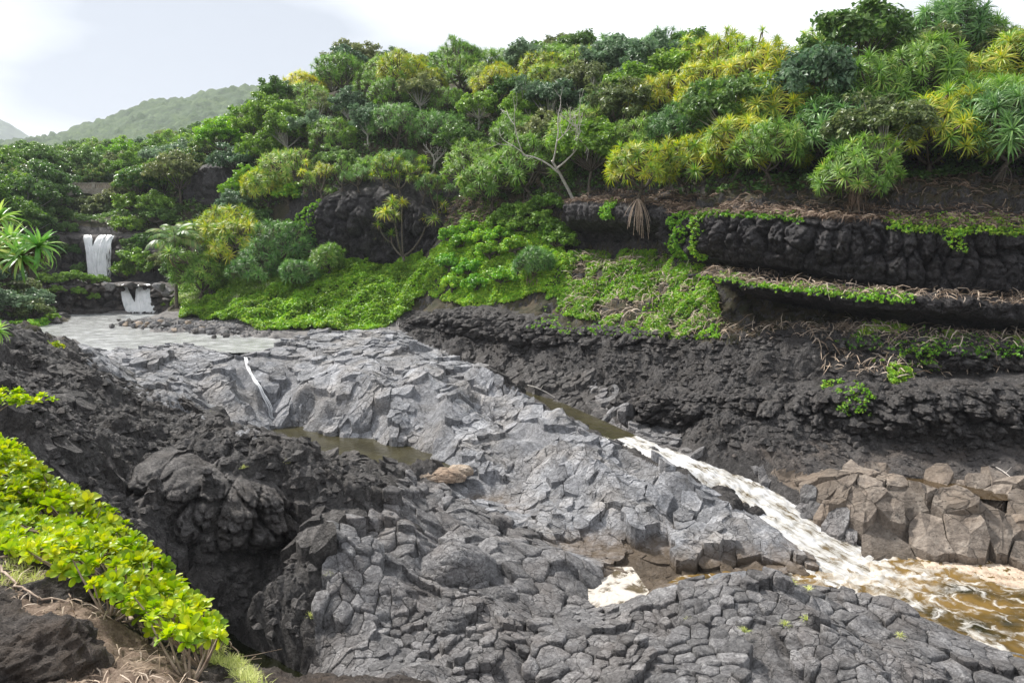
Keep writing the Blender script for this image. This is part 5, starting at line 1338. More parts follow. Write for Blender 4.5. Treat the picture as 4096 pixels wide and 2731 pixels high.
# ------------------------------------------------------------------ planting
PR = np.random.default_rng(77)
HEROES = []
HR = {}
def base_at(u, v, Y, on_ground=True):
    p = at_y(u, v, Y)
    if on_ground: p[2] = float(ground(np.array([p[0]]), np.array([p[1]]))[0])
    HEROES.append(p[:2])
    return p
def hero(u, v, Y, s, li, kind, form, label, rz=0.0, grounded=True, rscale=1.0, lean=(0, 0)):
    p = base_at(u, v, Y, grounded)
    HR[u] = pandanus(p, s, rz, li, kind, form, label, None, True, rscale, lean, seed=int(u))
    return HR[u]
def part_of(o, root):
    o.parent = root; o.matrix_parent_inverse = Matrix.LocRotScale(root.location, root.rotation_euler, root.scale).inverted(); return o
hero(638, 203, 74.2, 1.05, 8, 'yellow', (0, 1), 'pandanus with fan of prop roots hanging over the dark cave mouth', 0.4, False, rscale=0.95)
hero(856, 210, 61.2, 0.92, 12, 'green', (0, 0, 1), 'broad green pandanus with brown skirt of dead leaves on the cliff edge', 1.0, False)
hero(405, 266, 97.0, 1.55, 0, 'yellow', (0, 1), 'golden pandanus on thin legs standing before the dark cliff', 2.0, rscale=0.75)
hero(535, 288, 79.5, 0.62, 7, 'dark', (0, 1), 'low stout pandanus clump crowning the green mound', 0.3, rscale=1.25)
hero(984, 186, 66, 1.2, 9, 'green', (2, 3), 'tall pandanus with long drooping leaves and bare stilt trunk', 0.5, rscale=1.15)
hero(925, 178, 68, 1.0, 10, 'green', (2, 3), 'drooping pandanus shading the dark hollow beside the stilt-trunk pandanus', 2.5, rscale=1.15)
hero(1030, 190, 64, 1.0, 11, 'green', (2, 3), 'drooping pandanus rising at the right end of the cliff-top litter', 1.5, rscale=1.1)
hero(735, 192, 72, 1.05, 8, 'yellow', (0, 0, 2), 'yellow pandanus leaning over the cliff beside the hanging vines', 0.0)
hero(690, 190, 76, 1.0, 12, 'yellow', (0, 1), 'yellow-green pandanus overtopping the thick hanging vine', 2.2)
hero(778, 190, 71, 0.9, 7, 'yellow', (0, 2), 'yellow pandanus pressed against the blue-green tree', 4.0)
hero(940, 80, 84, 1.55, 9, 'dark', (2, 3), 'tallest dark pandanus standing against the sky on the hilltop', 0.8)
hero(875, 86, 84, 0.8, 0, 'yellow', (2, 0), 'small rounded yellow pandanus breaking the skyline beside the tallest one', 0.8)
hero(682, 100, 97, 1.15, 3, 'dark', (2, 3), 'pointed dark pandanus breaking the skyline above the dead tree', 0.2)
hero(402, 96, 123, 1.2, 10, 'yellow', (0, 2), 'domed golden pandanus bulging above the hill skyline', 0.2)
hero(268, 205, 112, 1.1, 8, 'yellow', (2, 2, 0), 'tall conical yellow-green pandanus at the corner of the far cliff', 1.2)
hero(212, 296, 102, 1.45, 1, 'green', (0, 1), 'pandanus leaning on a curved dark trunk above the gravel bar', 0.2, lean=(0, -0.25))
hero(240, 284, 104, 1.25, 11, 'yellow', (0, 1), 'pale yellow pandanus behind the leaning one on the river bank', 0.9)
hero(284, 282, 102, 1.15, 7, 'dark', (0, 1), 'dark pandanus between the far cliff and the river bank', 2.9)
hero(300, 298, 96, 0.7, 8, 'dark', (0, 1), 'low dark pandanus at the edge of the bright green carpet', 2.0, rscale=1.25)
hero(328, 284, 98, 0.7, 9, 'green', (0, 1), 'low pandanus in front of the far dark cliff', 1.0, rscale=1.2)
hero(200, 298, 101.5, 1.05, 9, 'green', (0, 1), 'rounded green pandanus beside the leaning one', 0.4)
hero(258, 292, 99.5, 1.0, 12, 'dark', (0, 1), 'dark rounded pandanus behind the pale grass tufts', 1.4)
hero(226, 268, 108, 1.35, 10, 'yellow', (0, 1), 'yellow-topped pandanus in front of the silvery bushes', 2.4)
hero(492, 192, 92, 1.1, 10, 'green', (2, 0), 'pandanus with spread stilt roots on the brown litter slope', 1.0)
# blue-green broad tree with dark trunk
p = base_at(815, 172, 73)
broad(p, 1.55, 0.6, 1, 'broad_blue', 'rounded blue-green leafy tree with dark forked trunk above the cliff', sz=1.75)

def fill_trees():
    rng = np.random.default_rng(9)
    n = 26000
    y = 62 + 190 * rng.random(n) ** 1.3; x = (rng.random(n) * 2 - 1) * 0.80 * y
    z = ground(x, y); u, v = project(x, y, z)
    HILL = [(283, 196), (292, 150), (300, 92), (1100, 70), (1100, 178), (900, 184), (800, 186), (700, 190), (600, 195), (560, 203), (500, 200), (455, 200), (430, 192), (300, 194)]
    VAL = [(-80, 255), (-80, 120), (280, 105), (292, 150), (283, 196), (262, 232), (225, 228), (240, 200), (235, 166), (190, 166), (180, 215), (150, 232), (135, 225), (112, 208), (72, 208), (60, 222), (30, 255)]
    zone = np.where(in_poly(u, v, HILL) & (y < 160), 1, np.where(in_poly(u, v, VAL) & (y > 90), 2, 0))
    g = np.where(zone == 1, np.where(y < 95, 4.0, 4.4), np.where(y > 160, 5.2, 4.0))
    # only what the picture can show: ground hidden behind the skyline is left bare
    acc = []; grid = {}
    H = np.array(HEROES)
    for i in np.nonzero(zone)[0]:
        if v[i] < 84 or (zone[i] == 1 and 690 < u[i] < 905 and v[i] < 97): continue
        if np.min(np.hypot(H[:, 0] - x[i], H[:, 1] - y[i])) < 2.3: continue
        if 52 < u[i] < 134 and v[i] < 262 and y[i] < 149: continue      # the bridge stays in view
        if 60 < u[i] < 126 and y[i] < 156: continue
        k = (int(x[i] // 6), int(y[i] // 6)); ok = True
        for dx in (-1, 0, 1):
            for dy in (-1, 0, 1):
                for j in grid.get((k[0] + dx, k[1] + dy), ()):
                    if math.hypot(x[i] - x[j], y[i] - y[j]) < 0.5 * (g[i] + g[j]): ok = False
        if ok: grid.setdefault(k, []).append(i); acc.append(i)
    cnt = {'p': 0, 'b': 0}
    YEL = [(690, 180), (700, 110), (740, 60), (800, 60), (800, 185)]
    for i in acc:
        r = rng.random(); loc = (x[i], y[i], z[i] - 0.1); rz = 6.28 * rng.random(); li = 7 + int(rng.integers(6)); s = (0.8 + 0.5 * rng.random()) * (1.12 if (zone[i] == 1 and u[i] > 600) else 1.0)
        sizew = 'large ' if s > 1.18 else ('small ' if s < 0.95 else '')
        if zone[i] == 1:
            place = 'on the hill skyline' if v[i] < 108 else ''
            if not place:
                place = ('above the far dark cliff' if u[i] < 450 else 'around the bleached dead tree' if u[i] < 590 else 'above the cave mouth' if u[i] < 690 else 'above the hanging vine column' if u[i] < 790 else 'around the blue-green tree' if u[i] < 890 else 'behind the stilt-trunk pandanus')
            place += ' close to the cliff edge' if v[i] > 165 and u[i] > 590 else ' at the thicket foot' if v[i] > 165 else ''
            pb = 0.36 if u[i] > 350 else 0.55
            if u[i] > 890: pb = 0.05
            if r < pb:
                mat = ['broad_blue', 'broad_olive', 'broad_dark', 'broad_blue', 'broad_green'][int(rng.integers(5))]
                lab = sizew + {'broad_blue': 'blue-green', 'broad_olive': 'olive', 'broad_dark': 'dark', 'broad_green': 'fresh green'}[mat] + ' leafy tree ' + place
                broad(loc, s * 1.2, rz, li, mat, lab, lab.replace('leafy tree', 'leafy trees'), bark='pale_bark' if rng.random() < 0.5 else None); cnt['b'] += 1
            else:
                yel = in_poly(np.array([u[i]]), np.array([v[i]]), YEL)[0]
                q = rng.random()
                kind = 'yellow' if (yel or q < 0.24) else ('dark' if q < 0.42 else 'green')
                form = (2, 3, 0) if (u[i] > 620 and not yel) else (0, 1, 2)
                lab = sizew + {'yellow': 'yellow-green', 'dark': 'dark green', 'green': 'mid green'}[kind] + ' pandanus ' + place
                pandanus(loc, s, rz, li, kind, form, lab, lab.replace(' pandanus ', ' pandanus trees ', 1), y[i] < 80, seed=int(i)); cnt['p'] += 1
        else:
            mat = ['broad_green', 'broad_green', 'broad_dark', 'broad_rusty', 'broad_lime', 'broad_olive', 'broad_blue'][int(rng.integers(7))]
            if u[i] < 120 and mat in ('broad_lime', 'broad_blue'): mat = 'broad_dark'
            w = {'broad_green': 'green', 'broad_dark': 'dark green', 'broad_rusty': 'rust-flecked green', 'broad_lime': 'lime green', 'broad_olive': 'olive', 'broad_blue': 'blue-green'}[mat]
            side = ('on the slope left of the bridge' if v[i] > 190 else 'on the ridge behind the bridge') if u[i] < 110 else ('on the valley skyline before the wooded hill' if v[i] < 158 else 'around the grey valley cliff' if v[i] < 195 else 'on the bank below the valley cliff')
            lab = f'{sizew}{w} broad-leaved tree {side}'
            broad(loc, s * (1.0 + 0.25 * rng.random()), rz, li, mat, lab, lab.replace(' tree ', ' trees '), bark='pale_bark' if rng.random() < 0.3 else None); cnt['b'] += 1
    print('TREES', cnt)
fill_trees()

for k, (fr, kind) in enumerate([(0.10, 'green'), (0.2, 'yellow'), (0.32, 'green'), (0.44, 'dark'), (0.56, 'green'), (0.68, 'yellow'), (0.8, 'green'), (0.92, 'dark')]):
    V_ = CLV['far']; p = V_[int(fr * (V_.shape[0] - 1)), int((0.14 + 0.05 * (k % 2)) * V_.shape[1])]
    HEROES.append(p[:2]); pandanus(p - np.array([0, 0, 0.2]), 0.8 + 0.1 * (k % 3), k * 1.1, k % 7, kind, (0, 1, 2), {'green': 'mid green', 'yellow': 'yellow-green', 'dark': 'dark green'}[kind] + ' pandanus rooted on the brow of the far dark cliff', {'green': 'mid green', 'yellow': 'yellow-green', 'dark': 'dark green'}[kind] + ' pandanus trees on the far cliff brow', False, 1.0, (0, 0), k)
# bare and pale-stemmed trees
def branch_tree(rng, H, lean, depth, mat, r0=0.2, up=0.6):
    mb = MB(); tips = []
    def grow(p, d, L, r, k):
        d = d / np.linalg.norm(d); e_ = p + d * L
        bendv = rng.normal(size=3) * 0.12 * L
        mb.tube(bez(p, (p + e_) / 2 + bendv, e_, 5), np.linspace(r, r * 0.62, 5), 5)
        if k == 0: tips.append(e_); return
        for j in range(2 + (rng.random() < 0.4)):
            nd = d + rng.normal(size=3) * 0.55 + np.array([0, 0, up * 0.3])
            grow(p + (e_ - p) * (0.65 + 0.35 * rng.random()), nd, L * (0.55 + 0.3 * rng.random()), r * 0.58, k - 1)
    grow(np.zeros(3), np.array(lean, float), H * 0.36, r0, depth)
    return mb.mesh('branches', [MATS[mat]], True), np.array(tips)
def dead_tree(u, v, Y, H, lean, seed, label):
    p = terrain_hit(u, v, 60); p[1] -= 4.0; p[2] = float(ground(p[:1], p[1:2])[0]); HEROES.append(p[:2]); me, tips = branch_tree(np.random.default_rng(seed), H, lean, 4, 'dead_wood')
    root = tag(link('dead_tree', None, None, p), label, 'tree'); link('branches', me, root)
dead_tree(572, 176, 84, 15.0, (-0.55, -0.35, 0.9), 4, 'bleached bare tree spreading white branches over the thicket')
dead_tree(432, 148, 104, 6.0, (0.4, -0.3, 0.8), 6, 'small bleached forked snag in the thicket')
for (u, v, Y, H, mat, lab) in ((600, 118, 98, 8.5, 'broad_olive', 'thin pale-stemmed tree with sparse olive crown on the skyline'), (530, 122, 103, 8.5, 'broad_blue', 'thin pale-stemmed tree with grey-green crown near the dead tree'), (318, 118, 121, 8.0, 'broad_olive', 'pale-stemmed olive tree at the left brow of the hill'), (158, 200, 134, 8.5, 'broad_green', 'pale-branched tree leaning over the valley beside the bridge')):
    p = base_at(u, v, Y); rr = np.random.default_rng(int(u)); me, tips = branch_tree(rr, H, (0.1 * rr.normal(), 0.1 * rr.normal(), 1), 4, 'pale_bark', 0.13, 1.2)
    root = tag(link('pale_stem_tree', None, None, p), lab, 'tree'); link('trunk', me, root)
    V, Q = leaf_cloud(rr, tips, 34, 0.6, 0.17); link('crown', np_mesh('crown', V, Q, None, [MATS[mat]]), root)

# ------------------------------------------------------------------ shrubs by name of place
def shrub(u, v, Y, s, mat, label, group=None, lib=None, sz=None, name='shrub', ground_it=True):
    p = base_at(u, v, Y, ground_it); k = int(PR.integers(6))
    return broad(p, s, 6.28 * PR.random(), k, mat, label, group, name, 'shrub', sz, lib or SHRUB)
for (u, v, Y) in [(512, 215, 89), (530, 210, 88), (548, 205, 87), (520, 230, 87), (500, 225, 89), (540, 222, 86), (555, 215, 84.5), (560, 232, 83)]:
    shrub(u, v, Y, 1.5, 'broad_green', 'soft green shrub on the slope left of the cave mouth', 'soft green shrubs left of the cave mouth')
for (u, v, Y) in [(452, 245, 92), (470, 240, 91), (462, 262, 90), (480, 255, 89), (500, 250, 87), (490, 270, 86), (515, 262, 84), (470, 280, 86), (448, 275, 89), (455, 292, 86), (478, 296, 83), (500, 290, 81)]:
    shrub(u, v, Y, 1.35, 'vine_green', 'yellow-green shrub on the mound between far cliff and cave', 'yellow-green shrubs on the mound')
for (u, v, Y, s, m_) in [(0, 300, 92, 1.9, 'broad_blue'), (14, 296, 93, 1.9, 'broad_blue'), (30, 300, 94, 1.8, 'broad_olive'), (6, 280, 97, 2.0, 'broad_blue'), (36, 285, 99, 1.7, 'broad_blue'), (22, 275, 101, 1.9, 'broad_olive')]:
    shrub(u, v, Y, s, m_, {'broad_blue': 'grey-green shrub on the river bank beside the upper pool', 'broad_olive': 'olive shrub on the river bank beside the upper pool'}[m_], 'shrubs on the bank beside the upper pool')
for (u, v, Y, s) in [(14, 322, 88, 1.0), (28, 320, 90, 0.9), (40, 316, 93, 0.9), (52, 312, 96, 0.8)]:
    shrub(u, v, Y, s, 'vine_green', 'low lime bush at the water edge of the upper pool', 'low lime bushes at the upper pool edge')
for (u, v, Y, s) in [(46, 287, 107, 1.3), (60, 284, 108.4, 1.2), (74, 283, 109, 1.2), (88, 284, 109.8, 1.1), (100, 285, 110.4, 1.0), (58, 294, 106.6, 0.9), (80, 296, 107.6, 0.9), (95, 300, 108.6, 0.7), (38, 300, 103.5, 1.2)]:
    shrub(u, v, Y, s, 'broad_green', 'leafy shrub on the rock shelf left of the lower waterfall', 'shrubs on the shelf by the lower waterfall', ground_it=False)
for (u, v, Y, s, m_) in [(126, 272, 119, 1.9, 'broad_green'), (140, 270, 118, 2.2, 'broad_green'), (152, 276, 116, 1.9, 'broad_green'), (136, 250, 121, 2.3, 'broad_dark'), (128, 236, 124, 2.2, 'broad_green'), (146, 246, 121, 2.2, 'broad_dark'), (165, 268, 116, 2.0, 'broad_olive'), (176, 272, 113, 1.8, 'broad_dark'), (160, 232, 124, 2.2, 'broad_dark'), (132, 222, 130, 2.4, 'broad_green'), (170, 250, 118, 2.0, 'broad_dark'), (184, 258, 114, 1.9, 'broad_dark')]:
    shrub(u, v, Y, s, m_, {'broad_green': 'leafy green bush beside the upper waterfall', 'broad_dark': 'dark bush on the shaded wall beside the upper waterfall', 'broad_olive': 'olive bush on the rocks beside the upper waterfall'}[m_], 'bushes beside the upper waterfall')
for (u, v, Y, s) in [(60, 262, 121, 1.6), (76, 255, 122.2, 1.4), (68, 245, 123.5, 1.3), (82, 270, 121, 1.3), (46, 250, 119, 1.9), (40, 232, 124, 2.3), (52, 222, 130, 2.2)]:
    shrub(u, v, Y, s, 'broad_dark', 'dark bush clinging to the rock left of the upper waterfall', 'dark bushes left of the upper waterfall')
for (u, v, Y, s) in [(85, 216, 146, 2.0), (100, 214, 146, 1.8), (114, 216, 144, 2.1), (94, 222, 140, 1.6), (122, 208, 146, 2.2)]:
    shrub(u, v, Y, s, 'broad_olive', 'olive bush in the gap under the bridge', 'olive bushes under the bridge')
for (u, v, Y, s) in [(217, 240, 109, 1.8), (226, 232, 111, 1.9), (212, 250, 109, 1.5)]:
    shrub(u, v, Y, s, 'broad_blue', 'silvery-leaved bush behind the leaning pandanus', 'silvery bushes behind the leaning pandanus')
for (u, v, Y, s) in [(300, 232, 105, 1.6), (292, 215, 108, 1.9), (305, 205, 107.5, 1.7), (298, 245, 105, 1.4), (312, 195, 107, 1.6), (288, 195, 111, 2.0)]:
    shrub(u, v, Y, s, 'vine_green', 'bright creeper bush draped over the corner of the far cliff', 'creeper bushes on the far cliff corner')
for (u, v, Y, s) in [(262, 262, 107, 1.9), (250, 255, 108, 2.0), (236, 262, 108, 1.7), (258, 240, 110, 2.2)]:
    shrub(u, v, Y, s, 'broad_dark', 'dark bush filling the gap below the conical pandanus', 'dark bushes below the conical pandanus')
for (u, v, Y, s) in [(905, 172, 69, 1.5), (922, 170, 69.5, 1.4), (880, 178, 68, 1.3), (938, 176, 68, 1.2)]:
    shrub(u, v, Y, s, 'broad_dark', 'low dark green bush in the hollow under the drooping pandanus', 'low dark bushes in the hollow')

# ------------------------------------------------------------------ coconut palms
def frond_mesh(rng, L=3.0):
    mb = MB(); n = 14; t = np.linspace(0, 1, n); ang = 0.75 - 1.75 * t ** 1.3
    x = np.concatenate([[0], np.cumsum(np.cos(ang[1:]))]) * L / n; z = np.concatenate([[0], np.cumsum(np.sin(ang[1:]))]) * L / n
    P = np.stack([x, 0 * x, z], -1); mb.tube(P, np.linspace(0.045, 0.012, n), 4, m=1)
    T = np.gradient(P, axis=0); T /= np.linalg.norm(T, axis=1)[:, None]
    for k in np.linspace(1.5, n - 1.2, 30):
        i = int(k); f = k - i; p = P[i] * (1 - f) + P[min(i + 1, n - 1)] * f; tt = T[i]; ll = 0.75 * math.sin(math.pi * (0.12 + 0.8 * k / n)) + 0.08
        for s in (-1, 1):
            d = tt * 0.55 + np.array([0, s * 0.8, -0.35 - 0.3 * rng.random()]); d /= np.linalg.norm(d); w = np.cross(d, [0, 0, 1.0]); w /= np.linalg.norm(w); w *= 0.04
            e_ = p + d * ll * (0.85 + .3 * rng.random()); e_[2] -= 0.12 * ll; m = (p + e_) / 2 + np.array([0, 0, .05])
            mb.add([p - w * .5, p + w * .5, m + w, m - w, e_ + w * .1, e_ - w * .1], [(0, 1, 2, 3), (3, 2, 4, 5)])
    return mb.mesh('frond', [MATS['palm_leaf'], MATS['bark']])
FR = [frond_mesh(np.random.default_rng(k)) for k in range(3)]
def palm(u, v, Y, H, s, label, nf=16):
    p = base_at(u, v, Y); rng = np.random.default_rng(int(u * 3))
    root = tag(link('coconut_palm', None, None, p, (0, 0, 0), (s, s, s)), label, 'palm tree')
    mb = MB(); lx = 0.5 * rng.normal(); mb.tube(bez((0, 0, -0.3), (lx, 0, H * .4), (lx * 1.3, 0.1, H), 9), np.linspace(0.16, 0.10, 9), 7)
    link('trunk', mb.mesh('trunk', [MATS['bark']], True), root)
    for i in range(nf):
        link('frond', FR[i % 3], root, (lx * 1.3, 0.1, H), (rng.normal() * .15, -0.75 + 1.1 * (i / nf) + rng.normal() * .1, i * 2.4), (1, 1, 1))
palm(176, 290, 101.5, 5.8, 1.5, 'coconut palm with feathery crown beside the far bank')
palm(188, 258, 108.5, 5.6, 1.2, 'shorter-leaved coconut palm just behind the feathery one')
palm(234, 135, 152, 4.5, 1.0, 'coconut palm poking above the valley skyline')
palm(224, 138, 158, 4.2, 0.9, 'small coconut palm beside the skyline palm')
palm(136, 208, 136, 4.0, 1.2, 'pale drooping coconut palm at the right end of the bridge')

# ------------------------------------------------------------------ ground cover, litter, vines
def sample_ground(poly, n, y0, y1, rng, umax=1100):
    y = y0 + (y1 - y0) * rng.random(n); us = [p[0] for p in poly]
    x = ((min(us) - 30 - 512) + (max(us) - min(us) + 60) * rng.random(n)) / F_PX * y * 1.02
    z = ground(x, y); u, v = project(x, y, z); k = in_poly(u, v, poly)
    return np.stack([x, y, z], -1)[k]
def cover(name, poly, n, y0, y1, mat, per=7, r=0.17, size=0.14, lift=0.12, bump_=0.0, seed=0, thresh=None, label=None):
    rng = np.random.default_rng(seed); P = sample_ground(poly, n, y0, y1, rng)
    if thresh is not None: P = P[fbm(P[:, 0] * 0.45 + seed, P[:, 1] * 0.45, None, 3) > thresh]
    P[:, 2] += lift + bump_ * np.clip(fbm(P[:, 0] * 0.5, P[:, 1] * 0.5, None, 3) + 0.35, 0, 2)
    V, Q = leaf_cloud(rng, P, per, r, size, 1.5, 0.6)
    print(name, len(P))
    return tag(link(name, np_mesh(name, V, Q, None, [MATS[mat]])), label, 'ground cover', kind='stuff')
def strips(name, P, mat, L=(0.5, 1.2), w=0.035, seed=0, lift=0.08, up=0.25, parent=None, label=None):
    """fallen strap leaves lying criss-cross"""
    rng = np.random.default_rng(seed); n = len(P); a = 6.28 * rng.random(n); l = L[0] + (L[1] - L[0]) * rng.random(n)
    d = np.stack([np.cos(a), np.sin(a), rng.normal(size=n) * up], -1); s = np.stack([-np.sin(a), np.cos(a), rng.normal(size=n) * 0.6], -1) * w
    bow = np.stack([rng.normal(size=n) * .12, rng.normal(size=n) * .12, 0.10 + 0.14 * rng.random(n)], -1) * l[:, None]
    t = np.array([-0.5, -0.17, 0.17, 0.5]); b = np.array([0, 1, 1, 0.0]); ww = np.array([0.5, 1, 0.9, 0.2])
    C0 = P[:, None, :] + d[:, None, :] * (t[None, :] * l[:, None])[..., None] + bow[:, None, :] * b[None, :, None] + np.array([0, 0, lift])
    V = np.stack([C0 - s[:, None, :] * ww[None, :, None], C0 + s[:, None, :] * ww[None, :, None]], 2)   # n,4,2,3
    base = (np.arange(n) * 8)[:, None, None]; q = np.array([[0, 1, 3, 2], [2, 3, 5, 4], [4, 5, 7, 6]])
    o = link(name, np_mesh(name, V.reshape(-1, 3), (base + q[None]).reshape(-1, 4), None, [MATS[mat]]), parent)
    return tag(o, label, 'ground cover' if label else None, kind='stuff')
CARPET = [(182, 308), (200, 300), (225, 296), (250, 290), (280, 288), (310, 276), (345, 264), (390, 258), (425, 258), (440, 275), (425, 296), (408, 312), (388, 326), (360, 331), (300, 333), (262, 332), (248, 326), (235, 322), (205, 320), (180, 318)]
cover('bright_creeper_carpet', CARPET, 60000, 84, 106, 'carpet_lime', 6, 0.26, 0.17, 0.05, 1.1, 1, -0.62, 'bright lime green creeper carpet covering the river bank')
cover('carpet_patches', CARPET, 9000, 84, 106, 'vine_green', 6, 0.24, 0.17, 0.25, 1.0, 14, 0.12, 'yellower creeper patches in the bright carpet')
cover('slope_creeper', [(570, 252), (640, 250), (700, 256), (716, 290), (720, 318), (690, 335), (640, 338), (590, 322), (545, 312), (548, 290), (560, 270)], 60000, 60, 84, 'vine_green', 7, 0.2, 0.12, 0.08, 0.25, 2, -0.22, 'green creeper with dry straw on the slope below the cave')
cover('mound_creeper', [(432, 250), (500, 215), (560, 240), (572, 285), (520, 300), (470, 310), (430, 298), (425, 270)], 60000, 76, 98, 'vine_green', 7, 0.22, 0.15, 0.12, 0.4, 3, -0.35, 'yellow-green creeper cloaking the rounded mound')
cover('litter_slope_herbs', [(430, 196), (560, 205), (520, 232), (440, 232)], 14000, 84, 104, 'broad_green', 6, 0.2, 0.15, 0.1, 0.2, 4, 0.0, 'low green herbs in the litter below the hillside thicket')
cover('right_slope_creeper', [(855, 322), (905, 316), (960, 325), (1040, 345), (1040, 372), (985, 372), (960, 388), (905, 398), (880, 372), (862, 345)], 40000, 46, 60, 'vine_green', 7, 0.16, 0.10, 0.08, 0.3, 5, 0.02, 'green vines tangled over the rough lava bank')
cover('right_slope_sprig', [(820, 385), (858, 382), (858, 410), (826, 412)], 5000, 46, 56, 'vine_green', 7, 0.16, 0.10, 0.1, 0.3, 6, None, 'small sprig of green vine on the dark lava face')
cover('lava_edge_creeper', [(650, 326), (700, 322), (770, 325), (770, 334), (700, 340), (655, 338)], 9000, 54, 70, 'vine_green', 7, 0.16, 0.11, 0.06, 0.15, 7, 0.05, 'sparse lime creeper along the lava shoulder')
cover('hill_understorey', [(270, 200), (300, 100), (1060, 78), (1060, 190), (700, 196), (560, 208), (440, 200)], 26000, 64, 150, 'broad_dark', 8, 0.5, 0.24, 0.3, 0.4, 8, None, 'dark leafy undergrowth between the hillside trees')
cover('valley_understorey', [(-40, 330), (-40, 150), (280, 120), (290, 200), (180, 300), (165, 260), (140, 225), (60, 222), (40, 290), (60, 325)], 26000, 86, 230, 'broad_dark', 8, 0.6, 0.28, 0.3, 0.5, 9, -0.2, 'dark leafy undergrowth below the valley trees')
cover('bank_herbs', [(160, 306), (180, 262), (215, 232), (270, 222), (300, 262), (300, 280), (270, 292), (215, 302)], 30000, 94, 116, 'broad_green', 7, 0.35, 0.2, 0.2, 0.5, 10, -0.3, 'leafy herbs below the riverside pandanus')
LITTER = [(690, 182), (800, 178), (900, 176), (1060, 172), (1060, 225), (960, 226), (850, 220), (760, 214), (690, 210), (570, 206), (575, 195), (640, 190)]
rngL = np.random.default_rng(31)
def cliff_top(V, lo, hi, n, rng):
    a = rng.integers(0, V.shape[0], n); b = rng.integers(int(lo * V.shape[1]), int(hi * V.shape[1]), n); return V[a, b] + rng.normal(size=(n, 3)) * 0.06
PL = np.concatenate([sample_ground(LITTER, 9000, 57, 84, rngL), cliff_top(CLV['right'], 0.0, 0.27, 2600, rngL), cliff_top(CLV['cave'], 0.0, 0.27, 1100, rngL)])
strips('cliff_top_litter', PL, 'dead_leaf', (0.5, 1.3), 0.04, 1, label='brown fallen strap leaves carpeting the cliff top')
strips('ledge_litter', cliff_top(CLV['ledge'], 0.02, 0.34, 900, rngL), 'pale_straw', (0.6, 1.5), 0.035, 2, up=0.4, label='pale dry straw lying along the jutting ledge')
PS = sample_ground([(570, 255), (700, 262), (722, 320), (690, 338), (640, 340), (560, 310)], 9000, 60, 84, rngL)
strips('slope_straw', PS[:1500], 'pale_straw', (0.5, 1.4), 0.03, 3, 0.2, 0.5, label='dry straw tangled in the creeper below the cave')
PS = np.concatenate([cliff_top(CLV['mid'], 0.0, 0.4, 900, rngL)[rngL.random(900) < 0.5], sample_ground([(850, 318), (960, 322), (1060, 345), (1060, 375), (900, 385), (820, 372), (815, 345)], 5000, 46, 60, rngL)[:700], sample_ground([(700, 322), (800, 325), (900, 335), (890, 345), (720, 338)], 3000, 50, 66, rngL)[:180]])
strips('bank_straw', PS, 'pale_straw', (0.6, 1.6), 0.03, 4, 0.25, 0.5, label='pale dry straw looping over the right lava bank')
PS = sample_ground([(440, 196), (560, 205), (545, 235), (440, 232)], 6000, 84, 104, rngL)
strips('thicket_litter', PS[:900], 'dead_leaf', (0.6, 1.4), 0.045, 5, label='brown litter slope under the hillside pandanus')
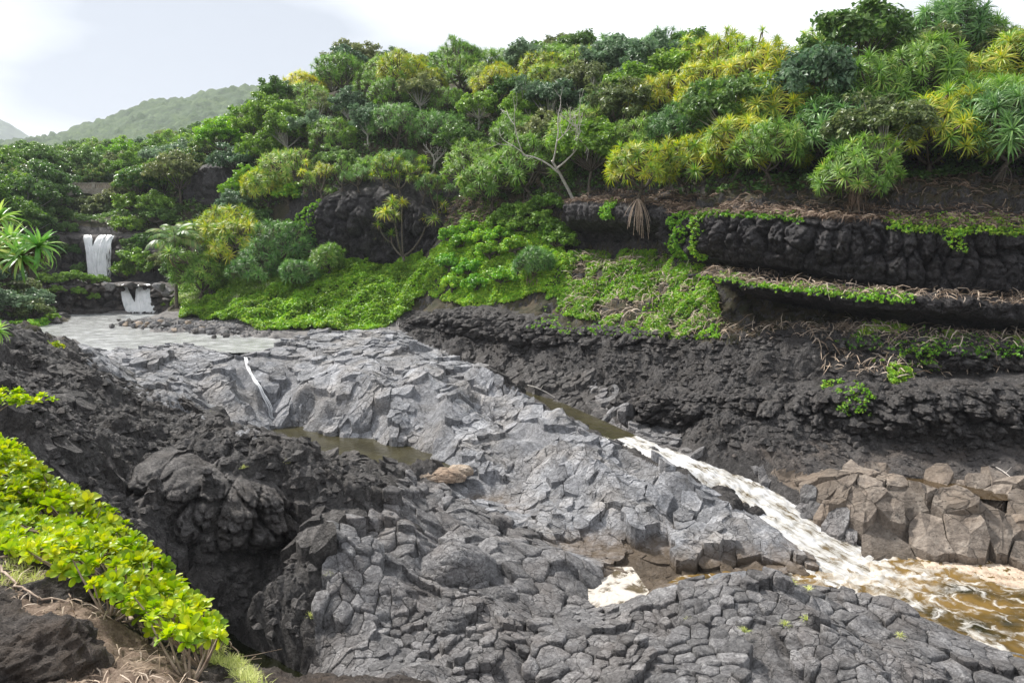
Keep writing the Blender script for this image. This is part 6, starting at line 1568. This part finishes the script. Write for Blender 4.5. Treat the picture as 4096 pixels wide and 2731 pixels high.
def hang_vines():
    rng = np.random.default_rng(12)
    def vine(V, s0, s1, t0, t1, n, mat, label, size=0.12, out=0.18):
        S = V.shape[0]; a = (s0 + (s1 - s0) * rng.random(n)); b = t0 + (t1 - t0) * rng.random(n)
        wob = 0.01 * np.sin(b * 30)
        P = V[np.clip(((a + wob) * S).astype(int), 0, S - 1), np.clip((b * V.shape[1]).astype(int), 0, V.shape[1] - 1)] + np.array([0, -out, 0]) + rng.normal(size=(n, 3)) * 0.07
        L, Q = leaf_cloud(rng, P, 7, 0.15, size, 1.4, 0.35)
        c = P.mean(0)
        tag(link('hanging_vine', np_mesh('hanging_vine', L - c, Q, None, [MATS[mat]]), None, c), label, 'vine')
    vine(CLV['right'], 0.04, 0.095, 0.08, 0.78, 700, 'vine_green', 'thick green vine column hanging beside the cave mouth')
    vine(CLV['cave'], 0.34, 0.44, 0.12, 0.46, 330, 'vine_green', 'short green vine hanging over the left of the cave mouth')
    vine(CLV['right'], 0.135, 0.16, 0.15, 0.72, 230, 'vine_green', 'thin green vine trailing down the cliff right of the thick column')
    vine(CLV['right'], 0.58, 1.0, 0.06, 0.32, 1500, 'vine_green', 'lime vine fringe spilling over the right end of the cliff')
    vine(CLV['right'], 0.70, 0.735, 0.25, 0.45, 70, 'vine_green', 'small vine tongue dangling on the right cliff face')
    vine(CLV['right'], 0.10, 0.40, 0.14, 0.30, 420, 'vine_green', 'sparse vines along the cliff lip below the yellow pandanus')
    vine(CLV['ledge'], 0.06, 0.62, 0.10, 0.40, 900, 'vine_green', 'green creeper trailing over the jutting ledge')
    vine(CLV['mid'], 0.42, 0.98, 0.02, 0.42, 900, 'vine_green', 'green vines tangled over the crest of the middle lava band', 0.10)
    vine(CLV['mid'], 0.55, 0.66, 0.3, 0.75, 220, 'vine_green', 'green vine tongue running down the middle lava band', 0.10)
    vine(CLV['low'], 0.52, 0.58, 0.12, 0.45, 150, 'vine_green', 'leafy vine sprig on the lower lava band', 0.10)
    vine(CLV['upl'], 0.62, 0.98, 0.0, 0.3, 420, 'vine_green', 'creeper fringe along the crest of the upper lava band', 0.11)
    vine(CLV['far'], 0.02, 0.20, 0.14, 0.62, 420, 'vine_green', 'green creeper curtain on the left corner of the far cliff', 0.17)
    # aerial roots of the cave pandanus
    mb = MB(); top = at_y(638, 203, 73.4)
    for i in range(46):
        a = 6.28 * rng.random(); r = 1.5 * rng.random(); z1 = -1.2 - 2.2 * rng.random() ** 2 * (1 if i < 55 else 1.9)
        b = np.array([math.cos(a) * r, -abs(math.sin(a)) * r * 0.7 - 0.3, z1]); mb.tube(bez((0.12 * math.cos(a), 0, 0.4), (b[0] * .8, b[1], z1 * .25), b), np.linspace(0.03, 0.018, 6), 4)
    part_of(link('aerial_roots', mb.mesh('aerial_roots', [MATS['twig']], True), None, top), HR[638])
hang_vines()

# dead-leaf skirt under the cliff-edge pandanus
def skirt(u, v, Y, n, H, r):
    rng = np.random.default_rng(int(u)); p = at_y(u, v, Y); V, Q = leaf_fan(rng, n, 1.0, 0.05, -0.6, -1.35, 0.3, 4, jit=0.25)
    k = np.repeat(np.arange(n), 15); a = 6.28 * rng.random(n); rr = r * rng.random(n); V += np.stack([np.cos(a) * rr, np.sin(a) * rr, H * rng.random(n)], -1)[k]
    part_of(link('dead_leaf_skirt', np_mesh('dead_leaf_skirt', V, Q, None, [MATS['dead_leaf']]), None, p), HR[u])
skirt(856, 205, 60.6, 130, 2.2, 0.9)
skirt(535, 283, 79.4, 80, 1.3, 0.9)

# grass tufts
def tuft_mesh(rng, n=60, L=0.9, W=0.012, mat='silver_grass'):
    V, Q = leaf_fan(rng, n, L, W, 1.5, 0.7, 1.0, 3, 0.1, 0.2); V[:, :2] += np.repeat(rng.normal(size=(n, 2)) * 0.12 * L, 12, 0)
    return np_mesh('grass_tuft', V, Q, None, [MATS[mat]])
TG = [tuft_mesh(np.random.default_rng(k)) for k in range(3)]
for i, (u, v, Y) in enumerate([(183, 305, 104), (190, 303, 104), (196, 306, 102), (202, 303, 103), (178, 309, 103), (214, 309, 100), (222, 307, 100), (230, 306, 99.5), (238, 303, 99), (206, 311, 100), (262, 300, 98), (270, 297, 98)]):
    p = base_at(u, v, Y); tag(link('grass_tuft', TG[i % 3], None, p, (0, 0, i * 1.3), (1.9, 1.9, 1.5)), 'pale feathery grass tuft on the bank below the leaning pandanus', 'grass', 'pale grass tufts on the bank')
TS = [tuft_mesh(np.random.default_rng(20 + k), 40, 0.16, 0.006, 'grass') for k in range(2)]
for i, (u, v) in enumerate([(792, 596), (808, 598), (836, 594), (744, 650), (784, 648), (805, 642), (858, 668), (690, 628), (254, 570), (257, 498), (244, 476), (378, 598), (330, 588), (212, 430), (290, 480), (180, 560), (170, 590), (310, 620), (900, 640)]):
    p = terrain_hit(u, v); g_ = float(ground(np.array([p[0]]), np.array([p[1]]))[0]); zz = float(zrock(np.array([p[0]]), np.array([p[1]]))[0])
    tag(link('grass_tuft', TS[i % 2], None, (p[0], p[1], max(g_, zz) + 0.02), (0, 0, i * 1.7), (2.0, 2.0, 1.6)), 'small yellow-green grass tuft rooted in a crack of the near rocks', 'grass', 'grass tufts in rock cracks')
# ------------------------------------------------------------------ naupaka on the near bank
def naupaka():
    rng = np.random.default_rng(4)
    wp = [0.25, 0.45, 0.75, 1.0, 0.95, 0.45]
    meshes = []
    for k in range(5):
        v, q = leaf_fan(np.random.default_rng(60 + k), 13, 0.125, 0.030, 1.35, 0.05, 0.55, 5, 0.28, 0.12, 0.2, wp)
        meshes.append(np_mesh('leaf_rosette', v, q, None, [MATS['naupaka']], True))
    NAU = [(-30, 420), (0, 424), (30, 452), (48, 478), (82, 492), (110, 506), (140, 540), (168, 562), (196, 592), (214, 622), (222, 640), (200, 640), (190, 652), (172, 640), (150, 622), (128, 596), (112, 560), (78, 552), (48, 530), (30, 520), (0, 528), (-30, 530)]
    n = 60000
    y = 4.6 + 8.5 * rng.random(n); x = -y * 0.72 + rng.random(n) * y * 0.5
    z, e_ = zbank(x, y); hump = 0.06 + 0.42 * np.clip(0.45 + 0.75 * fbm(x * 1.1, y * 1.1, None, 3), 0, 1) + 0.14 * np.clip(1 - np.abs(e_ + 0.35), 0, 1)
    lvl = rng.random(n)
    zz = np.maximum(z, z + 0.0) + hump * (0.25 + 0.75 * lvl)
    u, v = project(x, y, zz)
    gapn = fbm(x * 2.3 + 3, y * 2.3, None, 3)
    low = in_poly(u, v, [(0, 520), (60, 545), (112, 560), (150, 622), (172, 650), (150, 640), (100, 605), (50, 570), (0, 550)])
    ok = (e_ < 0.35) & ((in_poly(u, v, NAU) & (gapn > -0.42)) | (low & (gapn > 0.22)))
    idx = np.nonzero(ok)[0]; acc = []; grid = {}
    for i in idx:
        k = (int(x[i] / .1), int(y[i] / .1)); good = True
        for dx in (-1, 0, 1):
            for dy in (-1, 0, 1):
                for j in grid.get((k[0] + dx, k[1] + dy), ()):
                    if (x[i] - x[j]) ** 2 + (y[i] - y[j]) ** 2 < 0.078 ** 2: good = False
        if good: grid.setdefault(k, []).append(i); acc.append(i)
    acc = np.array(acc); print('NAUPAKA', len(acc))
    acc = acc[rng.permutation(len(acc))[:1180]]
    info = ['dense yellow-green naupaka bush at the upper end of the near bank', 'yellow-green naupaka bush halfway along the near bank rim', 'yellow-green naupaka bush above the dark side pool', 'straggling naupaka bush end with bare stems by the soil hollow']
    order = acc[np.argsort(y[acc])]; parts = np.array_split(order, max(4, int(math.ceil(len(order) / 295))))
    for k, part in enumerate(parts[::-1]):
        c = np.array([x[part].mean(), y[part].mean(), 0]); c[2] = float(zbank(np.array([c[0]]), np.array([c[1]]))[0][0])
        far_end = k == 0
        lab = info[k] if k < 4 else 'naupaka bush along the near bank rim'
        root = tag(link('naupaka_bush', None, None, c), lab, 'shrub')
        st = MB()
        seeds = part[::22]
        for i in part:
            o = link('leaf_rosette', meshes[int(rng.integers(5))], root, np.array([x[i], y[i], zz[i]]) - c, (rng.normal() * .5 + 0.25, rng.normal() * .5, 6.28 * rng.random()))
            s = (0.42 + 0.5 * rng.random()) * min(1.25, 0.6 + y[i] * 0.075); o.scale = (s, s, s)
            if rng.random() < 0.6:
                j = seeds[np.argmin(np.hypot(x[seeds] - x[i], y[seeds] - y[i]))]
                a = np.array([x[j], y[j], z[j] - 0.03]) - c; b = np.array([x[i], y[i], zz[i]]) - c
                st.tube(bez(a, (a + b) / 2 + np.array([0, 0, -0.05]), b, 5), np.linspace(0.012, 0.006, 5), 4)
        link('stems', st.mesh('stems', [MATS['twig']], True), root)
    # loose green sprigs on the lava at the left edge
    for q, (u0, v0, Y, lab, nn_) in enumerate([(12, 408, 12.5, 'naupaka sprig reaching over the dark lava above the bush', 26), (52, 348, 47, 'tiny green sprig on the left lava shoulder', 12), (161, 470, 33.2, 'small bright green plant rooted on the dark lava brow', 14)]):
        p = at_y(u0, v0, Y) if q == 0 else terrain_hit(u0, v0)
        root = tag(link('green_sprig', None, None, p), lab, 'plant'); r = [0.28, 0.45, 0.35][q]
        for i in range(nn_):
            o = link('leaf_rosette', meshes[i % 5], root, (rng.normal() * r, rng.normal() * r * .5, 0.1 + rng.random() * r * .7), (rng.normal() * .4, rng.normal() * .4, 6.28 * rng.random())); s = (0.9, 2.2, 2.0)[q]; o.scale = (s, s, s)
        if q == 0:
            st = MB(); st.tube(bez((-1.2, -0.6, -1.2), (-0.6, -0.2, -0.3), (0, 0, 0.1), 7), np.linspace(.02, .008, 7), 5); link('stem', st.mesh('stem', [MATS['twig']], True), root)
naupaka()
def bank_clutter():
    rng = np.random.default_rng(8)
    def bank_pt(u, v):
        ys = np.linspace(2.5, 14, 500); r = ray(u, v); x = r[0] / r[1] * ys; z = CAM_Z + r[2] / r[1] * ys
        k = np.nonzero(zbank(x, ys)[0] > z)[0]; k = k[0] if len(k) else 499
        return np.array([x[k], ys[k], z[k]])
    # bare root-like stems
    for q, (pts, r, lab) in enumerate([
        ([(52, 520), (70, 545), (95, 565), (120, 585)], 0.012, 'bare stem running under the naupaka leaves'),
        ([(70, 555), (84, 575), (98, 592), (112, 602)], 0.020, 'pale forked branch lying on dark rock below the bush'),
        ([(122, 610), (140, 628), (152, 640), (158, 652)], 0.020, 'pale thick stem bending down over the bank lip'),
        ([(0, 570), (22, 592), (45, 602), (75, 606)], 0.012, 'long pale root snaking across the bank soil'),
        ([(0, 560), (30, 556), (55, 562)], 0.010, 'short dry twig lying above the soil hollow'),
        ([(205, 640), (225, 655), (245, 662), (258, 655)], 0.009, 'bare reddish twig hooking out over the side pool'),
        ([(205, 625), (228, 640), (238, 652), (244, 668)], 0.008, 'thin bare twig drooping towards the side pool')]):
        P = np.array([bank_pt(*p) for p in pts]) + np.array([0, 0, 0.03]); 
        if q >= 5: P = np.array([at_y(u, v, 5.9) for u, v in pts])
        c = P.mean(0); S = smooth_path(P, 16) + rng.normal(size=(16, 3)) * 0.008; mb = MB(); mb.tube(S - c, np.linspace(r, r * 0.5, 16), 6)
        for k in (5, 9, 12):
            mb.tube(bez(S[k] - c, S[k] - c + rng.normal(size=3) * .05, S[k] - c + rng.normal(size=3) * .13 + np.array([0, 0, .04]), 4), np.linspace(r * .5, r * .2, 4), 4)
        tag(link('bare_stem', mb.mesh('bare_stem', [MATS['twig']], True), None, c), lab, 'branch')
    # dry straw, pebbles, grass
    n = 20000; y = 3.6 + 5 * rng.random(n); x = -y * 0.75 + y * 0.45 * rng.random(n); z, e_ = zbank(x, y)
    z = z + 0.10 * fbm(x * 1.3, y * 1.3, None, 3) + 0.045 * fbm(x * 4, y * 4, None, 3, ridged=True) + 0.012 * fbm(x * 16, y * 16, None, 2)
    u, v = project(x, y, z); P = np.stack([x, y, z], -1)
    soil = in_poly(u, v, [(0, 520), (60, 545), (110, 585), (150, 635), (200, 670), (200, 690), (60, 690), (60, 640), (0, 590)])
    Ps = P[soil][:900]
    strips('bank_dry_twigs', Ps[:330], 'pale_straw', (0.05, 0.22), 0.004, 21, 0.012, 0.15, label='dry twigs scattered on the soil of the near bank')
    mb = MB()
    for p in P[soil][900:1500]:
        s = 0.006 + 0.018 * rng.random() ** 2; d = rng.normal(size=(6, 3)) * 0.25 + np.array([(1, 0, 0), (0, 1, 0), (-1, 0, 0), (0, -1, 0), (0, 0, .7), (0, 0, -.7)])
        mb.add(p + d * s, None, [(0, 1, 4), (1, 2, 4), (2, 3, 4), (3, 0, 4), (1, 0, 5), (2, 1, 5), (3, 2, 5), (0, 3, 5)])
    tag(link('bank_pebbles', mb.mesh('bank_pebbles', [MATS['tan_rock']])), 'pale pebbles strewn over the near bank soil', 'pebbles', kind='stuff')
    rim = (e_ > -0.55) & (e_ < 0.1) & in_poly(u, v, [(190, 640), (215, 640), (270, 690), (262, 700), (225, 672), (195, 655)])
    V, Q = leaf_fan(rng, 1, 0.1, 0.003, 1.4, 1.2, 0.5, 3)
    allP = np.concatenate([P[rim][:260], P[in_poly(u, v, [(0, 560), (25, 560), (45, 580), (30, 592), (0, 585)])][:60]])
    VV, QQ, b0 = [], [], 0
    for p in allP:
        v_, q_ = leaf_fan(rng, 9, 0.10, 0.0025, 1.5, 0.6, 0.9, 3, 0.1, 0.3); VV.append(v_ + p); QQ.append(q_ + b0); b0 += len(v_)
    tag(link('rim_grass', np_mesh('rim_grass', np.concatenate(VV), np.concatenate(QQ), None, [MATS['grass']])), 'fine straw-green grass fringe along the bank rim', 'grass', kind='stuff')
    # humps of bare rock in the bank
    for (u0, v0, sx, sy, sz) in [(14, 668, .5, .4, .30), (55, 590, .35, .25, .12), (95, 570, .3, .2, .1)]:
        p = bank_pt(u0, v0); th = np.linspace(0, 2 * math.pi, 60, endpoint=False); V = []
        for i in range(32):
            a = i / 31 * math.pi / 2
            for t in th: V.append((sx * math.cos(a) * math.cos(t), sy * math.cos(a) * math.sin(t), sz * math.sin(a) - 0.04))
        V = np.array(V); V *= (1 + 0.30 * fbm(V[:, 0] * 4 + u0, V[:, 1] * 4, V[:, 2] * 4, 3, 0.6) + 0.16 * fbm(V[:, 0] * 11 + u0, V[:, 1] * 11, V[:, 2] * 11, 4, 0.65, ridged=True))[:, None]
        tag(link('lava_boulder', np_mesh('lava_boulder', V, grid_faces(32, 60, True), None, [MATS['bank_rock']], True), None, p, (0, 0, 0.5)), {14: 'large rough dark boulder in the corner of the near bank', 55: 'small dark rock hump among the dry stems of the bank', 95: 'dark rock hump under the naupaka branches'}[u0], 'boulder')
bank_clutter()
def near_pandanus():
    base = np.array([-17.5, 22.0, 0.0]); base[2] = float(ground(base[:1], base[1:2])[0])
    root = tag(link('pandanus_tree', None, None, base), 'sunlit pandanus branch reaching in over the upper pool', 'tree')
    j0, j1 = at_y(-70, 290, 20.5), at_y(0, 262, 19.8); mb = MB()
    mb.tube(bez(np.zeros(3), np.array([-.5, 0, 3]), j0 - base, 8), np.linspace(.2, .13, 8), 7)
    mb.tube(bez(j0 - base, at_y(-40, 270, 20) - base, j1 - base, 8), np.linspace(.12, .09, 8), 7)
    rng = np.random.default_rng(2)
    for (u, v, Y, s, d) in [(38, 246, 19.4, 1.0, (0.45, -0.1, 1)), (12, 243, 19.9, 1.0, (0.1, -0.3, 1)), (-12, 235, 20.2, 1.05, (-0.3, -0.2, 1)), (20, 256, 19.2, 0.85, (0.3, -0.6, 0.6)), (-4, 250, 19.4, 0.9, (-0.2, -0.8, 0.5)), (-2, 218, 20.8, 0.9, (0.0, 0.1, 1)), (-3, 330, 20.5, 0.55, (0.5, 0, 0.8))]:
        p = at_y(u, v, Y) - base
        if v < 300: mb.tube(bez(j1 - base, (p + j1 - base) / 2 + np.array([0, 0, -.15]), p, 6), np.linspace(.085, .06, 6), 6)
        else: mb.tube(bez((-.3, 0, 2.5), (0.6, 0, 2.6), p, 6), .05, 5)
        o = link('leaf_rosette', ROS['near'][int(rng.integers(2))], root); o.matrix_local = tip_matrix(p, d, s, rng)
    link('trunk', mb.mesh('trunk', [MATS['bark']], True), root)
near_pandanus()

# ------------------------------------------------------------------ driftwood and small finds
def driftwood(a, b, r, lab, y0=24, lift=0.12):
    p, q = terrain_hit(*a, y0=y0), terrain_hit(*b, y0=y0); c = (p + q) / 2 + np.array([0, 0, lift]); rr = np.random.default_rng(int(a[0])); mb = MB()
    P = np.array([p - c, (p - c) * .4 + rr.normal(size=3) * .08, (q - c) * .4 + rr.normal(size=3) * .08, q - c]); P[:, 2] += lift
    S = smooth_path(P, 12); mb.tube(S, np.linspace(r, r * .5, 12), 6); mb.tube(bez(S[5], S[5] + np.array([.1, 0, .15]), S[5] + np.array([.25, -.1, .4]), 5), np.linspace(r * .6, r * .3, 5), 5)
    tag(link('driftwood', mb.mesh('driftwood', [MATS['dead_wood']], True), None, c), lab, 'branch')
driftwood((527, 386), (556, 399), 0.05, 'pale driftwood stick caught in the stream channel wall', 55)
driftwood((995, 468), (1016, 484), 0.035, 'bleached stick lying on the rock shelf behind the brown stones', 40)
driftwood((64, 412), (70, 396), 0.05, 'grey stick standing in the dark lava bank', 30)
driftwood((110, 452), (124, 466), 0.03, 'thin reddish twig on the dark lava above the overhang', 28)
p_ = terrain_hit(118, 446); mb = MB(); mb.box((0, 0, 0.16), (0.07, 0.07, 0.5)); mb.box((0, 0, 0.43), (0.075, 0.075, 0.05))
plain_mat('white_paint', (0.7, 0.7, 0.7), (0.8, 0.8, 0.79), 3)
tag(link('marker_peg', mb.mesh('marker_peg', [MATS['white_paint']]), None, p_ + np.array([0, -0.1, 0.15]), (0.2, 0.12, 0.3)), 'small white peg standing on the dark lava bank', 'peg')

# ------------------------------------------------------------------ bridge
plain_mat('old_concrete', (0.26, 0.23, 0.19), (0.46, 0.41, 0.35), 2.0, bd=0.03)
def bridge():
    a, b = at_y(62, 192, 150), at_y(120, 193, 150); a[2] = b[2] = 0.5 * (a[2] + b[2]); c = (a + b) / 2; L = b[0] - a[0]
    root = tag(link('arch_bridge', None, None, c), 'old concrete arch bridge with balustrade crossing the wooded valley', 'bridge')
    n = 24; W = 2.4; t = np.linspace(-L / 2, L / 2, n); soff = -2.2 * (2 * t / L) ** 2 - 0.25
    V = []; Q = []
    for i in range(n):
        for yy in (-W, W): V += [(t[i], yy, 0.45), (t[i], yy, soff[i])]
    for i in range(n - 1):
        k = 4 * i; Q += [(k, k + 1, k + 5, k + 4), (k + 2, k + 6, k + 7, k + 3), (k, k + 4, k + 6, k + 2), (k + 1, k + 3, k + 7, k + 5)]
    link('arch', np_mesh('arch', V, Q, None, [MATS['old_concrete']]), root)
    for s in (-1, 1):
        for nm, z, h, w in (('coping', 1.62, 0.18, 0.42), ('lower_rail', 0.56, 0.2, 0.36)):
            mb = MB(); mb.box((0, s * (W - .2), z), (L, w, h)); link(nm, mb.mesh(nm, [MATS['old_concrete']]), root)
        nb = 26; mb = MB(); mb.box((0, 0, 0), (0.17, 0.2, 0.87)); bm_ = mb.mesh('baluster', [MATS['old_concrete']])
        for i in range(nb): link('baluster', bm_, root, (-L / 2 + (i + .5) * L / nb, s * (W - .2), 1.095))
        mb = MB(); mb.box((0, 0, 0), (0.55, 0.5, 1.5)); pm = mb.mesh('post', [MATS['old_concrete']])
        for xx in (-L / 2, -L / 6, L / 6, L / 2): link('post', pm, root, (xx, s * (W - .2) * 1.01, 1.1))
bridge()

# ------------------------------------------------------------------ far hills
soil_mat('far_forest', [(0.35, (0.02, 0.045, 0.016)), (0.5, (0.045, 0.085, 0.026)), (0.66, (0.10, 0.15, 0.045))], 0.05, 1.5)
def far_hill(name, crest, Y, depth, mat, amp, sc_, zb):
    P = np.array([at_y(u, v, Y) for u, v in crest]); n = 420; xs = np.linspace(P[0, 0], P[-1, 0], n); zc = np.interp(xs, P[:, 0], P[:, 2])
    t = np.linspace(-1, 0.6, 130); X, T = np.meshgrid(xs, t, indexing='ij')
    h = np.where(T < 0, (1 + T), 1 - T * 0.5); Z = zb + (zc[:, None] - zb) * (h ** 0.8); YY = Y + T * depth * np.where(T < 0, 1, 2)
    X = X * (YY / Y) ** 0.6
    f1, f2, cid = worley(X * sc_, YY * sc_); Z = Z + amp * (np.clip(1 - 1.4 * f1 * f1, 0, 1) * (0.4 + cid) + 1.5 * fbm(X * sc_ * 0.15, YY * sc_ * 0.15, None, 3)) * np.clip(h * 3, 0, 1)
    tag(link(name, np_mesh(name, np.stack([X, YY, Z], -1).reshape(-1, 3), grid_faces(n, 130)[:, ::-1], None, [MATS[mat]], True)), kind='structure')
far_hill('wooded_hill', [(-150, 150), (20, 141), (45, 138), (75, 133), (100, 124), (130, 115), (150, 107), (170, 103), (190, 100), (215, 94), (240, 91), (275, 88), (330, 82), (500, 75), (800, 90), (1200, 110)], 1150, 520, 'far_forest', 7.0, 0.09, 5.0)
far_hill('far_mountain', [(-500, 60), (-120, 90), (0, 119), (12, 125), (24, 134), (60, 150), (200, 160)], 3600, 1200, 'far_forest', 8, 0.02, 0.0)
m_ = 9000.0
tag(link('outer_ground', np_mesh('outer_ground', [(-m_, -m_, -4), (m_, -m_, -4), (m_, m_, -4), (-m_, m_, -4)], [(0, 1, 2, 3)], None, [MATS['hill_soil']])), kind='structure')

# ------------------------------------------------------------------ haze
HAZE = True
if HAZE:
    m, nt, out = new_mat('haze')
    pv = nt.nodes.new('ShaderNodeVolumePrincipled'); pv.inputs['Color'].default_value = (0.86, 0.91, 1.0, 1); pv.inputs['Density'].default_value = 0.00014; pv.inputs['Anisotropy'].default_value = 0.2
    nt.links.new(pv.outputs[0], out.inputs['Volume'])
    mb = MB(); mb.box((0, 2500, 250), (9500, 6400, 520)); tag(link('haze', mb.mesh('haze', [m])), kind='stuff')
